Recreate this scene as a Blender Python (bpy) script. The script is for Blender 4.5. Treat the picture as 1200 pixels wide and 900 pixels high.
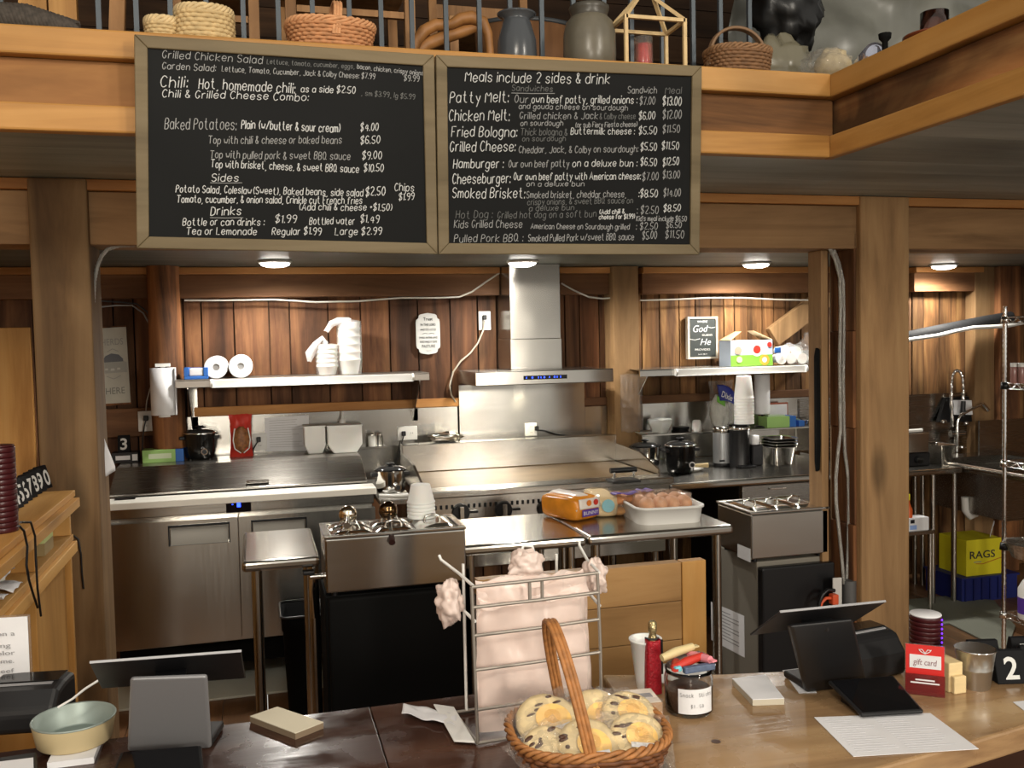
import bpy, bmesh, math, random
from mathutils import Vector, Matrix, noise
random.seed(7)
S = bpy.context.scene
for o in list(bpy.data.objects): bpy.data.objects.remove(o)
COL = S.collection
# ---------------------------------------------------------------- camera
FPX, HC = 1100.0, 1.68
YAW, PITCH, ROLL = (math.radians(a) for a in (15.2, 2.8, 1.2))
_fw0 = Vector((math.sin(YAW), math.cos(YAW), 0)); _r0 = Vector((math.cos(YAW), -math.sin(YAW), 0)); _u0 = Vector((0, 0, 1))
FW = _fw0*math.cos(PITCH) - _u0*math.sin(PITCH)
_up = _u0*math.cos(PITCH) + _fw0*math.sin(PITCH)
RT = _r0*math.cos(ROLL) - _up*math.sin(ROLL)
UP = _up*math.cos(ROLL) + _r0*math.sin(ROLL)
CP = Vector((0, 0, HC))
cam = bpy.data.cameras.new('camera'); co = bpy.data.objects.new('camera', cam); COL.objects.link(co)
cam.sensor_fit = 'HORIZONTAL'; cam.sensor_width = 36; cam.lens = 36*FPX/1200; cam.clip_start = .05
M = Matrix((RT, UP, -FW)).transposed().to_4x4(); M.translation = CP
co.matrix_world = M
S.camera = co
# ---------------------------------------------------------------- world, exposure, room and fill lamps
S.view_settings.view_transform = 'Standard'; S.view_settings.look = 'None'
S.view_settings.exposure = 0.0; S.view_settings.gamma = 1; S.view_settings.use_curve_mapping = False
W = bpy.data.worlds.new('world'); S.world = W; W.use_nodes = True
W.node_tree.nodes['Background'].inputs[0].default_value = (1, .95, .86, 1)
W.node_tree.nodes['Background'].inputs[1].default_value = .62
def lamp(kind, name, loc, power, color, size=.1, aim=None, spot=None, blend=.6):
    l = bpy.data.lights.new(name, kind); l.energy = power; l.color = color
    if kind == 'AREA': l.size = size
    else: l.shadow_soft_size = size
    if spot: l.spot_size = math.radians(spot); l.spot_blend = blend
    o = bpy.data.objects.new(name, l); COL.objects.link(o); o.location = loc
    if aim is not None: o.rotation_euler = (Vector(aim)-Vector(loc)).to_track_quat('-Z', 'Y').to_euler()
    return o
WARM = (1, .92, .79); COOL = (1, .96, .88)
# ceiling lamps of the dining room the counter stands in, then two added fill lamps
lamp('AREA', 'room_and_fill_lamp', (-.9, -1.2, 3.6), 40, WARM, .5, (0.2, 2.6, 2.0))
lamp('AREA', 'room_and_fill_lamp', (2.6, -.6, 3.6), 40, WARM, .5, (1.6, 2.6, 1.6))
lamp('AREA', 'room_and_fill_lamp', (.1, .35, 3.3), 12, (1, .86, .7), .45, (.35, 1.6, .9))
lamp('AREA', 'room_and_fill_lamp', (3.1, -3.2, 2.5), 150, WARM, .7, (1.9, 3.5, 1.7))  # added low fill from the front right, not a lamp of the room
lamp('AREA', 'room_and_fill_lamp', (-.6, -3.6, 2.3), 75, WARM, .7, (.6, 3.5, 1.6))  # second added fill, brightens the header and posts under the loft
LIGHT_PX = [(322, 306), (612, 306), (886, 308), (1106, 310)]
LIGHT_W = 74
# ---------------------------------------------------------------- pixel -> place
def ray(x, y): return FW + RT*((x-600)/FPX) - UP*((y-450)/FPX)
def at(x, y, Y): d = ray(x, y); return CP + d*(Y/d.y)
def on(x, y, z): d = ray(x, y); return CP + d*((z-HC)/d.z)
def ax(x, y, X): d = ray(x, y); return CP + d*(X/d.x)
def mpp(p): return (Vector(p)-CP).dot(FW)/FPX          # metres per pixel at that point
# ---------------------------------------------------------------- mesh builder
class MB:
    def __init__(s): s.v=[]; s.f=[]; s.t=[]; s.sm=[]; s.tone=0.0; s.M=None
    def add(s, vs, fs, smooth=False):
        b=len(s.v)
        for p in vs:
            p=Vector(p)
            s.v.append(s.M@p if s.M is not None else p)
        for f in fs: s.f.append([b+i for i in f]); s.t.append(s.tone); s.sm.append(smooth)
        return s
    def box(s, x0,x1,y0,y1,z0,z1):
        return s.add([(x,y,z) for x in (x0,x1) for y in (y0,y1) for z in (z0,z1)],
            [(0,1,3,2),(4,6,7,5),(0,4,5,1),(2,3,7,6),(0,2,6,4),(1,5,7,3)])
    def obox(s, c, sz, rz=0, rx=0, ry=0):
        m=Matrix.Translation(c)@Matrix.Rotation(rz,4,'Z')@Matrix.Rotation(ry,4,'Y')@Matrix.Rotation(rx,4,'X')
        a,b,d=[k/2 for k in sz]
        return s.add([m@Vector((x,y,z)) for x in (-a,a) for y in (-b,b) for z in (-d,d)],
            [(0,1,3,2),(4,6,7,5),(0,4,5,1),(2,3,7,6),(0,2,6,4),(1,5,7,3)])
    def beam(s, p, q, w, h, up=(0,0,1)):
        p=Vector(p);q=Vector(q);d=(q-p).normalized();u=Vector(up)
        if abs(d.dot(u))>.98: u=Vector((0,1,0))
        a=d.cross(u).normalized()*(w/2);b=a.cross(d).normalized()*(h/2)
        vs=[e+i*a+j*b for e in (p,q) for i in (-1,1) for j in (-1,1)]
        return s.add(vs,[(0,1,3,2),(4,6,7,5),(0,4,5,1),(2,3,7,6),(0,2,6,4),(1,5,7,3)])
    def cyl(s, p, q, r0, r1=None, n=20, caps=True, smooth=True):
        if r1 is None: r1=r0
        p=Vector(p);q=Vector(q);d=(q-p).normalized()
        u=Vector((0,0,1)) if abs(d.z)<.9 else Vector((1,0,0))
        a=d.cross(u).normalized();b=d.cross(a)
        vs=[]
        for e,r in ((p,r0),(q,r1)):
            for i in range(n):
                t=2*math.pi*i/n; vs.append(e+a*r*math.cos(t)+b*r*math.sin(t))
        s.add(vs,[(i,(i+1)%n,n+(i+1)%n,n+i) for i in range(n)],smooth)
        if caps: s.add(vs[:n],[tuple(range(n))]); s.add(vs[n:],[tuple(range(n))])
        return s
    def tube(s, pts, r, n=8, closed=False, caps=True):
        pts=[Vector(p) for p in pts]; m=len(pts); rr=r if isinstance(r,(list,tuple)) else [r]*m
        vs=[]; prev=None
        for i,p in enumerate(pts):
            if closed: d=(pts[(i+1)%m]-pts[i-1])
            else: d=pts[min(i+1,m-1)]-pts[max(i-1,0)]
            if d.length<1e-9: d=Vector((0,0,1))
            d.normalize()
            if prev is None:
                u=Vector((0,0,1)) if abs(d.z)<.9 else Vector((1,0,0)); a=d.cross(u).normalized()
            else:
                a=prev-d*prev.dot(d)
                a=a.normalized() if a.length>1e-6 else d.orthogonal().normalized()
            prev=a; b=d.cross(a)
            for k in range(n):
                t=2*math.pi*k/n; vs.append(p+(a*math.cos(t)+b*math.sin(t))*rr[i])
        L=m if closed else m-1
        s.add(vs,[(i*n+k,i*n+(k+1)%n,((i+1)%m)*n+(k+1)%n,((i+1)%m)*n+k) for i in range(L) for k in range(n)],True)
        if caps and not closed: s.add(vs[:n],[tuple(range(n))]); s.add(vs[-n:],[tuple(range(n))])
        return s
    def lathe(s, prof, c=(0,0,0), n=32, sx=1, sy=1, rz=0, caps=True):
        c=Vector(c); vs=[]; cr,sr=math.cos(rz),math.sin(rz)
        for r,z in prof:
            for i in range(n):
                t=2*math.pi*i/n; x=r*math.cos(t)*sx; y=r*math.sin(t)*sy
                vs.append(c+Vector((x*cr-y*sr,x*sr+y*cr,z)))
        m=len(prof)
        s.add(vs,[(j*n+i,j*n+(i+1)%n,(j+1)*n+(i+1)%n,(j+1)*n+i) for j in range(m-1) for i in range(n)],True)
        if caps and prof[0][0]>1e-5: s.add(vs[:n],[tuple(range(n))])
        if caps and prof[-1][0]>1e-5: s.add(vs[-n:],[tuple(range(n))])
        return s
    def prism(s, poly, a, b, axis='y'):
        def P(u,v,w): return {'y':(u,w,v),'x':(w,u,v),'z':(u,v,w)}[axis]
        n=len(poly); vs=[P(u,v,a) for u,v in poly]+[P(u,v,b) for u,v in poly]
        return s.add(vs,[tuple(range(n)),tuple(range(n,2*n))]+[(i,(i+1)%n,n+(i+1)%n,n+i) for i in range(n)])
    def slab(s, pts, dz):           # polygon of 3-D points extruded by vector dz
        pts=[Vector(p) for p in pts]; dz=Vector(dz); n=len(pts)
        return s.add(pts+[p+dz for p in pts],[tuple(range(n)),tuple(range(n,2*n))]+[(i,(i+1)%n,n+(i+1)%n,n+i) for i in range(n)])
    def ball(s, c, r, n=20, m=12, amp=0, fr=8, seed=0, flat=None):
        c=Vector(c); r=Vector((r,r,r)) if isinstance(r,(int,float)) else Vector(r)
        vs=[]
        for j in range(m+1):
            th=math.pi*j/m
            for i in range(n):
                ph=2*math.pi*i/n; d=Vector((math.sin(th)*math.cos(ph),math.sin(th)*math.sin(ph),math.cos(th)))
                k=1+(amp*noise.noise(d*fr+Vector((seed*3.7,seed,0))) if amp else 0)
                p=Vector((d.x*r.x,d.y*r.y,d.z*r.z))*k
                if flat is not None: p.z=max(p.z,-flat)
                vs.append(c+p)
        return s.add(vs,[(j*n+i,(j+1)*n+i,(j+1)*n+(i+1)%n,j*n+(i+1)%n) for j in range(m) for i in range(n)],True)
    def grid(s, fn, nu, nv, smooth=True, wrap=False):
        vs=[fn(i/nu,j/nv) for j in range(nv+1) for i in range(nu+1)]
        w=nu+1
        return s.add(vs,[(j*w+i,j*w+i+1,(j+1)*w+i+1,(j+1)*w+i) for j in range(nv) for i in range(nu)],smooth)
    def build(s, name, m, parent=None, bev=0, seg=2, solid=0, weld=False, sub=0):
        me=bpy.data.meshes.new(name)
        org=Vector((0,0,0))
        if parent is None and s.v:
            xs=[p.x for p in s.v];ys=[p.y for p in s.v];zs=[p.z for p in s.v]
            org=Vector(((min(xs)+max(xs))/2,(min(ys)+max(ys))/2,min(zs)))
        me.from_pydata([p-org for p in s.v],[],s.f)
        me.polygons.foreach_set('use_smooth',s.sm)
        at_=me.attributes.new('tone','FLOAT','FACE'); at_.data.foreach_set('value',s.t)
        bm=bmesh.new(); bm.from_mesh(me)
        if weld: bmesh.ops.remove_doubles(bm,verts=bm.verts,dist=1e-5)
        bmesh.ops.recalc_face_normals(bm,faces=bm.faces); bm.to_mesh(me); bm.free()
        me.materials.append(m)
        o=bpy.data.objects.new(name,me); COL.objects.link(o); o.location=org
        if parent is not None:
            o.parent=parent; o.matrix_parent_inverse=wm(parent).inverted()
        if solid:
            md=o.modifiers.new('solid','SOLIDIFY'); md.thickness=solid; md.offset=0
        if bev:
            md=o.modifiers.new('bevel','BEVEL'); md.width=bev; md.segments=seg; md.limit_method='ANGLE'; md.angle_limit=math.radians(40)
        if sub:
            md=o.modifiers.new('sub','SUBSURF'); md.levels=sub; md.render_levels=sub
        return o
def wm(o):
    m=Matrix.LocRotScale(o.location,o.rotation_euler,o.scale)
    if o.parent is not None: m=wm(o.parent)@o.matrix_parent_inverse@m
    return m
def tag(o,label,cat,group=None,kind=None):
    o['label']=label; o['category']=cat
    if group: o['group']=group
    if kind: o['kind']=kind
    return o
def thing(name,label,cat,loc=(0,0,0),rz=0,group=None):
    o=bpy.data.objects.new(name,None); o.empty_display_size=.05; COL.objects.link(o); o.location=loc; o.rotation_euler=(0,0,rz)
    return tag(o,label,cat,group)
def kids(o): return [c for c in bpy.data.objects if c.parent==o]
def dup(o,loc=None,rz=None,label=None,parent=None,group=None):
    c=o.copy(); COL.objects.link(c)
    if parent is not None: c.parent=parent
    if loc is not None: c.location=loc
    if rz is not None: c.rotation_euler=(0,0,rz)
    if label: c['label']=label
    if group: c['group']=group
    for k in kids(o): dup(k,parent=c)
    return c
def struct(o,label,cat): return tag(o,label,cat,kind='structure')
# ---------------------------------------------------------------- materials
def srgb(r,g,b):
    f=lambda c:(c/255/12.92 if c<=10 else ((c/255+.055)/1.055)**2.4)
    return (f(r),f(g),f(b),1)
_m={}
def mat(name,col,rough=.5,metal=0,spec=.5,trans=0,alpha=1,emis=0,noise_amt=0,nscale=30,bump=0,stretch=(1,1,1),ior=1.45,coat=0,sss=0):
    if name in _m: return _m[name]
    m=bpy.data.materials.new(name); m.use_nodes=True; nt=m.node_tree; b=nt.nodes['Principled BSDF']
    b.inputs['Base Color'].default_value=col; b.inputs['Roughness'].default_value=rough; b.inputs['Metallic'].default_value=metal
    b.inputs['Specular IOR Level'].default_value=spec; b.inputs['Transmission Weight'].default_value=trans; b.inputs['Alpha'].default_value=alpha
    b.inputs['IOR'].default_value=ior; b.inputs['Coat Weight'].default_value=coat
    if sss: b.inputs['Subsurface Weight'].default_value=sss
    if emis: b.inputs['Emission Color'].default_value=col; b.inputs['Emission Strength'].default_value=emis
    tc=nt.nodes.new('ShaderNodeTexCoord'); mp=nt.nodes.new('ShaderNodeMapping'); mp.inputs['Scale'].default_value=stretch
    n=nt.nodes.new('ShaderNodeTexNoise'); n.inputs['Scale'].default_value=nscale; n.inputs['Detail'].default_value=4
    nt.links.new(tc.outputs['Object'],mp.inputs['Vector']); nt.links.new(mp.outputs['Vector'],n.inputs['Vector'])
    if noise_amt:
        r=nt.nodes.new('ShaderNodeMix'); r.data_type='RGBA'; r.blend_type='MULTIPLY'; r.inputs['Factor'].default_value=1
        cr=nt.nodes.new('ShaderNodeMapRange'); cr.inputs['From Min'].default_value=.3; cr.inputs['From Max'].default_value=.7
        cr.inputs['To Min'].default_value=1-noise_amt; cr.inputs['To Max'].default_value=1
        nt.links.new(n.outputs['Fac'],cr.inputs['Value'])
        cc=nt.nodes.new('ShaderNodeCombineColor')
        for k in range(3): nt.links.new(cr.outputs['Result'],cc.inputs[k])
        r.inputs['A'].default_value=col; nt.links.new(cc.outputs['Color'],r.inputs['B']); nt.links.new(r.outputs['Result'],b.inputs['Base Color'])
    if bump:
        bp=nt.nodes.new('ShaderNodeBump'); bp.inputs['Strength'].default_value=bump; bp.inputs['Distance'].default_value=.01
        nt.links.new(n.outputs['Fac'],bp.inputs['Height']); nt.links.new(bp.outputs['Normal'],b.inputs['Normal'])
    _m[name]=m; return m
def wood(name,dark,mid,light,axis='z',rough=.65,scale=1.0,knots=.5,stain=.35,tonek=1.0,spec=.3):
    if name in _m: return _m[name]
    m=bpy.data.materials.new(name); m.use_nodes=True; nt=m.node_tree; N=nt.nodes.new; L=nt.links.new; b=nt.nodes['Principled BSDF']
    b.inputs['Roughness'].default_value=rough; b.inputs['Specular IOR Level'].default_value=spec
    tc=N('ShaderNodeTexCoord'); at_=N('ShaderNodeAttribute'); at_.attribute_name='tone'; oi=N('ShaderNodeObjectInfo')
    off=N('ShaderNodeMath'); off.operation='MULTIPLY_ADD'; off.inputs[1].default_value=61; L(at_.outputs['Fac'],off.inputs[0])
    om=N('ShaderNodeMath'); om.operation='MULTIPLY'; om.inputs[1].default_value=23; L(oi.outputs['Random'],om.inputs[0]); L(om.outputs[0],off.inputs[2])
    cv=N('ShaderNodeCombineXYZ'); [L(off.outputs[0],cv.inputs[k]) for k in range(3)]
    ad=N('ShaderNodeVectorMath'); L(tc.outputs['Object'],ad.inputs[0]); L(cv.outputs[0],ad.inputs[1])
    sc=[11*scale]*3; sc['xyz'.index(axis)]=.9*scale
    mp=N('ShaderNodeMapping'); mp.inputs['Scale'].default_value=sc; L(ad.outputs[0],mp.inputs['Vector'])
    n1=N('ShaderNodeTexNoise'); n1.inputs['Scale'].default_value=1; n1.inputs['Detail'].default_value=6; n1.inputs['Roughness'].default_value=.62; n1.inputs['Distortion'].default_value=.7
    L(mp.outputs[0],n1.inputs['Vector'])
    rp=N('ShaderNodeValToRGB'); e=rp.color_ramp.elements; e[0].position=.3; e[0].color=dark; e[1].position=.72; e[1].color=light
    k=e.new(.5); k.color=mid; L(n1.outputs['Fac'],rp.inputs['Fac'])
    # large blotchy stain
    sc2=[2.6*scale]*3; sc2['xyz'.index(axis)]=1.0*scale
    mp2=N('ShaderNodeMapping'); mp2.inputs['Scale'].default_value=sc2; L(ad.outputs[0],mp2.inputs['Vector'])
    n2=N('ShaderNodeTexNoise'); n2.inputs['Scale'].default_value=1; n2.inputs['Detail'].default_value=5; n2.inputs['Distortion'].default_value=1.2; L(mp2.outputs[0],n2.inputs['Vector'])
    mr=N('ShaderNodeMapRange'); mr.inputs['From Min'].default_value=.35; mr.inputs['From Max'].default_value=.65; mr.inputs['To Min'].default_value=1-stain; mr.inputs['To Max'].default_value=1+stain*.35; L(n2.outputs['Fac'],mr.inputs['Value'])
    # knots
    sc3=[7*scale]*3; sc3['xyz'.index(axis)]=2.6*scale
    mp3=N('ShaderNodeMapping'); mp3.inputs['Scale'].default_value=sc3; L(ad.outputs[0],mp3.inputs['Vector'])
    vo=N('ShaderNodeTexVoronoi'); vo.inputs['Scale'].default_value=.55; L(mp3.outputs[0],vo.inputs['Vector'])
    mk=N('ShaderNodeMapRange'); mk.inputs['From Min'].default_value=.06; mk.inputs['From Max'].default_value=.16; mk.inputs['To Min'].default_value=1-knots; mk.inputs['To Max'].default_value=1; L(vo.outputs['Distance'],mk.inputs['Value'])
    tm=N('ShaderNodeMath'); tm.operation='MULTIPLY_ADD'; tm.inputs[1].default_value=tonek; tm.inputs[2].default_value=1; L(at_.outputs['Fac'],tm.inputs[0])
    m1=N('ShaderNodeMath'); m1.operation='MULTIPLY'; L(mr.outputs[0],m1.inputs[0]); L(mk.outputs[0],m1.inputs[1])
    m2=N('ShaderNodeMath'); m2.operation='MULTIPLY'; L(m1.outputs[0],m2.inputs[0]); L(tm.outputs[0],m2.inputs[1])
    hs=N('ShaderNodeHueSaturation'); L(rp.outputs['Color'],hs.inputs['Color']); L(m2.outputs[0],hs.inputs['Value']); L(hs.outputs['Color'],b.inputs['Base Color'])
    bp=N('ShaderNodeBump'); bp.inputs['Strength'].default_value=.25; bp.inputs['Distance'].default_value=.006; L(n1.outputs['Fac'],bp.inputs['Height']); L(bp.outputs['Normal'],b.inputs['Normal'])
    _m[name]=m; return m
def steelmat(name,col,r0,r1,axis='x'):
    m=bpy.data.materials.new(name); m.use_nodes=True; nt=m.node_tree; N=nt.nodes.new; L=nt.links.new; b=nt.nodes['Principled BSDF']
    b.inputs['Base Color'].default_value=col; b.inputs['Metallic'].default_value=1
    tc=N('ShaderNodeTexCoord'); mp=N('ShaderNodeMapping'); sc=[240]*3; sc['xyz'.index(axis)]=3; mp.inputs['Scale'].default_value=sc; L(tc.outputs['Object'],mp.inputs['Vector'])
    n=N('ShaderNodeTexNoise'); n.inputs['Scale'].default_value=1; n.inputs['Detail'].default_value=3; L(mp.outputs[0],n.inputs['Vector'])
    mr=N('ShaderNodeMapRange'); mr.inputs['To Min'].default_value=r0; mr.inputs['To Max'].default_value=r1; L(n.outputs['Fac'],mr.inputs['Value']); L(mr.outputs[0],b.inputs['Roughness'])
    n2=N('ShaderNodeTexNoise'); n2.inputs['Scale'].default_value=3.5; n2.inputs['Detail'].default_value=1; L(tc.outputs['Object'],n2.inputs['Vector'])
    bp=N('ShaderNodeBump'); bp.inputs['Strength'].default_value=.10; bp.inputs['Distance'].default_value=.02; L(n2.outputs['Fac'],bp.inputs['Height']); L(bp.outputs['Normal'],b.inputs['Normal'])
    tg=N('ShaderNodeCombineXYZ'); tg.inputs[0].default_value=1; tg.inputs[2].default_value=.02; L(tg.outputs[0],b.inputs['Tangent']); b.inputs['Anisotropic'].default_value=.75; b.inputs['Anisotropic Rotation'].default_value=.25
    return m
STEEL=steelmat('brushed_steel',(.54,.52,.48,1),.15,.22,'x')
STEELV=steelmat('brushed_steel_vertical',(.52,.50,.46,1),.15,.24,'z')
STEELD=steelmat('worn_steel',(.38,.36,.33,1),.2,.32,'x')
CHROME=mat('chrome',(.8,.79,.77,1),.12,1)
IRON=mat('dark_iron',(.07,.075,.08,1),.5,.5)
BLACK=mat('black_plastic',(.006,.006,.007,1),.38)
BLACKG=mat('black_gloss',(.006,.006,.006,1),.12)
BLACKM=mat('black_matte',(.0035,.0035,.0035,1),.8,spec=.15)
WHITE=mat('white_plastic',(.74,.73,.70,1),.4)
PAPER=mat('white_paper',(.76,.76,.78,1),.75,noise_amt=.06,nscale=20)
FOAM=mat('white_foam',(.80,.79,.76,1),.7,sss=.1)
INK=mat('printed_ink',(.03,.03,.035,1),.7)
INKG=mat('grey_ink',(.28,.28,.29,1),.7)
BARN=wood('barn_boards',srgb(52,32,20),srgb(104,68,44),srgb(142,100,66),'z',.75,1,.45,.5)
BARNR=wood('barn_boards_mixed',srgb(70,46,28),srgb(128,90,55),srgb(178,135,85),'z',.75,1.3,.45,.6)
BEAMW=wood('beam_wood',srgb(92,60,38),srgb(126,88,58),srgb(150,110,76),'x',.7,.8,.6,.3)
BEAML=wood('nailer_pine',srgb(150,98,50),srgb(182,126,70),srgb(200,146,88),'x',.65,.9,.5,.25)
LOFTW=wood('loft_pine',srgb(146,101,51),srgb(178,129,67),srgb(198,151,88),'x',.5,.7,.75,.25)
LOFTWY=wood('loft_pine_side',srgb(146,101,51),srgb(178,129,67),srgb(198,151,88),'y',.5,.7,.75,.25)
LOFTR=wood('loft_rough',srgb(96,66,40),srgb(148,102,60),srgb(180,130,78),'x',.75,.7,.6,.55)
LOFTRY=wood('loft_rough_side',srgb(80,56,40),srgb(160,106,60),srgb(200,150,95),'y',.75,.9,.8,.85)
POSTW=wood('post_wood',srgb(118,90,60),srgb(154,120,82),srgb(174,140,98),'z',.75,.8,.5,.3)
POSTD=wood('post_wood_dark',srgb(94,70,46),srgb(124,96,64),srgb(142,114,80),'z',.75,.8,.5,.3)
LOGW=wood('log_wood',srgb(70,46,32),srgb(128,84,52),srgb(170,116,72),'z',.8,1.1,.5,.6)
PINE=wood('pine_board',srgb(178,128,66),srgb(204,156,90),srgb(220,178,112),'y',.5,.6,.6,.2)
PINEZ=wood('pine_board_upright',srgb(160,110,52),srgb(190,140,76),srgb(208,162,98),'z',.5,.6,.6,.25)
HEADW=wood('header_wood',srgb(112,84,56),srgb(148,114,78),srgb(168,132,92),'x',.75,.7,.5,.3)
GREYK=wood('grey_kitchen_planks',srgb(64,66,60),srgb(88,90,82),srgb(108,108,98),'x',.45,.6,.35,.35,spec=.4)
GREYW=wood('grey_planks',srgb(122,133,130),srgb(152,162,158),srgb(176,184,178),'x',.42,.6,.35,.35,spec=.5)
# ================================================================ STRUCTURE
YW=5.45; ZCE=2.10; YP=3.5; ZS=2.25; YL=2.755
# floor
mb=MB()
for i in range(46):
    mb.tone=random.uniform(-.2,.15); x=-2.2+i*.2
    mb.box(x,x+.197,-1.5,YW+.1,-.04,0)
FLOORM=wood('floor_planks',srgb(92,64,42),srgb(128,92,62),srgb(150,112,80),'y',.4,.8,.3,.3)
struct(mb.build('floor',FLOORM),'brown plank floor of the kitchen','floor')
# back wall boards
def boards(mb,edges,z0,z1,Y,th=.025,gap=.004):
    for a,b in zip(edges[:-1],edges[1:]):
        mb.tone=random.uniform(-.32,.22); d=random.uniform(0,.01)
        mb.box(a+gap,b-gap,Y-d,Y+th,z0,z1)
mb=MB()
pxs=[-60,-20,40,80,113,134,158,180,216,237,275,316,340,385,423,457,490,528,560,582,600,640,662,679,702,718,735]
ed=[at(x,400,YW).x for x in pxs]
boards(mb,ed,0,ZCE,YW)
mb.tone=-.6; mb.box(ed[0]-.3,ed[-1],YW+.03,YW+.06,0,ZCE)
struct(mb.build('wall_back',BARN),'reddish brown vertical barn boards behind the cooking line','wall')
mb=MB()
pxs=[735,752,773,796,815,833,848,860,876,893,906,920,938,954,975,1000,1025,1050,1068,1082,1100,1120,1138,1165,1200,1240,1300,1380]
ed2=[at(x,400,YW).x for x in pxs]
boards(mb,ed2,0,ZCE,YW)
mb.tone=-.5; mb.box(ed2[0],ed2[-1]+.2,YW+.03,YW+.06,0,ZCE)
struct(mb.build('wall_back',BARNR),'mixed tan and brown vertical boards right of the hood','wall')
mb=MB(); mb.box(ed2[-1]+.2,ed2[-1]+.3,0,YW+.06,0,ZCE); struct(mb.build('wall_right',BARNR),'plank wall closing the kitchen on the right','wall')
mb=MB()
mb.tone=.1
for i in range(16): mb.tone=random.uniform(-.1,.15); mb.box(-1.75,-1.70,.2+i*.33,.2+i*.33+.325,0,2.24)
struct(mb.build('wall_left',PINEZ),'pale board wall at the far left','wall')
# beam under the ceiling on the back wall with a pale strip on top
zb0=at(500,347.5,YW).z; zb1=at(500,321,YW-.1).z
xl=at(-60,400,YW).x; xr=ed2[-1]+.2
def xw(px,Y=YW,y=400): return at(px,y,Y).x
n=1
def trim(mb,m,label,cat,bev=.004):
    global n
    o=mb.build('trim_%d'%n,m,bev=bev); n+=1; return struct(o,label,cat)
segs=[(xl,xw(186),'far left end of the wall beam beside the log post'),(xw(212),xw(582),'wall beam between log post and range hood'),(xw(640),xw(722),'short wall beam between hood and square post'),(xw(746),xw(1010),'wall beam above the right wall shelf'),(xw(1060),xw(1138),'wall beam above the sink corner')]
for a,b,l in segs:
    mb=MB(); mb.tone=random.uniform(-.1,.1); mb.box(a,b,YW-.1,YW-.012,zb0,zb1); trim(mb,BEAMW,l,'beam')
    mb=MB(); mb.tone=.05; mb.box(a,b,YW-.12,YW-.012,zb1+.001,ZCE-.003); trim(mb,BEAML,'pale strip on top of the '+l,'beam')
# nailer strip above the backsplash
zn=1.285
mb=MB(); mb.box(xw(225),xw(536),YW-.035,YW-.011,zn,zn+.05); trim(mb,BEAML,'wooden rail above the left backsplash','rail')
mb=MB(); mb.tone=-.2; mb.box(xw(680),xw(985),YW-.035,YW-.011,zn-.03,zn+.02); trim(mb,BEAMW,'wooden rail above the right backsplash','rail')
mb=MB(); mb.tone=-.1; mb.box(xw(100),xw(183),YW-.05,YW-.011,at(150,511,YW).z,at(150,478,YW).z); trim(mb,BEAMW,'brown rail under the farm sign','rail')
# round log post
p=at(198,520,YW-.16)
mb=MB()
prof=[]
def logf(u,v):
    t=2*math.pi*u; z=.0+v*ZCE
    r=.083*(1+.09*noise.noise(Vector((math.cos(t)*1.2,math.sin(t)*1.2,z*1.6)))+.06*noise.noise(Vector((math.cos(t)*3,math.sin(t)*3,z*4))))
    return Vector((p.x+r*math.cos(t),YW-.13+r*math.sin(t),z-.001))
mb.grid(logf,28,30)
trim(mb,LOGW,'round debarked log post left of the wall shelf','post',0)
# square wall post by the hood, wide boards on the far right
a,b=at(719,400,YW-.16).x,at(749,400,YW-.16).x
mb=MB(); mb.tone=.1; mb.box(a,b,YW-.16,YW-.012,0,ZCE-.002); trim(mb,POSTW,'square wall post right of the range hood','post')
mb=MB(); mb.tone=-.25; mb.box(xw(583),xw(590),YW-.103,YW-.012,1.475,zb1-.002); trim(mb,POSTW,'thin upright stud left of the hood chimney','post')
a,b=at(1142,400,YW-.1).x,at(1171,400,YW-.1).x
mb=MB(); mb.tone=-.1; mb.box(a,b,YW-.107,YW-.012,0,ZCE-.002); trim(mb,POSTW,'broad upright board right of the sink tap','post')
a,b=at(1172,400,YW-.16).x,at(1196,400,YW-.16).x
mb=MB(); mb.tone=.0; mb.box(a,b,YW-.16,YW-.012,0,ZCE-.002); trim(mb,LOGW,'reddish upright post behind the wire rack','post')
# diagonal brace on the right
mb=MB(); pA=at(905,395,YW-.05); pB=at(962,352,YW-.05)
d=(pB-pA).normalized()
mb.beam(pA-d*.0,pB+d*.1,.05,.13); trim(mb,POSTW,'slanting knee brace behind the right wall shelf','brace')
# pale panel and ceiling things at far left
a,b=at(-8,450,YW-.04).x,at(38,450,YW-.04).x
mb=MB(); mb.box(a,b,YW-.04,YW-.012,.3,at(20,384,YW).z); trim(mb,PINEZ,'pale wooden panel at the far left of the back wall','panel')
# kitchen ceiling
mb=MB()
for i in range(14):
    mb.tone=random.uniform(-.15,.15); y=YP+.02+i*.143
    mb.box(-1.75,7.5,y,y+.1425,ZCE,ZCE+.03)
struct(mb.build('ceiling',GREYK),'grey stained low plank ceiling of the kitchen','ceiling')
# soffit planks of the loft
XC=1.84
mb=MB(); yy=YL+.017-19*.19
while yy<YP+.24:
    mb.tone=random.uniform(-.18,.15); w=.19
    x0=-1.75 if yy>YL else XC+.032
    mb.box(x0,7.5,yy,yy+w-.002,ZS+.002,ZS+.03); yy+=w
struct(mb.build('ceiling',GREYW),'grey weathered planks under the loft','ceiling')
# header beam over posts
zh0=at(900,291,YP).z; zh1=ZS
zhm=at(900,239,YP).z
mb=MB(); mb.tone=0; mb.box(-1.75,7.5,YP,YP+.2,zh0,zhm-.002); trim(mb,HEADW,'long header beam over the kitchen opening','beam')
mb=MB(); mb.tone=.0; mb.box(-1.75,7.5,YP-.02,YP+.2,zhm,zh1); trim(mb,BEAML,'pale board on top of the header beam','beam')
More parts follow.
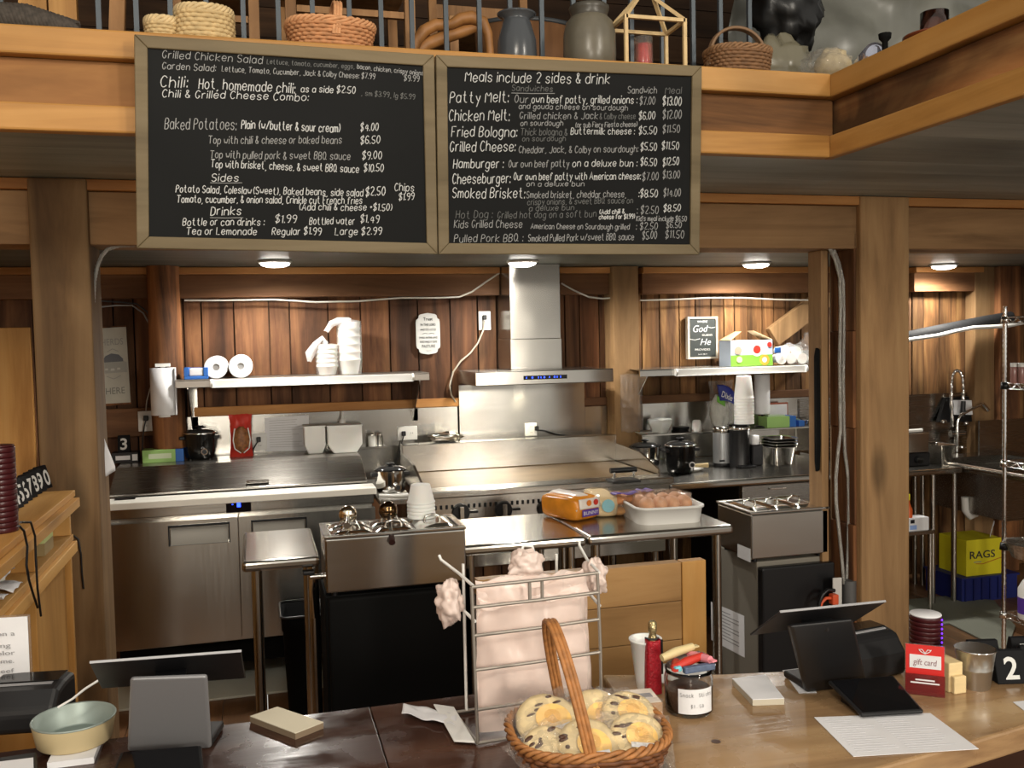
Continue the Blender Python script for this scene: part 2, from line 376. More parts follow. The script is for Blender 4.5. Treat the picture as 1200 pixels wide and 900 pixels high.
# main posts
a,b=at(33,260,YP-.03).x,at(103,260,YP-.03).x
mb=MB(); mb.box(a,b,YP-.03,YP+.2,0,zh0+.22); trim(mb,POSTD,'big square timber post left of the prep table','post',.008)
a,b=at(1009,400,YP-.03).x,at(1066,400,YP-.03).x
mb=MB(); mb.box(a,b,YP-.03,YP+.2,0,ZS); trim(mb,POSTW,'big square timber post right of the kitchen opening','post',.008)
RPX0,RPX1=a,b
mb=MB()                                                           # rough bark edge of that post
for k in range(5):
    z0=k*.42; mb.tone=random.uniform(-.2,.2)
    mb.box(a-.012-.006*(k%2),a-.001,YP+.0,YP+.17,z0,z0+.419)
trim(mb,LOGW,'bark edged slab on the left side of the right post','post',.004)
a=at(963,500,YP+.06).x
mb=MB(); mb.tone=.05; mb.box(a,a+.034,YP+.06,YP+.16,0,zh0); trim(mb,POSTW,'narrow stud left of the flexible conduits','post')
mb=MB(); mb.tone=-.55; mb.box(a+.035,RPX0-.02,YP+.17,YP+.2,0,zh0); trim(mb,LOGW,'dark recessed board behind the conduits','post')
STUDX=a
# loft fascia: three boards, front and right wing
zt=at(900,85.5,YL).z; zc0=at(900,113,YL).z; zc1=at(900,156,YL-.02).z; zl=ZS
XC=1.84
mb=MB(); mb.box(-1.9,XC+.0,YL-.035,YL+.25,zc0,zt); trim(mb,LOFTW,'pine cap rail along the loft front','beam',.006)
mb=MB(); mb.box(-1.9,XC+.03,YL,YL+.1,zc1+.001,zc0-.001); trim(mb,LOFTR,'recessed rough fascia board of the loft front','beam')
mb=MB(); mb.box(-1.9,XC,YL-.03,YL+.015,zl,zc1); trim(mb,LOFTW,'lower pine board along the loft front','beam',.006)
mb=MB(); mb.box(XC,XC+.25,-.8,YL+.25,zc0,zt); trim(mb,LOFTWY,'pine cap rail along the right loft wing','beam',.006)
mb=MB(); mb.box(XC+.035,XC+.12,-.8,YL+.1,zc1+.001,zc0-.001); trim(mb,LOFTRY,'recessed live edged board of the right loft wing','beam')
mb=MB(); mb.box(XC+.0005,XC+.03,-.8,YL+.015,zl,zc1); trim(mb,LOFTWY,'lower pine board along the right loft wing','beam',.006)
ZT=zt
# loft interior
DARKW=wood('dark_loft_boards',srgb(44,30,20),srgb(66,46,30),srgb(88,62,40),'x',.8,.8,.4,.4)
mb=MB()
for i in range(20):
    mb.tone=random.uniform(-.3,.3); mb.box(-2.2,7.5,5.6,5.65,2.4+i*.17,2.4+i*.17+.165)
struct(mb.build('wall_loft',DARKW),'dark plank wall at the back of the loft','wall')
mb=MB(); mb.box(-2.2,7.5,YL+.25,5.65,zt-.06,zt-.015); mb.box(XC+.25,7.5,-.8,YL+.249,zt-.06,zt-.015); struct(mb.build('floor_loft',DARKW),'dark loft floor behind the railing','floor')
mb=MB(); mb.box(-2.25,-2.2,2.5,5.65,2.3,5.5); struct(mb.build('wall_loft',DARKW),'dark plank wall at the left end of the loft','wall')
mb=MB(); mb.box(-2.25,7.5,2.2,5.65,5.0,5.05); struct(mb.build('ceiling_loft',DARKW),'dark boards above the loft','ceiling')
# ---------------------------------------------------------------- recessed ceiling lights
GLOW=mat('lamp_glow',(1,.95,.86,1),.5,emis=22)
def downlight(px,py,label):
    p=on(px,py,ZCE-.004)
    t=thing('ceiling_light',label,'light',(p.x,p.y,ZCE),0,'ceiling lights over the kitchen')
    MB().lathe([(.05,-.001),(.085,-.001),(.088,-.008),(.075,-.016),(.062,-.018),(.06,-.012)],(p.x,p.y,ZCE),36).build('trim_ring',WHITE,t)
    MB().lathe([(.001,-.036),(.04,-.034),(.066,-.026),(.074,-.018),(.074,-.0165),(.001,-.0165)],(p.x,p.y,ZCE),32).build('diffuser',GLOW,t)
    l=lamp('SPOT','ceiling_light_lamp',(p.x,p.y,ZCE-.045),LIGHT_W,COOL,.05,(p.x,p.y,0),170,.5)
    l.parent=t; l.matrix_parent_inverse=wm(t).inverted()
for (x,y),l in zip(LIGHT_PX,['round lit ceiling light left, above the prep table','round lit ceiling light in front of the hood chimney','round lit ceiling light above the right wall shelf','round lit ceiling light right of the big post']): downlight(x,y,l)
# ================================================================ WRITING
SF={'a':"35 26 16 05 03 12 22 33;36 32",'b':"08 02;05 16 26 35 33 22 12 03",'c':"35 26 16 05 03 12 22 33",'d':"38 32;35 26 16 05 03 12 22 33",'e':"04 34 35 26 16 05 03 12 22 33",'f':"37 28 17 12;06 26",'g':"36 31 20 10 01;35 26 16 05 03 12 22 33",'h':"08 02;05 16 26 35 32",'i':"06 02;07 08",'j':"16 11 00;17 18",'k':"08 02;36 04 32",'l':"08 02",'m':"06 02;05 16 25 22;25 36 45 42",'n':"06 02;05 16 26 35 32",'o':"16 05 03 12 22 33 35 26 16",'p':"06 00;05 16 26 35 33 22 12 03",'q':"36 30;35 26 16 05 03 12 22 33",'r':"06 02;05 16 26",'s':"35 26 16 05 14 24 33 22 12 03",'t':"18 13 22 32;06 26",'u':"06 03 12 22 33;36 32",'v':"06 12 26",'w':"06 12 24 32 46",'x':"06 32;36 02",'y':"06 14 23;36 10",'z':"06 36 02 32",
'A':"02 28 42;14 34",'B':"02 08 28 37 36 25 05;25 34 33 22 02",'C':"37 28 18 06 04 12 22 33",'D':"02 08 18 37 33 12 02",'E':"38 08 02 32;05 25",'F':"38 08 02;05 25",'G':"37 28 18 06 04 12 22 34 24",'H':"08 02;38 32;05 35",'I':"08 02",'J':"38 33 22 12 03",'K':"08 02;38 05 32",'L':"08 02 32",'M':"02 08 25 48 42",'N':"02 08 32 38",'O':"18 06 04 12 22 34 36 28 18",'P':"02 08 28 37 36 25 05",'Q':"18 06 04 12 22 34 36 28 18;23 42",'R':"02 08 28 37 36 25 05;15 32",'S':"37 28 18 07 06 15 25 34 33 22 12 03",'T':"08 48;28 22",'U':"08 03 12 22 33 38",'V':"08 22 48",'W':"08 12 25 32 48",'X':"08 32;38 02",'Y':"08 25 48;25 22",'Z':"08 38 02 32",
'0':"18 06 04 12 22 34 36 28 18",'1':"07 18 12",'2':"07 18 28 37 36 02 32",'3':"07 18 28 37 36 25 34 33 22 12 03;15 25",'4':"32 38 04 44",'5':"38 08 05 25 34 33 22 12 03",'6':"37 28 18 06 03 12 22 33 34 25 05",'7':"08 38 12",'8':"18 07 06 15 25 34 33 22 12 03 04 15;25 36 37 28 18",'9':"35 15 06 07 18 28 37 35 22 12",
'$':"37 28 18 07 06 15 25 34 33 22 12 03;29 11",'&':"32 07 18 27 04 03 12 22 34",':':"02 03;05 06",'.':"02 03",',':"12 01",'(':"28 16 14 22",')':"08 16 14 02",'/':"02 38","'":"08 07",'+':"05 25;16 14",'-':"05 25",'!':"08 04;02 03"}
def sf_units(s): 
    u=0
    for ch in s: u+= 2.2 if ch==' ' else (max(int(p[0]) for st in SF[ch].split(';') for p in st.split())+1.5)
    return u-1.2
def handwrite(mb,s,P,x0,x1,y0,y1,h,r,jit=.35):
    """P(px,py)->point on the board; writes s from x0 to x1 along a sloping baseline, capital height h"""
    k=(x1-x0)/sf_units(s); cx=0; hy=h/6.0; sl=.12
    for ch in s:
        if ch==' ': cx+=2.2; continue
        w=max(int(p[0]) for st in SF[ch].split(';') for p in st.split())
        jy=random.uniform(-jit,jit)
        for st in SF[ch].split(';'):
            pts=[]
            for q in st.split():
                gx=cx+int(q[0])+sl*(int(q[1])-4); gy=int(q[1])-2+jy
                px=x0+gx*k; pts.append(P(px,y0+(y1-y0)*(px-x0)/max(1,(x1-x0))-gy*hy))
            if len(pts)>3:   # round the corners
                sm=[pts[0]]
                for a,b in zip(pts[:-1],pts[1:]): sm+= [a.lerp(b,.25),a.lerp(b,.75)]
                sm.append(pts[-1]); pts=sm
            mb.tube(pts,r,4)
        cx+=w+1.5
def printed(name,s,m,parent,o,right,up,h,width=None,depth=.0006,center=False,bold=0,shear=0):
    """printed lettering from the built-in font: o=left end of baseline, h=capital height"""
    c=bpy.data.curves.new(name,'FONT'); c.body=s; c.size=1; c.offset=bold; c.shear=shear; c.resolution_u=3
    ob=bpy.data.objects.new(name,c); COL.objects.link(ob)
    me=bpy.data.meshes.new_from_object(ob.evaluated_get(bpy.context.evaluated_depsgraph_get()))
    bpy.data.objects.remove(ob); bpy.data.curves.remove(c)
    xs=[v.co.x for v in me.vertices]; mn,mx=min(xs),max(xs); ky=h/.69; kx=ky if width is None else width/(mx-mn)
    o=Vector(o); right=Vector(right).normalized(); up=Vector(up).normalized(); nrm=right.cross(up)
    sh=-(mx-mn)*kx/2 if center else 0
    inv=wm(parent).inverted() if parent is not None else Matrix()
    for v in me.vertices: v.co=o+right*((v.co.x-mn)*kx+sh)+up*(v.co.y*ky)+nrm*depth
    me.materials.append(m); ob=bpy.data.objects.new(name,me); COL.objects.link(ob)
    if parent is not None: ob.parent=parent; ob.matrix_parent_inverse=inv
    return ob
# ================================================================ MENU BOARDS
CHALK=mat('chalk',(.62,.63,.62,1),.9); CHALKF=mat('faint_chalk',(.17,.175,.17,1),.9); CHALKM=mat('medium_chalk',(.36,.365,.36,1),.9)
BOARDM=mat('blackboard',(.0045,.005,.005,1),.6,noise_amt=.35,nscale=4,spec=.18)
FRAMEM=wood('grey_frame',srgb(92,80,56),srgb(112,98,72),srgb(124,110,84),'x',.6,1,.1,.2)
Pa=at(400,60,2.655); Pb=at(400,292,2.70)
bn=(Pa-Pb).cross(Vector((1,0,0))).normalized()
if bn.y>0: bn=-bn
def onboard(x,y,off=0):
    d=ray(x,y); t=((Pb-CP).dot(bn))/d.dot(bn); return CP+d*t+bn*off
def menu(corn,label,lines,under):
    A,B,C_,D=[onboard(*c) for c in corn]
    t=thing('menu_board',label,'menu board',(A+B+C_+D)/4)
    ux=((B-A)+(C_-D)).normalized(); uy=((A-D)+(B-C_)).normalized()
    ins=.032
    a,b,c,d=A+ux*ins-uy*ins,B-ux*ins-uy*ins,C_-ux*ins+uy*ins,D+ux*ins+uy*ins
    fr=MB()
    for p,q,p2,q2 in ((A,B,a,b),(B,C_,b,c),(C_,D,c,d),(D,A,d,a)):
        fr.slab([p,q,q2,p2],-bn*.03)
    fr.build('frame',FRAMEM,t,bev=.003)
    MB().slab([a-ux*.01+uy*.01-bn*.008,b+ux*.01+uy*.01-bn*.008,c+ux*.01-uy*.01-bn*.008,d-ux*.01-uy*.01-bn*.008],-bn*.008).build('panel',BOARDM,t)
    mbs={'b':MB(),'m':MB(),'f':MB()}
    P=lambda x,y:onboard(x,y,-.0075)
    for (s,x0,x1,y0,y1,h,k) in lines:
        handwrite(mbs[k],s,P,x0,x1,y0,y1,h,{'b':.00125,'m':.0011,'f':.001}[k]*(1.15 if h>9 else 1))
    for (x0,x1,y0,y1) in under: mbs['m'].tube([P(x0,y0),P((x0+x1)/2,(y0+y1)/2+.4),P(x1,y1)],.001,4)
    for k,m in (('b',CHALK),('m',CHALKM),('f',CHALKF)):
        if mbs[k].v: mbs[k].build('writing',m,t)
    return t
L1=[("Grilled Chicken Salad",190,308,67,74,9,'m'),("Lettuce, tomato, cucumber, eggs,",313,416,74,80,5.5,'f'),("bacon, chicken, crispy onions",419,497,80,88,5.5,'m'),("$9.99",474,492,94,95,7,'m'),
("Garden Salad:",190,253,80,83,8,'m'),("Lettuce, Tomato, Cucumber, Jack & Colby Cheese: $7.99",260,440,83,92,6.5,'m'),
("Chili:",188,220,101,102,13,'b'),("Hot, homemade chili:",233,346,103,109,12,'b'),("as a side $2.50",353,417,107,109,8,'b'),(", sm $3.99, lg $5.99",424,487,111,116,6,'f'),
("Chili & Grilled Cheese Combo:",190,362,113,118,9,'b'),
("Baked Potatoes:",193,277,151,152,13,'m'),("Plain (w/butter & sour cream)",283,399,150,155,10,'b'),("$4.00",423,444,153,153,9,'b'),
("Top with chili & cheese or baked beans",244,401,168,168,9,'m'),("$6.50",423,446,168,168,9,'b'),
("Top with pulled pork & sweet BBQ sauce",246,411,185,187,9,'m'),("$9.00",425,448,186,186,9,'b'),
("Top with brisket, cheese, & sweet BBQ sauce",247,421,196,202,9,'b'),("$10.50",427,450,201,201,9,'b'),
("Sides",248,280,212,212,9,'b'),("Potato Salad, Coleslaw(Sweet), Baked beans, side salad",206,426,225,230,8.5,'b'),("$2.50",429,452,229,229,10,'b'),
("Tomato, cucumber, & onion salad, Crinkle cut French fries",207,425,237,239,8.5,'b'),("(Add chili & cheese +$1.50)",350,460,246,247,8,'b'),("Chips",463,486,223,224,9,'b'),("$1.99",468,486,234,234,8,'b'),
("Drinks",247,283,252,252,10,'b'),("Bottle or can drinks :",214,310,264,264,8.5,'b'),("$1.99",323,348,261,261,9,'b'),("Bottled water",363,416,263,263,8.5,'b'),("$1.49",423,445,261,261,9,'b'),
("Tea or Lemonade",218,301,275,275,8.5,'b'),("Regular $1.99",319,377,275,275,8.5,'b'),("Large $2.99",393,448,275,275,8.5,'b')]
menu([(157,40),(509,64),(513,298),(160,291)],'black chalk menu board on the left, listing salads, chili, sides and drinks',L1,[(246,284,214,214),(246,285,255,255)])
L2=[("Meals include 2 sides & drink",546,716,95,98,12,'b'),("Sandwiches",601,649,106,107,7,'f'),("Sandwich",737,771,109,109,8,'m'),("Meal",781,800,109,109,8,'f'),
("Patty Melt:",528,597,120,119,13,'b'),("Our",604,620,120,120,9,'m'),("own beef patty, grilled onions :",624,748,120,121,9,'b'),("$7.00",751,769,122,122,9,'m'),("$13.00",778,800,123,123,10,'b'),("and gouda cheese on sourdough",609,737,127,129,6.5,'m'),
("Chicken Melt:",527,598,141,141,13,'b'),("Grilled chicken & Jack",610,702,139,139,8,'m'),("& Colby cheese",704,746,139,139,7,'f'),("$6.00",750,769,140,139,9,'b'),("$12.00",778,800,139,139,10,'m'),("on sourdough",611,661,147,147,6.5,'m'),("(or sub Fiery Fiesta cheese)",675,748,149,148,6,'m'),
("Fried Bologna:",530,607,160,160,12,'b'),("Thick bologna &",611,666,158,158,8,'f'),("Buttermilk cheese :",670,745,157,157,8,'b'),("$5.50",750,771,157,157,9,'b'),("$11.50",778,798,155,155,9,'m'),("on sourdough",613,664,165,165,6,'f'),
("Grilled Cheese:",528,605,177,177,12,'b'),("Cheddar, Jack, & Colby on sourdough:",609,749,179,178,8,'m'),("$5.50",752,771,176,176,9,'b'),("$11.50",777,797,175,175,9,'b'),
("Hamburger :",532,591,197,197,11,'b'),("Our own beef patty",597,668,196,195,8.5,'m'),("on a deluxe bun :",672,748,195,195,8.5,'b'),("$6.50",752,771,194,194,9,'b'),("$12.50",778,797,194,193,9,'b'),
("Cheeseburger:",531,599,215,214,12,'b'),("Our own beef patty with American cheese:",603,752,211,210,8.5,'b'),("$7.00",754,773,211,211,9,'m'),("$13.00",778,798,209,209,9,'m'),("on a deluxe bun",618,686,218,218,6,'m'),
("Smoked Brisket:",531,616,232,232,12,'b'),("Smoked brisket, cheddar cheese,",618,735,232,231,8,'m'),("crispy onions, & sweet BBQ sauce on",619,743,240,238,7,'f'),("a deluxe bun",621,674,247,246,6.5,'f'),(":$8.50",750,772,231,231,9,'b'),("$14.00",779,799,230,230,9,'m'),
("Hot Dog :",535,578,256,255,9,'f'),("Grilled hot dog on a soft bun",584,700,256,254,8,'f'),("(Add chili &",703,733,251,250,5.5,'b'),("cheese for $1.99)",703,745,257,256,5.5,'b'),(": $2.50",748,773,250,250,9,'m'),("$8.50",779,799,248,247,8,'b'),("Kid's meal include $6.50",747,806,259,259,6,'m'),
("Kids Grilled Cheese",533,613,267,267,9,'m'),("American Cheese on Sourdough grilled",623,739,268,269,6.5,'m'),(": $2.50",747,772,269,269,8,'m'),("$6.50",782,800,267,267,7,'m'),
("Pulled Pork BBQ :",533,614,284,283,9,'m'),("Smoked Pulled Pork w/sweet BBQ sauce",620,744,283,281,8,'m'),("$5.00",754,771,280,280,9,'m'),("$11.50",781,803,279,279,9,'m')]
menu([(511,64),(823,77),(820,298.5),(514,298)],'black chalk menu board on the right, listing sandwiches and meals',L2,[(600,651,108.5,109)])
# ================================================================ COOKING LINE
SCREEN=mat('screen_black',(.004,.004,.006,1),.1); BLUE=mat('blue_led',(.02,.06,1,1),.5,emis=5)
DARKIN=mat('dark_gap',(.006,.006,.006,1),.8)
CUT=mat('cutting_board',(.78,.75,.68,1),.45)
RUBB=mat('rubber_grey',(.05,.05,.05,1),.6)
def bolt_foot(mb,x,y,z0,z1,r=.018): mb.cyl((x,y,z0),(x,y,z1),r,r*.8,12)
# ---- refrigerated prep table
YF=4.66; PXL=on(118,590,.955).x; PXR=at(440,580,4.64).x
def ZF(px,py,Y=4.64): return at(px,py,Y).z
zd0=ZF(200,757); zd1=ZF(200,611); zbt=.955; zbb=.955-.032
t=thing('prep_table','long stainless refrigerated prep table with white cutting board and two doors','prep table',((PXL+PXR)/2,5.0,0))
m=MB(); m.box(PXL+.01,PXR-.01,YF+.03,5.41,zd0-.02,zbb); m.build('body',STEELV,t,bev=.004)
m=MB(); m.box(PXL+.005,PXR-.005,YF,YF+.029,zd1+.02,zbb-.001); m.build('top_rail',STEEL,t,bev=.003)
m=MB(); m.box(PXL,PXR+.005,YF-.03,4.79,zbb,zbt); m.build('cutting_board',CUT,t,bev=.004)
m=MB(); m.box(PXL+.05,PXR-.05,YF+.05,5.38,.13,zd0-.021); m.build('kick_panel',BLACKM,t)
xm=at(282,680,YF).x
for a,b,hx0,hx1 in ((PXL+.004,xm-.004,at(199,620,YF).x,at(268,620,YF).x),(xm+.004,PXR-.004,at(296,620,YF).x,at(358,620,YF).x)):
    d=MB()
    zt_=ZF(230,615,YF); zb_=ZF(230,637,YF)
    for q in ((a,hx0,zd0,zd1),(hx1,b,zd0,zd1),(hx0,hx1,zt_,zd1),(hx0,hx1,zd0,zb_)): d.box(q[0],q[1],YF-.022,YF+.029,q[2],q[3])
    d.box(hx0-.001,hx1+.001,YF+.012,YF+.028,zb_-.001,zt_+.001)
    do=d.build('door',STEELV,t)
    h=MB(); h.box(hx0-.003,hx1+.003,YF-.026,YF-.0225,zt_-.003,zt_+.008); h.box(hx0-.006,hx0,YF-.026,YF-.0225,zb_,zt_+.008); h.box(hx1,hx1+.006,YF-.026,YF-.0225,zb_,zt_+.008)
    ho=h.build('handle',BLACK,do); 
    h=MB(); h.grid(lambda u,v:Vector((hx0+.004+(hx1-hx0-.008)*u,YF-.012+.02*math.sin(v*1.5),zb_+(zt_-zb_-.012)*v)),2,8); h.build('handle_pocket',mat('pocket_steel',(.2,.19,.17,1),.5,.8),do)
# sloped lid
x0,x1=PXL+.012,PXR-.02
y0,y1=4.80,5.09; z0,z1=.958,1.065
l=MB(); l.prism([(y0,z0),(y0,z0+.012),(y1,z1),(5.38,z1),(5.38,zbb),(y1,zbb)],x0,x1,'x'); lo=l.build('lid',STEELD,t,bev=.004)
for hx in (300,):
    c=at(302,566,4.85); 
    m=MB(); m.box(c.x-.055,c.x+.055,4.815,4.845,.985,1.0); m.build('lid_handle',CHROME,lo,bev=.003)
m=MB(); c=at(148,581,4.75); m.box(c.x-.05,c.x+.04,4.73,4.77,zbt+.0005,zbt+.006); m.build('tray_clip',BLACK,t)
c=at(279,593,YF); m=MB(); m.box(c.x-.055,c.x+.06,YF-.006,YF-.0005,ZF(280,600,YF),zbb-.002); po=m.build('control_panel',SCREEN,t)
m=MB(); m.box(c.x-.005,c.x+.012,YF-.0075,YF-.0065,ZF(280,594,YF),ZF(280,589,YF)); m.box(c.x-.028,c.x-.022,YF-.0075,YF-.0065,ZF(280,591,YF),ZF(280,590,YF)); m.build('display',BLUE,po)
for x in (PXL+.1,PXR-.1):
    for y in (YF+.12,5.3):
        m=MB(); m.box(x-.022,x+.022,y-.022,y+.022,.1,.13); m.cyl((x-.014,y,.05),(x+.014,y,.05),.05,n=18); m.build('caster',RUBB,t)
# ---- stainless backsplash sheets on the wall
def splash(x0,x1,z0,z1,label,Y=YW-.013,th=.003,bev=0):
    m=MB(); m.box(x0,x1,Y-th,Y,z0,z1); return tag(m.build('backsplash',STEEL,bev=.001),label,'backsplash')
splash(xw(212),xw(536),.86,zn-.002,'wide stainless backsplash sheet behind the prep table')
splash(xw(751),xw(985),.9,zn-.032,'stainless backsplash sheet above the right counter')
Yb=YW-.040
a=at(538,480,Yb).x;b=at(685,480,Yb).x
splash(a,b,1.0,at(610,449,Yb).z,'tall shiny stainless sheet under the range hood',Yb)
a2=at(686,480,Yb).x;b2=at(711,480,Yb).x
splash(b+.001,b2,1.0,at(700,476,Yb).z,'short stainless sheet right of the tall one under the hood',Yb)
# ---- wall shelves
SHB=mat('shelf_top',(.30,.27,.24,1),.35,.8)
def wall_shelf(pxl,pxr,py,label,r0,r1,bl,br,white=False):
    Yf=5.13; a=at(pxl,py+3,Yf).x; b=at(pxr,py-3,Yf).x; z=at((pxl+pxr)/2,py,Yf).z
    t=thing('wall_shelf',label,'shelf',((a+b)/2,5.3,z-.3),0,'steel wall shelves')
    m=MB(); m.box(a,b,Yf,YW-.013,z-.006,z); m.box(a,b,Yf-.002,Yf+.02,z-.042,z-.0065); m.build('board',STEEL if white else SHB,t,bev=.002)
    ra,rb=at(r0,py+8,Yf-.02).x,at(r1,py+8,Yf-.02).x
    m=MB(); m.box(ra,rb,Yf-.022,Yf-.0025,z-.04,z-.004); m.box(ra,rb,Yf-.03,Yf-.0025,z-.046,z-.0405)
    for e in (ra,rb): m.cyl((e-.006,Yf-.012,z-.022),(e+.006,Yf-.012,z-.022),.022,n=14)
    m.build('ticket_rail',WHITE,t,bev=.002)
    for bx in (bl,br):
        if bx is None: continue
        x=at(bx,py+25,5.2).x
        m=MB(); m.prism([(Yf+.03,z-.007),(Yf+.03,z-.05),(YW-.03,z-.27),(YW-.013,z-.29),(YW-.013,z-.007)],x-.003,x+.003,'x'); m.box(x-.003,x+.03,YW-.016,YW-.013,z-.29,z-.007)
        m.build('bracket',STEELV,t)
    return t,z,Yf
SL,ZSL,YSF=wall_shelf(205,503,441,'long dark topped wall shelf above the prep table with white ticket rail',248,484,221,491)
SR,ZSR,_=wall_shelf(750,958,430,'pale steel wall shelf right of the hood with white ticket rail',793,945,755,None,True)
# ---- range hood
YH=4.95
hx0,hx1=at(557,443,YH).x,at(719,440,YH).x; hz0=at(640,450,YH).z; hz1=at(640,434,YH).z
t=thing('range_hood','stainless steel chimney range hood with blue lit control strip','range hood',((hx0+hx1)/2,5.2,hz0))
m=MB(); m.box(hx0,hx1,YH,YW-.013,hz0,hz1); m.build('canopy',STEEL,t,bev=.004)
cx0,cx1=at(598.5,420,5.14).x,at(658.5,420,5.14).x
m=MB(); zc=at(628,397,5.14).z; m.box(cx0,cx1,5.14,YW-.013,hz1+.0005,zc); m.build('chimney_lower',STEELV,t,bev=.002)
m=MB(); m.box(cx0+.003,cx1-.003,5.143,YW-.013,zc+.0005,ZCE-.001); m.build('chimney_upper',STEELV,t,bev=.002)
a,b=at(613.5,441,YH).x,at(664.5,441,YH).x; zm=at(640,442,YH).z
m=MB(); m.box(a,b,YH-.002,YH+.001,zm-.011,zm+.011); po=m.build('control_strip',SCREEN,t)
m=MB()
for k,px in enumerate((617,624,631,634,638,644,650,653,657)):
    c=at(px,442.5,YH-.003); w=.004 if px in (624,638,650) else .0022
    m.box(c.x-w,c.x+w,YH-.0035,YH-.0025,zm-.004,zm+.004)
m.build('button_light',BLUE,po)
HOODL=mat('hood_lamp',(1,.93,.75,1),.5,emis=9)
for px in (546+20,632):
    c=at(px,450,5.15)
    MB().cyl((c.x,5.22,hz0-.004),(c.x,5.22,hz0-.0005),.035,n=20).build('hood_light',HOODL,t)
    l=lamp('SPOT','hood_lamp',(c.x,5.22,hz0-.012),10,(1,.9,.66),.03,(c.x,5.30,.9),140,.5); l.parent=t; l.matrix_parent_inverse=wm(t).inverted()
MB().box(hx0+.04,hx1-.04,5.0,5.4,hz0-.003,hz0-.0004).build('filter_panel',STEELD,t)
# ---- griddle
YG=4.44; gx0=at(496,575,YG).x; gx1=at(786,566,YG).x; gzt=.95
GRID=mat('griddle_plate',(.21,.135,.066,1),.34,.6,noise_amt=.45,nscale=3,stretch=(1,2.5,1))
GRIDB=mat('griddle_back',(.26,.165,.075,1),.34,.7,noise_amt=.6,nscale=4,stretch=(1,1,2))
t=thing('griddle','wide gas griddle with brown cooking plate and black knobs','griddle',((gx0+gx1)/2,4.85,0))
YGB=5.16
zbk=at(610,515,YGB).z
m=MB(); m.box(gx0+.01,gx1-.01,YG+.05,YGB+.1,.55,gzt-.035); m.build('body',STEEL,t,bev=.003)
m=MB(); m.box(gx0+.03,gx1-.03,YG+.115,YGB,gzt-.034,gzt-.005); m.build('cooking_plate',GRID,t)
m=MB(); m.box(gx0-.005,gx1+.005,YG-.03,YG+.11,gzt-.034,gzt); m.build('front_ledge',STEEL,t,bev=.006)
m=MB(); m.box(gx0+.03,gx1-.03,YGB-.01,YGB-.001,gzt-.004,at(600,546,YGB).z); m.build('scorched_back',GRIDB,t)
m=MB(); m.box(gx0+.012,gx1-.012,YGB,YGB+.09,gzt-.034,zbk); m.build('back_guard',STEEL,t,bev=.003)
for x in (gx0+.008,gx1-.02):
    m=MB(); m.prism([(YG+.111,gzt-.034),(YG+.111,gzt+.02),(YG+.35,gzt+.085),(YGB-.002,gzt+.1),(YGB-.002,gzt-.034)],x,x+.012,'x'); m.build('side_guard',STEEL,t)
zf0=.70
m=MB(); m.box(gx0+.008,gx1-.008,YG+.0,YG+.049,zf0,gzt-.036); fp=m.build('front_panel',STEEL,t)
m=MB(); z=at(640,586,YG).z
for k in range(46):
    x=gx0+.03+(gx1-gx0-.06)*k/45; m.box(x-.006,x+.006,YG-.0015,YG-.0003,z-.012,z+.008)
m.build('vent_slots',DARKIN,fp)
for px,py in ((540.5,601),(590.5,598),(640,596.5),(735.5,591)):
    c=at(px,py,YG-.012)
    k=MB(); k.cyl((c.x,YG-.001,c.z),(c.x,YG-.018,c.z),.045,.042,24); ko=k.build('knob',BLACK,fp)
    k=MB(); k.box(c.x-.012,c.x+.012,YG-.038,YG-.0185,c.z-.034,c.z+.034); k.build('knob_grip',STEELV,ko,bev=.003)
    k=MB(); k.box(c.x+.047,c.x+.085,YG-.012,YG-.001,c.z-.006,c.z+.006); k.build('pilot_lever',BLACK,fp,bev=.002)
m=MB()
for x in (gx0+.05,gx1-.05):
    for y in (YG+.1,5.15): m.cyl((x,y,0),(x,y,.55),.022,n=14)
m.box(gx0+.03,gx1-.03,YG+.08,5.16,.2,.22)
m.build('stand',STEELV,t)
# grill press lying on the plate
c=on(735,566,gzt-.004)
t=thing('grill_press','black cast iron grill press lying at the right end of the griddle','grill press',c)
m=MB(); m.box(c.x-.075,c.x+.075,c.y-.0,c.y+.11,gzt-.0045,gzt+.008); m.build('plate',mat('cast_iron',(.02,.02,.02,1),.5,.5),t,bev=.003)
m=MB(); 
for dx in (-.052,.052): m.box(c.x+dx-.006,c.x+dx+.006,c.y+.04,c.y+.06,gzt+.0085,gzt+.05)
m.build('handle_posts',CHROME,t)
MB().cyl((c.x-.07,c.y+.05,gzt+.055),(c.x+.07,c.y+.05,gzt+.055),.014,n=14).build('handle',BLACK,t)
# ---- work tables
def work_table(name,label,x0,x1,y0,y1,z,legs=True,under=.25,legr=.019,group=None,inset=.05):
    t=thing(name,label,'work table',((x0+x1)/2,(y0+y1)/2,0),0,group)
    m=MB(); m.box(x0,x1,y0,y1,z-.04,z); m.build('top',STEEL,t,bev=.014,seg=3)
    if under: m=MB(); m.box(x0+.03,x1-.03,y0+.04,y1-.04,under-.02,under); m.build('undershelf',STEELD,t,bev=.003)
    for x in (x0+.05,x1-inset):
        for y in (y0+.06,y1-.06): MB().cyl((x,y,0),(x,y,z-.0405),legr,n=16).build('leg',STEELV,t)
    return t
IY0=3.43
xs=on(689,629,.9).x
work_table('work_table','stainless work table between left steam warmer and bread loaves',on(548,640,.9).x-.03,xs-.003,IY0,3.97,.9)
work_table('work_table','stainless work table under the white tub and bread',xs+.003,1.86,IY0,3.97,.9)
work_table('work_table','small stainless work table left of the steam warmer',on(283,660,.9).x,at(381,640,3.33).x-.012,3.46,4.02,.9,under=None,inset=.022)
# right counter
YC0=4.5
t=work_table('steel_counter','long stainless counter right of the griddle holding the slow cookers',gx1+.02,3.32,YC0,YW-.02,.9,under=None)
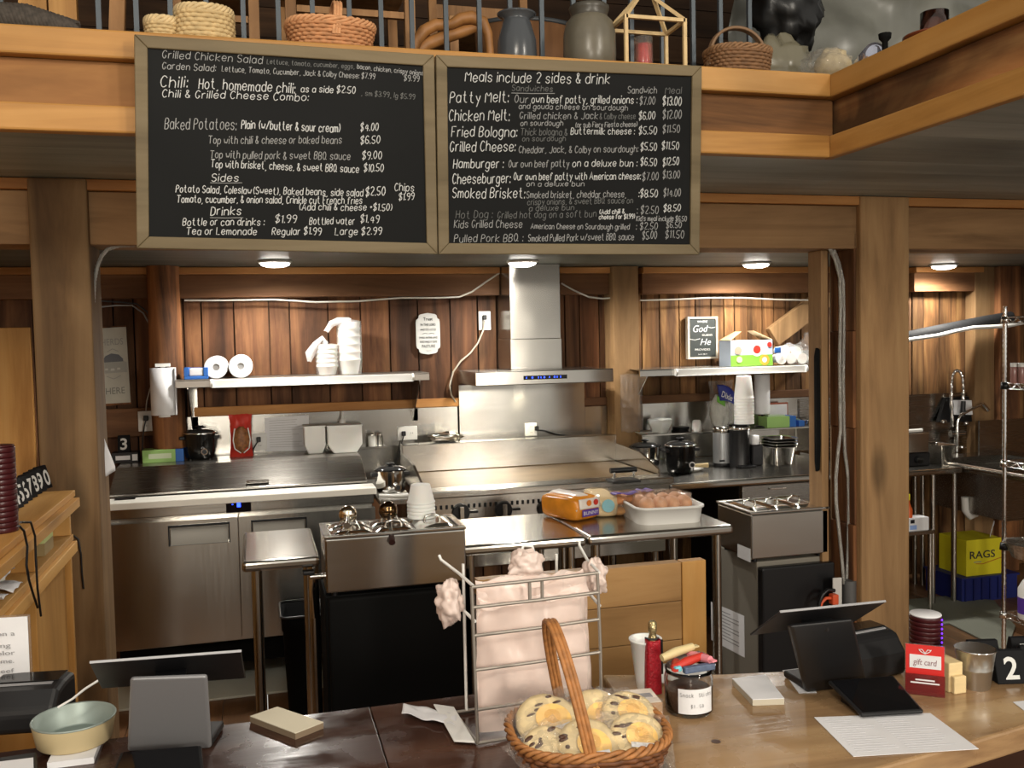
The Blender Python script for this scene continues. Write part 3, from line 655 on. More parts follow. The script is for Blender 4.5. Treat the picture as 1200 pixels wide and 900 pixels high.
# under-counter fridge
a=at(870,575,4.56).x;b=at(950,573,4.56).x; z1=at(900,567,4.56).z
t=thing('undercounter_fridge','low black fridge with grey door under the right counter','fridge',((a+b)/2,4.9,0))
m=MB(); m.box(a,b,4.60,5.2,.02,z1); m.build('body',BLACK,t,bev=.005)
m=MB(); m.box(a,b,4.56,4.598,.06,z1-.004); m.build('door',STEELD,t,bev=.004)
c=at(912,572,4.55); m=MB(); m.box(c.x-.05,c.x+.05,4.545,4.5595,c.z-.006,c.z+.006); m.build('handle',CHROME,t,bev=.002)
# ---- steam warmers and mini fridges
def pan_set(mb,x0,x1,y0,y1,z,n):
    w=(x1-x0)/n
    return [(x0+i*w,x0+(i+1)*w) for i in range(n)]
def warmer(label,x0,x1,y0,y1,z0,z1,ncol,rows):
    t=thing('steam_warmer',label,'food warmer',((x0+x1)/2,(y0+y1)/2,z0),0,'countertop steam warmers')
    m=MB(); m.box(x0,x1,y0,y1,z0+.015,z1-.012); m.build('body',STEEL,t,bev=.006)
    m=MB()
    for x in (x0+.03,x1-.03):
        for y in (y0+.03,y1-.03): m.cyl((x,y,z0),(x,y,z0+.0145),.012,n=10)
    m.build('feet',BLACK,t)
    m=MB()
    for q in ((x0-.004,x1+.004,y0-.004,y0+.02),(x0-.004,x1+.004,y1-.02,y1+.004),(x0-.004,x0+.02,y0+.02,y1-.02),(x1-.02,x1+.004,y0+.02,y1-.02)): m.box(*q,z1-.0115,z1)
    m.build('rim',STEEL,t,bev=.003)
    w=(x1-x0-.044)/ncol
    out=[]
    for i in range(ncol):
        a=x0+.022+i*w; rr=rows[i]; d=(y1-y0-.044)/rr
        for j in range(rr):
            b=y0+.022+j*d
            m=MB(); cx,cy=a+w/2,b+d/2
            m.grid(lambda u,v:Vector((a+.004+(w-.008)*u,b+.004+(d-.008)*v,z1-.006+.012*min(1,6*min(u,1-u))*min(1,6*min(v,1-v)))),16,16)
            m.box(a+.002,a+w-.002,b+.002,b+d-.002,z1-.011,z1-.0065)
            lo=m.build('pan_lid',CHROME,t)
            k=MB(); k.tube([(cx-.03,cy,z1+.007),(cx-.025,cy,z1+.022),(cx,cy,z1+.028),(cx+.025,cy,z1+.022),(cx+.03,cy,z1+.007)],.005,8); k.build('lid_handle',STEELV,lo)
            out.append((cx,cy))
    return t,out
YW1=3.33
wx0=at(381,640,YW1).x; wx1=at(545.5,630,YW1).x; wz0=at(470,693,YW1).z; wz1=at(470,622,YW1).z
wyb=on(375,613,wz1).y
LW,lids=warmer('stainless steam warmer on the left with ladle and foam cups on top',wx0,wx1,YW1,wyb,wz0,wz1,3,[2,2,1])
t=thing('mini_fridge','black mini fridge under the left steam warmer, plain black door','fridge',((wx0+wx1)/2,YW1+.2,0))
m=MB(); m.box(wx0-.005,wx1-.003,YW1+.03,wyb+.05,.02,wz0-.001); m.build('body',BLACKM,t,bev=.006)
m=MB(); m.box(wx0+.005,wx1-.003,YW1-.015,YW1+.029,.05,wz0-.004); m.build('door',BLACKM,t,bev=.008)
m=MB()
for x in (wx0+.05,wx1-.05):
    for y in (YW1+.06,wyb): m.cyl((x,y,0),(x,y,.0195),.02,n=10)
m.build('feet',BLACK,t)
# drain tap at the left side of the warmer
c=at(374,690,YW1+.12)
t=thing('drain_tap','black and chrome drain tap at the left end of the left warmer','tap',(wx0-.03,YW1+.12,c.z))
m=MB(); m.cyl((wx0-.002,YW1+.12,wz0+.05),(wx0-.05,YW1+.12,wz0+.05),.012,n=12); m.tube([(wx0-.04,YW1+.12,wz0+.05),(wx0-.045,YW1+.12,wz0+.0),(wx0-.04,YW1+.12,wz0-.10)],.011,10); m.build('pipe',CHROME,t)
m=MB(); m.box(wx0-.075,wx0-.035,YW1+.1,YW1+.14,wz0+.062,wz0+.075); m.build('lever',BLACK,t,bev=.003)
YW2=3.56
vx0=at(880.5,630,YW2).x; vx1=2.44; vz0=at(885,660,YW2).z; vz1=at(885,600,YW2).z; vyb=on(838,587,vz1).y
RW,lids2=warmer('stainless steam warmer on the right beside the big post',vx0,2.385,YW2,vyb,vz0,vz1,3,[1,1,1])
m=MB(); c=at(871.5,648,0) if 0 else ax(871,648,vx0-.001); m.box(vx0-.0012,vx0-.0003,c.y-.06,c.y+.05,c.z-.028,c.z+.03); m.build('rating_sticker',PAPER,RW)
fx0=at(893,720,YW2-.02).x
t=thing('mini_fridge','dark grey sided mini fridge with black door under the right warmer','fridge',(fx0+.25,YW2+.2,0))
m=MB(); m.box(fx0,2.40,YW2+.02,vyb+.12,.02,vz0-.001); m.build('body',mat('fridge_grey',(.22,.20,.165,1),.5,.2),t,bev=.006)
m=MB(); m.box(fx0,2.40,YW2-.025,YW2+.019,.05,vz0-.02); m.build('door',BLACK,t,bev=.008)
m=MB()
for x in (fx0+.05,2.35):
    for y in (YW2+.06,vyb): m.cyl((x,y,0),(x,y,.0195),.02,n=10)
m.build('feet',BLACK,t)
q=[ax(833,705,fx0-.0006),ax(872.5,722,fx0-.0006),ax(872.5,770.5,fx0-.0006),ax(834,750,fx0-.0006)]
q[0].y=q[3].y=(q[0].y+q[3].y)/2;q[1].y=q[2].y=(q[1].y+q[2].y)/2
m=MB(); m.slab(q,(-.0008,0,0)); pn=tag(m.build('notice_sheet',PAPER),'white typed sheet taped to the side of the right mini fridge','notice')
m=MB()
for k in range(9):
    f=.12+k*.085
    a=q[0].lerp(q[3],f);b=q[1].lerp(q[2],f); m.beam(a.lerp(b,.1)-Vector((.0012,0,0)),a.lerp(b,.85 if k%3 else .6)-Vector((.0012,0,0)),.0006,.004)
m.build('typed_lines',INKG,pn)
# ================================================================ THINGS IN THE KITCHEN
CLEAR=mat('clear_plastic',(.9,.9,.9,1),.15,trans=.92,alpha=.55)
CLEARB=mat('bag_film',(.92,.9,.88,1),.2,trans=.85,alpha=.35)
RED=mat('red_print',srgb(190,52,40),.4); GREEN=mat('green_print',srgb(150,190,110),.6); BLUEP=mat('blue_print',srgb(40,100,180),.5); NAVY=mat('navy_print',srgb(40,48,130),.4)
YEL=mat('yellow_print',srgb(226,214,40),.55); ORG=mat('orange_print',srgb(214,120,40),.45); PURP=mat('purple_print',srgb(80,50,140),.45); TEAL=mat('teal_print',srgb(120,170,180),.5)
GLASS=mat('clear_glass',(.95,.96,.96,1),.03,trans=1,ior=1.45)
def cooker(label,px,yt,yb,wpx,zs,body,glossy=True,knob=True,handles=True):
    c=on(px,yb,zs); c.y+=.06; k=mpp(c); r=wpx*k/2; h=(yb-yt)*k*.98
    t=thing('slow_cooker',label,'slow cooker',(c.x,c.y,zs),0,'slow cookers')
    MB().lathe([(r*.8,.008),(r*.88,.012),(r*.95,h*.3),(r,h*.82),(r*1.0,h*.84)],(c.x,c.y,zs),36,1,.85).build('body',body,t)
    m=MB()
    for dx in (-.6,.6): m.cyl((c.x+dx*r,c.y-.1*r,zs),(c.x+dx*r,c.y-.1*r,zs+.009),.012,n=10)
    m.cyl((c.x,c.y+.6*r,zs),(c.x,c.y+.6*r,zs+.009),.012,n=10); m.build('feet',BLACK,t)
    MB().lathe([(r*.98,h*.84),(r*1.05,h*.85),(r*1.05,h*.885),(r*.96,h*.89)],(c.x,c.y,zs),36,1,.85).build('rim',CHROME if body is BLACKG else BLACKG,t)
    lo=MB().lathe([(r*.97,h*.89),(r*.9,h*.93),(r*.6,h*.985),(.001,h)],(c.x,c.y,zs),36,1,.85).build('lid',mat('smoked_lid',(.03,.03,.03,1),.08),t)
    MB().lathe([(.012,h*.985),(.01,h*1.03),(.024,h*1.06),(.022,h*1.10),(.001,h*1.11)],(c.x,c.y,zs),20).build('lid_knob',BLACK,lo)
    for s in (-1,1):
        m=MB(); m.obox((c.x+s*r*1.06,c.y,zs+h*.72),(.03,.06,.018)); m.build('handle',BLACK,t,bev=.005)
    if knob:
        kk=MB(); yk=c.y-r*.85*.93; kk.cyl((c.x+r*.33,yk-.004,zs+h*.3),(c.x+r*.33,yk-.022,zs+h*.3),.02,.018,20); ko=kk.build('dial',CHROME,t)
        MB().cyl((c.x+r*.33,yk-.0225,zs+h*.3),(c.x+r*.33,yk-.025,zs+h*.3),.012,n=16).build('dial_cap',BLACK,ko)
    return t
ZL=1.065
cooker('black slow cooker with silver dial on the back of the prep table',234,503,540,36,ZL,BLACKG)
ZSD=.9
# narrow stand between prep table and griddle
a,b=PXR+.012,gx0-.025
t=thing('side_stand','narrow steel stand between prep table and griddle','stand',((a+b)/2,4.95,0))
m=MB(); m.box(a,b,4.56,5.3,ZSD-.025,ZSD); m.build('top',STEEL,t,bev=.003)
for x in (a+.02,b-.02):
    for y in (4.6,5.26): MB().cyl((x,y,0),(x,y,ZSD-.0255),.015,n=12).build('leg',STEELV,t)
cooker('silver slow cooker with black lid on the stand left of the griddle',460,547,581,36,ZSD,CHROME)
cooker('silver slow cooker with black lid right of the griddle',761,519,552,36,.9,CHROME)
cooker('black slow cooker with silver dial on the right counter',803,517,556,36,.9,BLACKG)
# tongs on the stand
c=on(470,590,ZSD); c.z=ZSD+.0065; c.y=4.66; c.x=(a+b)/2
t=thing('kitchen_tongs','pale kitchen tongs lying in front of the silver slow cooker by the griddle','tongs',c)
for s in (-1,1):
    m=MB(); pts=[(c.x-.07,c.y+.035,c.z),(c.x-.02,c.y+.012+s*.012,c.z),(c.x+.04,c.y+s*.02-.01,c.z+.002),(c.x+.065,c.y-.012+s*.012,c.z)]; m.tube(pts,[.007,.006,.007,.010],8); m.build('arm',WHITE,t)
# boxes on the prep table
def carton(name,label,cat,x0,x1,y0,y1,zs,depth,m_,cap=None,group=None,capm=None):
    A=on(x0,y1,zs); k=mpp(A); w=(x1-x0)*k; h=(y1-y0)*k
    t=thing(name,label,cat,(A.x+w/2,A.y+depth/2,zs),0,group)
    xb=A.x+w*(cap if cap else 1)
    m=MB(); m.box(A.x,xb,A.y,A.y+depth,zs,zs+h); m.build('carton',m_,t,bev=.002)
    if cap: m=MB(); m.box(xb+.0003,A.x+w,A.y,A.y+depth,zs,zs+h); m.build('end_panel',capm,t,bev=.002)
    m=MB(); m.box(A.x+w*.15,A.x+w*.7,A.y-.0006,A.y-.0001,zs+h*.3,zs+h*.7); m.build('printed_label',mat('pale_label',srgb(200,212,180),.6) if m_ is GREEN else PAPER,t)
    return t,A,w,h
carton('glove_box','green glove box with blue end on the back of the prep table','box',167,213,528,543,ZL,.1,GREEN,.8,capm=BLUEP)
t,A,w,h=carton('black_box','small black and white box at the left end of the prep table','box',131,160,531,543.5,ZL,.09,BLACK)
m=MB(); m.box(A.x+w*.78,A.x+w*.98,A.y-.0007,A.y-.0001,A.z+h*.2,A.z+h*.8); m.build('label_patch',PAPER,t)
TENTM=mat('tent_black',(.006,.006,.007,1),.65,spec=.15)
tentW=mat('number_white',(.62,.62,.6,1),.6)
def tent(label,num,c,w,h,d,rz,group='black order number blocks'):
    """small black standing block with a white number"""
    t=thing('number_block',label,'number block',(0,0,0),0,group)
    m=MB(); m.prism([(0,0),(d,0),(d*.62,h),(d*.42,h)],-w/2,w/2,'x'); m.build('block',TENTM,t,bev=.002)
    n=Vector((0,-h,d*.42)).normalized(); up=Vector((0,d*.42,h)).normalized()
    printed('numeral',num,tentW,t,Vector((0,d*.42*.16,h*.16))+n*.0008,(1,0,0),up,h*.66,None,.0003,True,.02)
    t.location=c; t.rotation_euler=(0,0,rz); return t
tent('black number block with white 3 on the little black box beside the glove box','3',Vector((A.x+w*.45,A.y+.02,A.z+h)),.06,.088,.05,0)
# bag of red seasoned snacks
def pillow(mb,w,h,d,nu=18,nv=22,wr=.006,seed=0,pinch=.86):
    """upright film bag, base at origin, facing -y"""
    def f(s):
        def g(u,v):
            e=(1-abs(2*u-1)**2.4)*(min(1,(1-v)*2.2)**.7)*min(1,.55+v*3)
            ww=w*(1-(1-pinch)*math.sin(math.pi*min(1,v*1.1))) if v<.75 else w*(pinch+(1-pinch)*(v-.75)/.25)
            x=(u-.5)*ww; z=h*v
            nz=noise.noise(Vector((u*5,v*7,seed+s)))*wr
            return Vector((x,s*(d/2*e)+nz,z+noise.noise(Vector((u*6,seed,s*.0)))*wr*(v>.9)))
        return g
    mb.grid(f(-1),nu,nv); mb.grid(f(1),nu,nv)
c=on(283,536,ZL); k=mpp(c); w=.125; h=50*k
t=thing('snack_bag','red bag of seasoned snacks with clear window standing on the prep table','bag',(0,0,0))
m=MB(); pillow(m,w,h,.075,seed=3); m.build('bag',RED,t)
SNK=mat('snack_pieces',srgb(150,96,52),.5,noise_amt=.6,nscale=60)
m=MB(); m.grid(lambda u,v:Vector(((u-.5)*w*.66*math.sin(math.pi*min(.98,max(.03,v)))**.4,-.0495+.016*abs(2*u-1)**2+.012*abs(2*v-1)**2+.003*noise.noise(Vector((u*14,v*22,1))),h*.1+h*.62*v)),14,24); m.build('window',SNK,t,solid=.002)
m=MB(); 
for s in (-1,1): m.tube([(s*w*.06,-.046,h*.10),(s*w*.30,-.037,h*.2),(s*w*.36,-.033,h*.4),(s*w*.28,-.03,h*.68)],.0035,6)
m.build('window_edge',WHITE,t)
t.location=(c.x,c.y+.05,ZL); t.rotation_euler=(0,0,.12)
# foam food trays standing on the prep table
def foam_box(label,x0,x1,y0,y1,zs,depth,dy=0):
    A=on((x0+x1)/2,y1,zs); k=mpp(A); w=(x1-x0)*k; h=(y1-y0)*k
    t=thing('foam_container',label,'food container',(A.x,A.y+depth/2,zs),0,'white foam containers on the prep table')
    m=MB(); m.prism([(-w/2,h),(-w/2,h*.3),(-w*.33,0),(w*.33,0),(w/2,h*.3),(w/2,h)],0,depth,'y'); m.M=None
    for i,p in enumerate(m.v): m.v[i]=p+Vector((A.x,A.y,zs))
    m.build('container',FOAM,t,bev=.008,seg=3)
    m=MB(); m.box(A.x-w/2-.004,A.x+w/2+.004,A.y-.004,A.y+depth+.004,zs+h-.006,zs+h); m.build('lid_flange',FOAM,t,bev=.002)
foam_box('narrow white foam container on the prep table, left of the wide one',357.5,382,499,532,ZL,.14)
foam_box('wide white foam container at the right end of the prep table',385,425,498,531,ZL,.16)
# squeeze bottle and shakers behind
zsk=at(440,523,YW-.1).z
t=thing('ledge_shelf','short steel ledge on the backsplash right of the prep table','ledge',(at(440,523,YW-.06).x,YW-.06,zsk-.02))
m=MB(); m.box(at(384,523,YW-.06).x,at(452,523,YW-.06).x,YW-.115,YW-.0165,zsk-.012,zsk); m.build('plate',STEEL,t,bev=.002)
def shaker(px,y0,y1,label,m_,w=9):
    c=at(px,y1,YW-.08); c.z=zsk; k=mpp(c); r=w*k/2; h=(y1-y0)*k
    t=thing('spice_shaker',label,'shaker',c,0,'shakers behind the foam containers')
    MB().lathe([(r*.95,0),(r,.004),(r,h*.7),(r*.8,h*.78)],c,20).build('body',m_,t)
    MB().lathe([(r*.85,h*.78),(r*.88,h*.95),(r*.5,h)],c,20).build('cap',STEELV,t)
shaker(436,507,523,'white shaker on the backsplash ledge',WHITE); shaker(445.5,507,523,'clear shaker with metal cap on the backsplash ledge',GLASS,7)
c=at(402,523,YW-.075); c.z=zsk; k=mpp(c)
t=thing('squeeze_bottle','clear squeeze bottle with nozzle behind the wide foam container','bottle',c)
MB().lathe([(.022,0),(.026,.005),(.026,26*k),(.018,29*k)],c,24).build('body',WHITE,t)
MB().lathe([(.019,29*k),(.019,32*k),(.008,34*k),(.003,42*k)],c,18).build('nozzle',WHITE,t)
# sheet of paper propped on the lid
q=[at(310,490,YW-.02),at(362,486.5,YW-.02),at(362,528,YW-.02),at(311,529,YW-.02)]
m=MB(); m.slab(q,(0,.0008,0)); t=tag(m.build('recipe_sheet',PAPER),'white printed sheet hanging on the backsplash behind the prep table','sheet')
m=MB()
for k_ in range(12):
    f=.1+k_*.07; a=q[0].lerp(q[3],f);b=q[1].lerp(q[2],f); m.beam(a.lerp(b,.1)-Vector((0,.0008,0)),a.lerp(b,.6+.3*random.random())-Vector((0,.0008,0)),.0006,.003)
m.build('typed_lines',mat('faint_ink',(.5,.5,.5,1),.8),t)
# ---- outlets
def outlet(label,x0,x1,y0,y1,Y,plug=None,cord=None,holes=True):
    a=at(x0,y0,Y);b=at(x1,y1,Y)
    t=thing('outlet',label,'outlet',((a.x+b.x)/2,Y,b.z),0,'wall outlets')
    m=MB(); m.box(a.x,b.x,Y-.008,Y,b.z,a.z); m.build('cover_plate',WHITE,t,bev=.003)
    wide=(b.x-a.x)>(a.z-b.z)
    for s in (-1,1):
        cx=(a.x+b.x)/2+(s*(b.x-a.x)*.22 if wide else 0); cz=(a.z+b.z)/2+(0 if wide else s*(a.z-b.z)*.22)
        m=MB(); m.cyl((cx,Y-.0081,cz),(cx,Y-.010,cz),.014,n=16); so=m.build('socket',WHITE,t)
        m=MB(); m.box(cx-.006,cx-.004,Y-.0106,Y-.0101,cz-.004,cz+.004); m.box(cx+.004,cx+.006,Y-.0106,Y-.0101,cz-.004,cz+.004); m.build('slot',BLACK,so)
    if plug:
        p=at(plug[0],plug[1],Y-.02); m=MB(); m.obox((p.x,Y-.0225,p.z),(.024,.022,.028)); m.build('plug',BLACK,t,bev=.004)
        if cord:
            pts=[Vector((p.x,Y-.03,p.z-.01))]+[at(x,y,Y-.03) for x,y in cord]; MB().tube(pts,.0035,8).build('plug_cord',BLACK,t)
outlet('wall outlet with black plug behind the snack bag on the backsplash',296,313,508,527,YW-.017,(303,515),[(301,519),(297,526),(294,534)])
outlet('wall outlet with black plug above the silver slow cooker by the griddle',465.5,489,500,515,YW-.017,(473,508),[(471,518),(468,532),(463,545)])
outlet('wall outlet with black plug left of the hood chimney',560.5,575,365,386.5,YW-.012,(568,372),None)
outlet('wall outlet with black plug behind the griddle guard, on the shiny sheet',615,629,496,510.5,YW-.045,(629,502),[(640,505),(652,509),(668,511)])
outlet('wall outlet with black plug under the paper towel holder by the farm sign',161.5,180,482,505,YW-.052,(171,490),[(169,500),(167,515),(167,530)])
outlet('blank wall outlet half hidden by the left edge of the hood chimney',590,604,364,386.5,YW-.012)
# hood cord
m=MB(); pts=[at(x,y,YW-.04) for x,y in ((568,376),(566,388),(560,402),(551,414),(540,423),(531,436),(527,452),(529,463),(534,471))]
tag(m.tube(pts,.005,8).build('hood_cord',mat('tan_cord',(.45,.40,.32,1),.5)),'tan power cord looping from the outlet to the range hood','cord')
# long white cable along the wall boards
CBL=mat('pale_cable',(.55,.52,.46,1),.5)
def cable(label,pts,Y,r=.005,m_=None,name='wall_cable'):
    P=[at(x,y,Y) if not callable(Y) else Y(x,y) for x,y in pts]
    return tag(MB().tube(P,r,8).build(name,m_ or CBL),label,'cable')
cable('long pale cable sagging along the top of the left wall boards',[(216,352),(260,352),(320,351),(370,354),(420,353),(470,349),(515,349),(538,348),(553,342),(570,330),(585,320)],YW-.115)
cable('pale cable running from the chimney to the square wall post',[(658,332),(672,340),(690,348),(706,350),(718,349)],YW-.115)
cable('pale cable along the wall boards above the right wall shelf',[(750,352),(790,351),(830,349),(870,349),(910,351),(962,352)],YW-.115)
cable('upper grey cable across the wall above the farm sign',[(105,352),(140,354),(160,356),(172,365),(179,380),(182,400),(182,430)],YW-.115,.004,IRON)
cable('lower grey cable curving down above the farm sign',[(105,361),(135,358),(155,358),(168,367),(176,382),(180,398)],YW-.12,.004,mat('grey_cable',(.3,.3,.3,1),.5))
cable('thin cable dropping from the log post to the outlet under the paper towels',[(181,440),(176,455),(172,470),(171,482)],YW-.075,.003,CBL)
# ---- signs
def farm_sign():
    Y=YW-.03
    q=[at(113.5,385,Y),at(147.5,383,Y),at(153,471.5,Y),at(118,473.5,Y)]
    t=thing('farm_sign','tilted pale farm sign with grey barn picture reading HERDS and HERE','sign',(q[3]+q[2])/2)
    m=MB(); m.slab(q,(0,.012,0)); m.build('board',mat('sign_cream',(.56,.55,.48,1),.7,noise_amt=.12,nscale=12),t)
    ux=(q[1]-q[0]).normalized(); uy=(q[0]-q[3]).normalized(); W_=(q[1]-q[0]).length; H_=(q[0]-q[3]).length
    L=lambda u,v:q[3]+ux*(u*W_)+uy*(v*H_)+Vector((0,-.001,0))
    GI=mat('sign_grey',(.33,.33,.31,1),.8); GD=mat('sign_slate',(.16,.17,.19,1),.8); GM=mat('sign_mid',(.40,.40,.37,1),.8)
    printed('lettering','HERDS',GI,t,L(.12,.77),ux,uy,H_*.085,W_*.76)
    printed('lettering','HERE',mat('sign_dark',(.22,.22,.2,1),.8),t,L(.2,.12),ux,uy,H_*.085,W_*.66)
    m=MB(); m.slab([L(.03,.40),L(.97,.40),L(.97,.53),L(.8,.57),L(.55,.55),L(.3,.56),L(.03,.52)],(0,-.0004,0)); po=m.build('picture',GM,t)
    m=MB(); m.slab([L(.15,.58),L(.25,.63),L(.45,.66),L(.7,.64),L(.85,.58),L(.85,.545),L(.2,.545)],(0,-.0008,0)); m.build('barn_shape',GD,po)
    m=MB()
    for u,v,s in ((.2,.44,.05),(.4,.43,.06),(.62,.44,.05)): m.slab([L(u,v),L(u+s*2.4,v),L(u+s*2.2,v+s*.5),L(u+s*.3,v+s*.5)],(0,-.0011,0))
    m.build('animal_shapes',mat('sign_pale',(.6,.6,.56,1),.8),po)
    m=MB(); 
    for a,b in (((.25,.36),(.5,.32)),((.5,.32),(.75,.36)),((.3,.68),(.5,.72)),((.5,.72),(.7,.68))): MB().beam(L(*a),L(*b),.001,.003).build('chevron_bar',GI,t)
    m=MB(); m.slab([L(-.07,-.035),L(1.04,-.03),L(1.0,1.02),L(-.1,1.02)],(0,.006,0)); 
    for i,p in enumerate(m.v): m.v[i]=p+Vector((0,.0145,0))
    m.build('backing_board',LOGW,t)
farm_sign()
def plaque():
    Y=YW-.03; a=at(487,367,Y); b=at(516,415,Y); x0,x1,z0,z1=a.x,b.x,b.z,a.z
    w=x1-x0;h=z1-z0; c=.16*w
    out=[]
    def arc(cx,cz,r,t0,t1):
        for i in range(7):
            t=t0+(t1-t0)*i/6; out.append((cx+r*math.cos(t),cz+r*math.sin(t)))
    P=math.pi
    i=.06*w
    pts=[]
    arc(x0+i,z0+c*.9,c*.5,P*1.0,P*1.0) if 0 else None
    sh=.13*w
    # plaque outline with scooped shoulders
    arc(x0+sh,z0+c,c,P,P*1.0) if 0 else None
    out=[(x0,z0+.22*h),(x0+.02*w,z0+.16*h),(x0+.1*w,z0+.13*h),(x0+.13*w,z0+.06*h),(x0+.2*w,z0+.03*h),(x0+.35*w,z0+.015*h),(x0+.5*w,z0),(x0+.65*w,z0+.015*h),(x0+.8*w,z0+.03*h),(x0+.87*w,z0+.06*h),(x0+.9*w,z0+.13*h),(x0+.98*w,z0+.16*h),(x1,z0+.22*h)]
    top=[(x,z0+z1-z) for x,z in reversed(out)]; out=out+top
    t=thing('verse_plaque','white shaped plaque with grey verse lettering left of the hood','plaque',((x0+x1)/2,Y,z0))
    m=MB(); m.prism(out,Y-.008,Y+.008,'y'); m.build('board',mat('plaque_white',(.5,.5,.48,1),.5),t)
    gm=mat('verse_ink',(.03,.033,.033,1),.7); R=(1,0,0);U=(0,0,1)
    for s,v,hh,ww in (('Trust',.82,.075,.4),('IN THE LORD',.69,.055,.64),('AND DO GOOD',.575,.05,.68),('DWELL IN THE LAND',.38,.05,.78),('AND ENJOY SAFE',.28,.05,.74),('PASTURE',.165,.07,.56),('Psalm 37:3',.08,.02,.2)):
        printed('lettering',s,gm,t,((x0+x1)/2,Y-.0085,z0+v*h),R,U,hh*h,ww*w,.0004,True,.012)
    for s in (-1,1): MB().tube([((x0+x1)/2+s*.02*w,Y-.009,z0+.5*h),((x0+x1)/2+s*.15*w,Y-.009,z0+.51*h),((x0+x1)/2+s*.25*w,Y-.009,z0+.495*h)],.0012,4).build('flourish',gm,t)
plaque()
def godsign():
    Y=YW-.03; a=at(804.5,371.5,Y); b=at(840,420,Y); x0,x1,z0,z1=a.x,b.x,b.z,a.z; w=x1-x0;h=z1-z0
    t=thing('wall_sign','black framed sign with white script reading Where God Guides He Provides','sign',((x0+x1)/2,Y,z0))
    fr=MB(); 
    for q in ((x0,x1,z1-.012,z1),(x0,x1,z0,z0+.012),(x0,x0+.012,z0+.012,z1-.012),(x1-.012,x1,z0+.012,z1-.012)): fr.box(q[0],q[1],Y-.018,Y+.016,q[2],q[3])
    fr.build('frame',mat('frame_cream',(.62,.56,.45,1),.6),t)
    m=MB(); m.box(x0+.012,x1-.012,Y-.010,Y+.015,z0+.012,z1-.012); m.build('panel',mat('sign_black',(.03,.036,.034,1),.6),t)
    R=(1,0,0);U=(0,0,1);y=Y-.0105
    for s,u,v,hh,ww,sh in (('WHERE',.5,.86,.05,.34,0),('God',.44,.64,.16,.5,.3),('GUIDES',.66,.545,.04,.34,0),('He',.6,.33,.15,.36,.3),('PROVIDES',.5,.2,.045,.5,0),('Isaiah 58:11',.5,.10,.025,.3,0)):
        printed('lettering',s,CHALK if len(s)<4 else WHITE,t,(x0+u*w,y,z0+v*h),R,U,hh*h,ww*w,.0004,True,0,sh)
    m=MB(); m.tube([(x0+.66*w,y-.0005,z0+.76*h),(x0+.8*w,y-.0005,z0+.73*h),(x0+.95*w,y-.0005,z0+.75*h)],.0015,4); m.build('flourish',WHITE,t); m=MB(); m.tube([(x0+.08*w,y-.0005,z0+.47*h),(x0+.25*w,y-.0005,z0+.45*h),(x0+.42*w,y-.0005,z0+.48*h)],.0015,4)
    m.build('flourish',WHITE,t)
godsign()
# ---- paper towel holder on the log
Yt=YW-.25
c=at(193,490,Yt); k=mpp(c); zt_=at(193,431,Yt).z; zb_=at(193,486,Yt).z; r=14.5*k
t=thing('paper_towel_roll','upright white paper towel roll on a holder fixed to the log post','paper towels',(c.x,Yt,zb_))
m=MB(); m.lathe([(.02,zb_),(r,zb_),(r,zt_),(.02,zt_)],(c.x,Yt,0),36); m.box(c.x+r-.004,c.x+r+.0,Yt-.05,Yt,zb_,zt_); m.build('roll',PAPER,t)
m=MB(); m.cyl((c.x,Yt,zb_-.012),(c.x,Yt,zt_+.012),.012,n=14); m.box(c.x-.035,c.x+.035,Yt-.02,YW-.2,zt_+.006,zt_+.022); m.lathe([(.03,-.012),(.026,-.002),(.02,0)],(c.x,Yt,zb_),20); m.build('holder',WHITE,t)
# ---- things on the left wall shelf
def roll_lying(label,cx,cy,rpx,zs,ys):
    c=at(cx,cy,ys); k=mpp(c); r=rpx*k; c.z=zs+r
    t=thing('paper_towel_roll',label,'paper towels',(c.x,ys+.1,zs),0,'paper towel rolls lying on the wall shelf')
    n=36; m=MB()
    vs=[]
    for y,rr in ((ys,r*.28),(ys,r),(ys+.24,r),(ys+.24,r*.28)):
        for i in range(n): a=2*math.pi*i/n; vs.append((c.x+rr*math.cos(a),y,c.z+rr*math.sin(a)))
    m.add(vs,[(j*n+i,j*n+(i+1)%n,((j+1)%4)*n+(i+1)%n,((j+1)%4)*n+i) for j in range(4) for i in range(n)],False); m.build('roll',PAPER,t,bev=.003)
    m=MB(); m.cyl((c.x,ys+.004,c.z),(c.x,ys+.236,c.z),r*.279,n=20); m.build('core',mat('core_grey',(.25,.24,.23,1),.8),t)
roll_lying('left one of two white paper towel rolls on the left wall shelf',253,430.5,13.2,ZSL,5.16)
roll_lying('right one of two white paper towel rolls on the left wall shelf',282,430,13.6,ZSL,5.15)
c=on(226,447,ZSL)
c.y=max(c.y,5.15); k=mpp(c); w=27*k
t=thing('sponge_pack','blue open topped pack of pale cloths at the left end of the wall shelf','pack',(c.x,5.2,ZSL))
m=MB(); m.box(c.x-w/2,c.x+w/2,5.15,5.25,ZSL,ZSL+.016); m.box(c.x-w/2,c.x-w*.3,5.15,5.25,ZSL+.0161,ZSL+.062); m.box(c.x+w*.3,c.x+w/2,5.15,5.25,ZSL+.0161,ZSL+.062); m.box(c.x-w/2,c.x+w/2,5.245,5.25,ZSL+.0161,ZSL+.06); m.build('wrapper',BLUEP,t,bev=.003)
m=MB(); m.box(c.x-w*.29,c.x+w*.29,5.155,5.24,ZSL+.0165,ZSL+.057); m.build('cloths',PAPER,t,bev=.006)
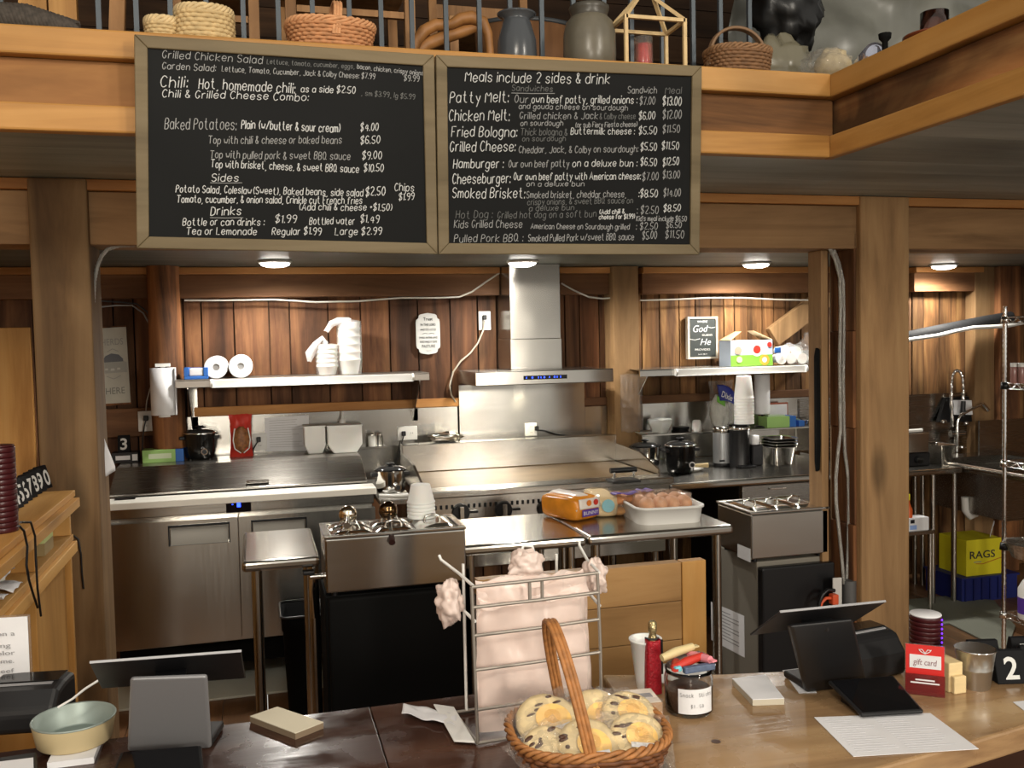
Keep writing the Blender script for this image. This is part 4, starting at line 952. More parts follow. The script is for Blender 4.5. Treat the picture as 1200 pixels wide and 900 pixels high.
# bagged foam cups
def cup_stack(mb,c,r,h,n=7):
    prof=[(r*.72,0)]
    for i in range(n):
        z=h*(.25+.75*i/n); prof+= [(r*.93,z),(r*1.0,z+.004),(r*1.0,z+.009),(r*.94,z+.012)]
    prof+=[(r,h),(r*.9,h),(.001,h-.01)]
    mb.lathe(prof,c,28)
ys=5.27
for x0,x1,yt,lab in ((370,398,403,'short bagged stack of white foam cups with knotted bag on the left wall shelf'),(396,425,377,'tall bagged stack of white foam cups on the left wall shelf')):
    c=at((x0+x1)/2,439,ys); k=mpp(c); r=(x1-x0)*k/2; c.z=ZSL; h=(438-yt)*k
    t=thing('foam_cup_stack',lab,'cup stack',c,0,'bagged foam cups')
    m=MB(); cup_stack(m,c,r*.9,h,5); m.build('cups',FOAM,t)
    m=MB(); m.lathe([(r*.94,.001),(r*.98,h*.3),(r*1.0,h*.8),(r*.98,h*1.01),(r*.4,h*1.04),(.002,h*1.045)],c,28)
    for i,p in enumerate(m.v): m.v[i]=p+Vector((noise.noise(p*60)*.004,noise.noise(p*50+Vector((3,0,0)))*.004,0))
    b=m.build('plastic_bag',CLEARB,t)
    m=MB()
    s0=c+Vector((-.1*r,-.01,h*1.03))
    if yt>390: pts=[s0,s0+Vector((-.02,-.01,.03)),s0+Vector((-.055,-.015,.0)),s0+Vector((-.085,-.01,-.05)),s0+Vector((-.09,-.01,-.09))]; rr=[.02,.014,.022,.03,.012]
    else: pts=[s0+Vector((.01,-.01,-.004)),s0+Vector((-.05,-.02,-.004)),s0+Vector((-.09,-.02,-.02)),s0+Vector((-.12,-.02,-.06))]; rr=[.02,.018,.02,.012]
    m.tube(pts,rr,12)
    for i,p in enumerate(m.v): m.v[i]=p+Vector((noise.noise(p*70)*.012,noise.noise(p*80+Vector((3,0,0)))*.012,noise.noise(p*75+Vector((0,3,0)))*.01))
    m.build('bag_knot',mat('bag_film_dense',(.85,.84,.84,1),.25,trans=.4,alpha=.7),t)
# ---- things on and around the right counter
ZC=.9
zrg=at(860,504,5.2).z
a,b=at(752,505,5.2).x,at(960,503,5.2).x
t=thing('counter_riser','long narrow steel riser shelf at the back of the right counter','riser',((a+b)/2,5.3,ZC))
m=MB(); m.box(a,b,5.2,YW-.02,zrg-.012,zrg); m.build('shelf',STEEL,t,bev=.002)
for x in (a+.02,(a+b)/2,b-.02):
    m=MB(); m.box(x-.004,x+.004,5.23,YW-.03,ZC,zrg-.0125); m.build('support',STEELV,t)
def onr(px,y=5.27): p=at(px,500,y); p.z=zrg; return p
# bowls (stack of three foam trays)
c=onr(773)
k=mpp(c)
for i in range(3):
    r=17*k
    t=MB().lathe([(r*.55,0),(r*.58,.002),(r*.95,.062),(r*1.0,.066),(r*.93,.063),(r*.54,.006),(.001,.006)],(c.x,c.y,zrg+i*.009),6,1,.9,.3).build('foam_bowl',FOAM,None,bev=.004)
    tag(t,['lowest','middle','topmost'][i]+' of the nested white foam bowls on the riser right of the square wall post','bowl','nested foam bowls')
c=onr(757,5.28)
t=MB().lathe([(.05,0),(.07,.008),(.072,.011),(.05,.004),(.001,.004)],c,28).build('foam_plate',FOAM); tag(t,'small white foam plate beside the nested bowls on the riser','plate')
c=onr(797,5.29)  # stack of black cup lids
for i in range(3):
    t=MB().lathe([(.05,0),(.054,.003),(.054,.007),(.04,.009),(.001,.009)],c+Vector((.004*i,0,.0095*i)),28).build('black_cup_lid',BLACK); tag(t,['bottom','middle','top'][i]+' of the black cup lids stacked on the riser','lid','black cup lids')
c=onr(816.5,5.28); k=mpp(c)
t=MB().lathe([(5.6*k,0),(5.8*k,.01),(4.8*k,11*k),(3.5*k,12.5*k),(.001,12.8*k)],c,22).build('foam_cup',FOAM); tag(t,'tiny white cup upside down on the riser beside the black lids','cup')
# canister and coffee brewer
c=on(852,547,ZC); k=mpp(c); c.y+=.06
r=10.5*k;h=47*k
t=thing('insulated_server','grey insulated coffee server left of the black brewer','server',(c.x,c.y,ZC))
MB().lathe([(r*.98,0),(r*1.02,.004),(r*1.02,.016),(r,.018)],c,30).build('base',BLACK,t)
MB().lathe([(r,.0185),(r,h*.82),(r*.97,h*.84)],c,30).build('body',mat('server_grey',(.32,.33,.34,1),.35,.6),t)
MB().lathe([(r*.98,h*.8405),(r*1.02,h*.86),(r*1.02,h*.96),(r*.8,h),(.001,h)],c,30).build('lid',STEELV,t)
m=MB(); m.box(c.x-r*.8,c.x-r*.2,c.y-r-.001,c.y-r+.004,ZC+h*.13,ZC+h*.17); m.build('badge',BLACK,t)
c=on(875,548,ZC); k=mpp(c); c.y+=.09
t=thing('coffee_brewer','black single serve coffee brewer with silver ring on the right counter','coffee maker',(c.x,c.y,ZC))
w=13*k; h=50*k
m=MB(); m.lathe([(w,0),(w*1.02,.008),(w*.96,.02),(w*.96,h*.86),(w*.98,h*.87)],c,30,1,1.1); m.build('body',BLACK,t)
MB().lathe([(w*1.0,h*.8705),(w*1.02,h*.88),(w*1.02,h*.93),(w*.98,h*.94)],c,30,1,1.1).build('silver_ring',CHROME,t)
MB().lathe([(w*.97,h*.9405),(w*.95,h*.99),(w*.6,h),(.001,h)],c,30,1,1.1).build('lid',BLACKG,t)
m=MB(); m.box(c.x-w*.7,c.x+w*.85,c.y-w*1.7,c.y-w*.9,ZC+.0,ZC+.012); m.build('drip_tray',BLACK,t,bev=.004)
m=MB(); m.box(c.x+w*1.0,c.x+w*2.1,c.y-w*.7,c.y+w*.8,ZC,ZC+h*.5); m.build('water_tank',mat('tank_black',(.02,.02,.022,1),.15),t,bev=.008)
MB().lathe([(.022,0),(.024,.004),(.026,.05),(.022,.053)],(c.x+w*1.45,c.y-.02,ZC+h*.5+.0005),18).build('measuring_cup',PAPER,t)
top_brew=ZC+h; cb=c
# cup stack standing on the brewer
c=Vector((cb.x,cb.y,top_brew+.0005)); c.x=at(872,498,cb.y).x; k=mpp(c); r=11.5*k; hh=56*k
t=thing('foam_cup_stack','tall stack of upside down white foam cups on top of the coffee brewer','cup stack',c)
prof=[(r,0),(r*1.0,.005)]
for i in range(9): z=.008+i*.017; prof+=[(r*.97,z),(r*1.0,z+.003),(r*1.0,z+.010),(r*.965,z+.012)]
prof+=[(r*.955,.17),(r*.74,hh*.985),(r*.7,hh),(.001,hh)]
MB().lathe(prof,c,30).build('cups',FOAM,t)
# bag with blue print
c=Vector((at(848,500,5.25).x,5.28,zrg)); k=mpp(c); w=38*k; h=57*k
t=thing('cutlery_bag','clear bag of white plastic cutlery with blue Dixie label on the riser','bag',(0,0,0))
m=MB(); pillow(m,w*.9,h,.08,seed=9,wr=.012); m.build('bag',CLEARB,t)
m=MB(); m.ball((-.012,0,h*.36),(w*.34,.03,h*.36),18,14,.18,5,2); m.build('cutlery_bundle',mat('cutlery_white',(.66,.66,.60,1),.5,noise_amt=.25,nscale=60,stretch=(2,2,.3)),t)
m=MB(); m.grid(lambda u,v:Vector((-.055+.13*u+.02*(1-v),-.040-.012*math.sin(math.pi*u),h*.60+.09*v*1.1-.06*u+.02*math.sin(3*u))),10,8); lo=m.build('blue_label',NAVY,t,solid=.001)
printed('brand_lettering','Dixie',WHITE,lo,(-.035,-.0545,h*.69),(1,.03,-.42),(.3,0,.9),.036,.085,.001,False,.01)
m=MB(); m.grid(lambda u,v:Vector((-.055+.06*u,-.040,h*.58+.04*v-.035*u)),5,5); m.build('green_label',GREEN if 0 else mat('leaf_green',srgb(110,175,60),.4),t,solid=.001)
t.location=(c.x,c.y,zrg); t.rotation_euler=(0,0,.1)
# paper towel hanging under the right shelf
c=at(893,461,5.30); k=mpp(c); zt_=at(893,438.5,5.3).z; zb_=at(893,485,5.3).z; r=9*k
t=thing('paper_towel_roll','upright white paper towel roll on a stand under the right wall shelf','paper towels',(c.x,5.3,zrg))
MB().lathe([(.015,zb_),(r*.95,zb_),(r,zb_+.01),(r,zt_),(.015,zt_)],(c.x,5.3,0),30).build('roll',PAPER,t)
m=MB(); m.cyl((c.x,5.3,zrg+.008),(c.x,5.3,zt_+.01),.008,n=12); m.lathe([(.05,0),(.05,.006),(.01,.0085)],(c.x,5.3,zrg),24); m.build('stand',BLACK,t)
def box_on_riser(name,label,x0,x1,y0,y1,m_,Y=5.22,d=.1,cap=None,capm=None):
    a=at(x0,y0,Y);b=at(x1,y1,Y)
    t=thing(name,label,'box',((a.x+b.x)/2,Y+d/2,zrg),0)
    xb=a.x+(b.x-a.x)*(cap or 1)
    m=MB(); m.box(a.x,xb,Y,Y+d,zrg,a.z); m.build('carton',m_,t,bev=.002)
    if cap: m=MB(); m.box(xb+.0003,b.x,Y,Y+d,zrg,a.z); m.build('end_panel',capm,t,bev=.002)
    m=MB(); m.slab([(a.x+.02,Y+.02,a.z),(xb-.02,Y+.02,a.z),(xb-.03,Y+.08,a.z),(a.x+.03,Y+.08,a.z)],(0,0,.008)); m.build('glove_opening',mat('glove_green',srgb(180,200,170),.6),t)
box_on_riser('glove_box','green and blue glove box on the riser below the paper towel stand',899,933,489,502.5,GREEN,5.22,.11,.78,BLUEP)
box_on_riser('tissue_box','small bright blue box beside the green glove box on the riser',936,943,493,502,BLUEP,5.24,.06)
p=onr(911,5.38); k=mpp(p)
t=thing('small_picture_card','little framed card with reddish edge leaning behind the green glove box','card',p)
m=MB(); m.box(p.x-13*k,p.x+13*k,5.37,5.38,zrg,zrg+26*k); m.build('frame',mat('card_red',srgb(150,80,60),.6),t)
m=MB(); m.box(p.x-11.5*k,p.x+11.5*k,5.367,5.3695,zrg+.005,zrg+24*k); m.build('card',PAPER,t)
# gravy boats / metal bits at the right
for i,(px,dy) in enumerate(((948,0),(953,.07))):
    c=onr(px,5.28+dy)
    t=MB().lathe([(.024,0),(.03,.006),(.034,.03),(.037,.034),(.031,.03),(.02,.006),(.001,.006)],c,20).build('sauce_cup',CHROME); tag(t,['front','rear'][i]+' shiny steel sauce cup at the right end of the riser','cup','steel sauce cups')
# nested steel pans
c=on(922,546,ZC); k=mpp(c); c.y+=.09
for i in range(4):
    w=17*k;h=22*k; z=ZC+i*.017
    def pan(u,v,w=w,h=h,z=z):
        return None
    m=MB()
    rings=[(w*.66,.06,0),(w*.72,.066,.004),(w*.92,.085,h-.004),(w*1.06,.097,h),(w*1.06,.097,h-.003),(w*.90,.083,h-.006),(w*.70,.062,.006)]
    vs=[]
    for rx,ry,dz in rings:
        for j in range(24):
            t_=2*math.pi*j/24; ct,st=math.cos(t_),math.sin(t_); e=.35
            vs.append((c.x+rx*math.copysign(abs(ct)**e,ct),c.y+ry*math.copysign(abs(st)**e,st),z+dz))
    fs=[(a*24+j,a*24+(j+1)%24,(a+1)*24+(j+1)%24,(a+1)*24+j) for a in range(6) for j in range(24)]+[tuple(range(24)),tuple(range(144,168))]
    m.add(vs,fs,True)
    t=m.build('steam_pan',CHROME); tag(t,['bottom','second from bottom','second from top','top'][i]+' of the nested steel pans at the right end of the counter','pan','nested steel pans')
# plate with spoon
c=on(806,552,ZC); k=mpp(c); c.y+=.0
t=MB().lathe([(.055,0),(.06,.002),(.085,.016),(.09,.018),(.06,.006),(.001,.005)],(c.x,c.y,ZC),30).build('white_plate',WHITE); tag(t,'white plate with a wooden spoon in front of the black slow cooker','plate')
t=thing('wooden_spoon','pale wooden spoon resting across the white plate','spoon',(c.x,c.y,ZC+.02))
m=MB(); m.tube([(c.x-.05,c.y+.0,ZC+.024),(c.x+.03,c.y-.02,ZC+.032),(c.x+.11,c.y-.035,ZC+.032)],[.008,.009,.014],10); m.build('handle',mat('spoon_wood',srgb(214,190,140),.6),t)
MB().ball((c.x-.055,c.y+.002,ZC+.027),(.03,.02,.009),14,8).build('bowl',mat('spoon_wood2',srgb(205,190,160),.6),t)
# ---- things on the right wall shelf
def shelfpt(px,y=5.2): p=at(px,428,y); p.z=ZSR; return p
a=shelfpt(856.5,5.18); b=shelfpt(905.5,5.18); k=mpp(a); w=b.x-a.x; h=31*k
t=thing('snack_carton','colourful open topped snack carton on the right wall shelf','carton',((a.x+b.x)/2,5.25,ZSR))
BX=mat('carton_sky',srgb(190,205,225),.6)
xs_=a.x+w*.36
m=MB(); m.box(a.x,b.x,5.18,5.33,ZSR,ZSR+h*.98); m.build('carton',BX,t,bev=.002)
m=MB(); m.slab([(a.x,5.181,ZSR+h*.98),(a.x+w*.35,5.23,ZSR+h*1.3),(a.x+w*.35,5.31,ZSR+h*1.3),(a.x,5.329,ZSR+h*.98)],(0,0,.003)); m.slab([(b.x,5.181,ZSR+h*.98),(b.x-w*.35,5.23,ZSR+h*1.32),(b.x-w*.35,5.31,ZSR+h*1.32),(b.x,5.329,ZSR+h*.98)],(0,0,.003)); m.build('flaps',mat('carton_board',srgb(196,164,120),.7),t)
m=MB(); m.box(a.x,b.x,5.1788,5.1798,ZSR+.001,ZSR+h*.42); m.build('green_field',mat('grass_print',srgb(120,175,60),.6),t)
for u,v,r_,mm in ((.62,.62,.26,PAPER),(.62,.62,.16,RED),(.8,.22,.2,mat('cheese_print',srgb(235,160,60),.5)),(.17,.6,.15,mat('skin_print',srgb(200,150,130),.6)),(.2,.25,.12,mat('skin_print2',srgb(210,190,160),.6)),(.8,.22,.1,PAPER),(.92,.8,.1,RED)):
    cx=a.x+u*w; cz=ZSR+v*h; yy=5.1785-(.0006 if r_>.25 else .0012 if r_>.15 else .0018)
    MB().cyl((cx,yy,cz),(cx,yy-.0004,cz),r_*h,n=20).build('printed_patch',mm,t)
# sleeve of foam cups lying on the shelf
c0=shelfpt(912,5.25); c1=shelfpt(950,5.25); k=mpp(c0)
t=thing('cup_sleeve','clear bag of white foam cups lying beside the snack carton','cup bag',((c0.x+c1.x)/2,5.25,ZSR))
n_=0
for px,zz,yy in ((914,.035,5.21),(925,.035,5.21),(938,.034,5.21),(918,.085,5.24),(931,.078,5.24)):
    p=shelfpt(px,yy); p.z+=zz+.003
    MB().cyl((p.x,yy-.02,p.z),(p.x+.01,yy+.09,p.z),.034,.024,20).build('cup',FOAM,t)
m=MB(); m.ball(((c0.x+c1.x)/2,5.25,ZSR+.055),((c1.x-c0.x)*.62,.09,.075),26,16,.25,4,5,.053); m.build('plastic_bag',CLEARB,t)
p=shelfpt(907,5.17); m=MB(); m.grid(lambda u,v:Vector((p.x+.0+.05*u,5.162+.01*u,ZSR+.075+.035*v-.0*u)),5,4); m.build('blue_label',BLUEP,t,solid=.002)
c=shelfpt(946,5.385); k=mpp(c)
t=thing('plastic_dome','clear plastic dome container behind the bag of foam cups','container',c)
MB().lathe([(11*k,0),(11*k,16*k),(9*k,24*k),(4*k,30*k),(3.5*k,35*k),(.001,36*k)],c,24).build('dome',CLEAR,t)
MB().lathe([(10*k,.001),(10*k,14*k),(.001,14*k)],c,20).build('liner',mat('grey_liner',(.35,.35,.35,1),.5),t)
# hand towel hook thing at shelf end
c=shelfpt(955,5.14)
t=thing('clip_light','small black and tan clip at the right end of the right wall shelf','clip',c)
m=MB(); m.obox((c.x+.01,5.11,c.z+.03),(.05,.04,.028)); m.build('clamp',BLACK,t,bev=.005)
m=MB(); m.obox((c.x+.02,5.125,c.z-.005),(.035,.03,.09)); m.build('wood_block',BEAML,t,bev=.004)
# black hanging strap on the narrow stud
zt_=at(963,410,YP+.03).z; zb_=at(963,555,YP+.03).z
m=MB(); m.prism([(YP+.065,zt_),(YP+.08,zt_+.01),(YP+.092,zt_-.03),(YP+.092,zb_+.05),(YP+.085,zb_),(YP+.07,zb_+.01),(YP+.062,zb_+.12)],STUDX-.018,STUDX-.002,'x')
tag(m.build('black_apron',BLACKM,None,bev=.004),'folded black apron hanging flat on the narrow stud by the conduits','apron')
# clear plastic wrap on the square wall post
a=at(727,470,YW-.17).x;b=at(752.5,470,YW-.17).x; z0=at(740,506,YW-.17).z;z1=at(740,438,YW-.17).z
m=MB(); m.grid(lambda u,v:Vector((a+(b-a)*u,YW-.172-.012*abs(noise.noise(Vector((u*5,v*8,2))))-.01*math.sin(math.pi*u),z0+(z1-z0)*v+.015*noise.noise(Vector((u*4,0,v))))),18,24)
tag(m.build('plastic_sheet',CLEARB,None,solid=.0008),'crinkled clear plastic wrapped on the square wall post','plastic sheet')
# ---- bread on the work table
def superblob(mb,w,d,h,e=.45,n=28,m_=14,amp=.05,seed=0):
    vs=[]
    for j in range(m_+1):
        th=math.pi*j/m_-math.pi/2
        for i in range(n):
            ph=2*math.pi*i/n
            f=lambda c,q:math.copysign(abs(c)**q,c)
            x=f(math.cos(th),e)*f(math.cos(ph),e);y=f(math.cos(th),e)*f(math.sin(ph),e);z=f(math.sin(th),e)
            kk=1+amp*noise.noise(Vector((x*2.5+seed,y*2.5,z*2.5)))
            vs.append((x*w/2*kk,y*d/2*kk,h/2+z*h/2*(kk if z>-.5 else 1)))
    mb.add(vs,[(j*n+i,(j+1)*n+i,(j+1)*n+(i+1)%n,j*n+(i+1)%n) for j in range(m_) for i in range(n)],True)
CRUST=mat('bread_crust',srgb(196,120,52),.6,noise_amt=.25,nscale=25); CRUMB=mat('bread_crumb',srgb(222,196,150),.7,noise_amt=.1,nscale=40); FILM=mat('bread_film',(.9,.85,.75,1),.12,trans=.8,alpha=.3)
ZI=.9
c=on(677,611,ZI); c.y+=.07; k=mpp(c)
t=thing('bread_loaf','bagged bread loaf with orange and white wrapper and red topped label on the work table','bread',(0,0,0),0,'bagged breads on the work table')
m=MB(); superblob(m,.16,.24,.105,.4,seed=1); m.build('wrapper',mat('wrapper_orange',srgb(224,142,40),.25,noise_amt=.35,nscale=14),t)
m=MB(); m.grid(lambda u,v:Vector(((u-.5)*.13,(v-.5)*.2-.012,.1065+.004-.035*abs(2*u-1)**3-.03*max(0,(.25-v)*4)**2+.003*noise.noise(Vector((u*7,v*7,0))))),12,12); m.build('white_top',mat('wrapper_white',(.75,.68,.62,1),.25),t,solid=.003)
m=MB(); m.box(-.045,.05,-.1285,-.1245,.022,.052); lo=m.build('label',PURP,t,bev=.002)
printed('brand_lettering','BUNNY',WHITE,lo,(-.040,-.1287,.030),(1,0,0),(0,0,1),.015,.085,.0006)
m=MB(); m.grid(lambda u,v:Vector((-.055+.12*u,-.1215+.006*v-.002*math.sin(3.14*u),.054+.042*v)),8,6); m.build('white_end',mat('wrapper_white2',(.72,.66,.60,1),.25),t,solid=.003)
for u,mm in ((.0,ORG),(.04,RED)): MB().cyl((u-.005,-.127,.078),(u-.005,-.1245,.078),.013,n=14).build('label_spot',mm,t)
t.location=(c.x,c.y+.03,ZI); t.rotation_euler=(0,0,math.radians(24))
c=on(713,610,ZI); c.y+=.1
t=thing('bread_loaf','clear bagged bread loaf with pale teal end label, between the orange loaf and the buns','bread',(0,0,0),0,'bagged breads on the work table')
m=MB(); superblob(m,.11,.26,.095,.4,seed=4); m.build('bread',CRUMB,t)
m=MB(); superblob(m,.118,.272,.102,.45,amp=.1,seed=6); m.build('bag',FILM,t)
MB().cyl((0,-.137,.055),(0,-.1345,.055),.028,n=20).build('label',TEAL,t)
t.location=(c.x+.03,c.y+.075,ZI); t.rotation_euler=(0,0,math.radians(-6))
c=on(752,608,ZI); c.y+=.11
t=thing('bun_pack','clear bag of tan buns with purple print behind the white tub','bread',(0,0,0),0,'bagged breads on the work table')
for i,x in enumerate((-.07,0,.07)):
    for z in (.0,.046):
        m=MB(); m.ball((x,0,z+.0225),(.042,.07,.0225),18,10,.05,4,i); m.build('bun',CRUST if z else mat('bun_pale',srgb(214,158,92),.6,noise_amt=.2),t)
m=MB(); superblob(m,.235,.155,.1,.5,amp=.12,seed=8); m.build('bag',FILM,t)
m=MB(); m.grid(lambda u,v:Vector((-.1+.12*u,-.06+.05*v,.0985+.004*math.sin(8*u))),8,6); m.grid(lambda u,v:Vector((.03+.05*u,-.085+.004*u,.02+.028*v)),5,4); m.grid(lambda u,v:Vector((.04+.06*u,-.04+.07*v,.099+.004*math.sin(9*u))),6,6); m.build('purple_print',PURP,t,solid=.002)
t.location=(c.x-.0,c.y+.02,ZI); t.rotation_euler=(0,0,math.radians(3))
# white tub
a=on(755,618,ZI); b=on(839,615,ZI); w=(b-a).length
t=thing('bread_tub','long shallow white plastic tub with rolls at the right end of the work table','tub',(0,0,0))
def rrect(x,y,r,n=6):
    o=[]
    for cx,cy,t0 in ((x-r,y-r,0),(-x+r,y-r,90),(-x+r,-y+r,180),(x-r,-y+r,270)):
        for i in range(n+1): q=math.radians(t0+90*i/n); o.append((cx+r*math.cos(q),cy+r*math.sin(q)))
    return o
m=MB(); rings=[]
for sx,sy,z in ((w/2-.012,.14,0),(w/2-.004,.148,.062),(w/2+.002,.154,.063),(w/2+.002,.154,.072),(w/2-.008,.144,.072),(w/2-.015,.137,.006)):
    rings.append([(x,y,z) for x,y in rrect(sx,sy,.05)])
n_=len(rings[0]); vs=[p for r_ in rings for p in r_]
m.add(vs,[(j*n_+i,j*n_+(i+1)%n_,(j+1)*n_+(i+1)%n_,(j+1)*n_+i) for j in range(len(rings)-1) for i in range(n_)],True); m.add(rings[0],[tuple(range(n_))]); m.add(rings[-1],[tuple(range(n_))])
m.build('tub',WHITE,t)
t.location=((a.x+b.x)/2,a.y+.16,ZI); t.rotation_euler=(0,0,math.atan2(b.y-a.y,b.x-a.x)*.5)
tx=t.location
rt=thing('roll_bag','clear bag of pinkish bread rolls lying in the white tub','bread',(0,0,0))
for i in range(4):
    for j in range(2):
        m=MB(); m.ball((-.085+i*.057,-.045+j*.09,.034),(.032,.047,.034),16,10,.06,4,i+j*5); m.build('bread_roll',mat('roll_tan',srgb(216,160,120),.55,noise_amt=.2),rt)
m=MB(); superblob(m,.25,.2,.086,.6,amp=.2,seed=12); m.build('bag',FILM,rt)
rt.location=(tx.x+.015,tx.y+.03,ZI+.022+.006)
# ---- on the left steam warmer
ZW=wz1
c=Vector((at(497,608,YW1+.13).x,0,ZW+.0075)); c.y=YW1+.19
k=mpp(c); r=16*k
c.z=ZW+.0075
for i in range(5):
    h=.072; z=c.z+i*.0135
    m=MB(); m.lathe([(r,0),(r*1.03,.002),(r*1.03,.008),(r*.98,.0095),(r*.70,h),(r*.66,h+.001),(.001,h+.001)],(c.x,c.y,z),28)
    tag(m.build('foam_cup',FOAM),['lowest','second from bottom','middle','second from top','topmost'][i]+' of the upside down white foam cups on the left warmer','cup','upside down foam cups on the warmer')
def ladle(label,bowl,tip,r,mb_,hm,rx=0):
    B=Vector(bowl);T=Vector(tip); t=thing('ladle',label,'ladle',(B.x,B.y,B.z-r))
    MB().ball(B,(r,r*.8,r),22,14).build('bowl',mb_,t)
    d=(T-B).normalized()
    MB().tube([B+d*r*.95,B.lerp(T,.5)+Vector((0,0,.004)),B.lerp(T,.8)],[.008,.007,.008],10).build('handle',STEELV,t)
    MB().tube([B.lerp(T,.78),T],[.011,.012],12).build('grip',hm,t)
COPPER=mat('ladle_bronze',(.16,.10,.05,1),.12,1)
B=at(455,600,YW1+.14); T=at(459.5,636,YW1-.025)
ladle('bronze bowled ladle with dark grip hanging over the front of the left warmer',(B.x,B.y,ZW+.05),T,.036,COPPER,mat('grip_brown',(.03,.012,.01,1),.4))
B=at(408,612,YW1+.14); T=at(407,622,YW1-.0)
ladle('silver ladle with round bowl at the left end of the warmer',(B.x,B.y,ZW+.046),(T.x,YW1+.01,ZW+.03),.034,mat('warm_chrome',(.8,.72,.58,1),.15,1),STEELV)
# trash bin under the small table
c=on(352,797,0)
k=mpp(c); w=42*k; h=108*k
t=thing('trash_bin','tall slim black trash bin behind the small work table','bin',(c.x,4.36,0.0))
m=MB(); Yc=4.36; rings=[]
for sx,sy,z in ((w*.38,.10,0),(w*.47,.125,h*.86),(w*.5,.135,h*.87),(w*.5,.135,h),(w*.47,.125,h),(w*.36,.09,.02)): rings.append([(c.x+x,Yc+y,z) for x,y in rrect(sx,sy,.03)])
n_=len(rings[0]); m.add([p for r_ in rings for p in r_],[(j*n_+i,j*n_+(i+1)%n_,(j+1)*n_+(i+1)%n_,(j+1)*n_+i) for j in range(5) for i in range(n_)],True); m.add(rings[0],[tuple(range(n_))]); m.add(rings[-1],[tuple(range(n_))])
m.build('bin',BLACKM,t)
m=MB(); rr=[(c.x+x,Yc+y,h+.004) for x,y in rrect(w*.515,.14,.03)]; m.tube(rr,.006,8,True); m.build('liner_rim',mat('bin_liner',(.02,.02,.022,1),.3),t)
# floor mats
MATM=mat('mat_grey',srgb(206,208,196),.8,bump=.3,nscale=120)
m=MB(); m.box(PXL+.0,PXR+.6,4.575,5.35,.0005,.012)
tag(m.build('floor_mat',MATM,None,bev=.003),'pale grey floor mat under the front of the prep table','mat','floor mats')
q=[on(x,y,0) for x,y in ((985,708),(1110,699),(1165,712),(1200,735),(1200,775),(1112,733))]
q=[Vector((3.05,4.45,0)),Vector((3.05,4.95,0)),on(1108,700,0),on(1165,705,0),on(1190,735,0),on(1180,765,0),on(1112,732,0)]
m=MB(); m.slab([p+Vector((0,0,.0005)) for p in q],(0,0,.01)); tag(m.build('floor_mat',mat('mat_green_grey',srgb(120,122,110),.8,bump=.3,nscale=120),None,bev=.003),'grey green floor mat in front of the sink, right of the big post','mat','floor mats')
# plank partition
Yq=2.72
q=[at(560,677,Yq),at(820,657,Yq),at(830,790,Yq)]
a,b,z1=q[0].x,q[1].x+.02,q[1].z
t=thing('plank_partition','low half wall of wide pine planks behind the order counter','partition',((a+b)/2,Yq,0))
PPL=wood('partition_pine',srgb(140,104,62),srgb(170,130,82),srgb(184,146,96),'x',.5,.6,.5,.2)
zz=z1; i=0
while zz>.02:
    h=min(.125,zz); m=MB(); m.tone=random.uniform(-.08,.08); m.box(a,b-.085,Yq,Yq+.02,zz-h+.002,zz); m.build('plank',PPL,t,bev=.002); zz-=h; i+=1
m=MB(); m.tone=.03; m.box(b-.083,b,Yq-.004,Yq+.035,0,z1+.002); m.build('end_post',PINEZ,t,bev=.003)
m=MB(); m.box(a,b-.084,Yq+.021,Yq+.05,z1-.05,z1-.002); m.build('back_rail',PPL,t)

# crumpled foil on the griddle back guard
c=Vector((at(522,515,YGB+.05).x,YGB+.055,zbk))
m=MB(); m.ball((c.x,c.y,zbk+.028),(.095,.04,.03),26,16,.4,3,6,.0275)
for i,p in enumerate(m.v): m.v[i]=p+Vector((noise.noise(p*80)*.005,noise.noise(p*80+Vector((3,0,0)))*.004,noise.noise(p*85)*.004 if p.z>zbk+.01 else 0))
tag(m.build('foil_parcel',mat('foil_crumpled',(.75,.74,.70,1),.22,1,bump=.5,nscale=50)),'crumpled foil parcel on the left end of the griddle back guard','foil')
# ================================================================ FRONT COUNTERS
ZD=.95; ZB=.975
def lacquer(name,dark,mid,light,axis,rough):
    m=wood(name,dark,mid,light,axis,rough,.55,.35,.35,spec=.55); nt=m.node_tree; b=nt.nodes['Principled BSDF']
    n=nt.nodes.new('ShaderNodeTexNoise'); n.inputs['Scale'].default_value=9; n.inputs['Detail'].default_value=8; tc=nt.nodes.new('ShaderNodeTexCoord'); nt.links.new(tc.outputs['Object'],n.inputs['Vector'])
    r=nt.nodes.new('ShaderNodeMapRange'); r.inputs['From Min'].default_value=.4; r.inputs['From Max'].default_value=.62; r.inputs['To Min'].default_value=rough*.55; r.inputs['To Max'].default_value=rough*1.7; nt.links.new(n.outputs['Fac'],r.inputs['Value']); nt.links.new(r.outputs['Result'],b.inputs['Roughness'])
    return m
DARKC=lacquer('dark_counter',srgb(44,26,20),srgb(66,42,33),srgb(88,60,47),'x',.2)
LIGHTC=lacquer('light_counter',srgb(122,92,64),srgb(168,136,98),srgb(202,174,132),'x',.26)
t=thing('order_counter','dark brown lacquered counter in the left foreground','counter',(0,1.4,0))
for i,(a,b) in enumerate(((.62,1.02),(1.022,1.42),(1.422,1.857))):
    ra,rb=.612+.046*(a-1.02)/.837,.612+.046*(b-1.02)/.837; m=MB(); m.tone=(-.1,.1,0)[i]; m.box(-.562,.195,a,b,ZD-.04,ZD); m.tone=(.05,-.1,.08)[i]; m.slab([(.197,a,ZD),(ra,a,ZD),(rb,b,ZD),(.197,b,ZD)],(0,0,-.04)); m.build('top_plank',DARKC,t,bev=.002)
m=MB(); m.box(-.56,.60,1.03,1.80,0,ZD-.041); m.build('base',PPL,t)
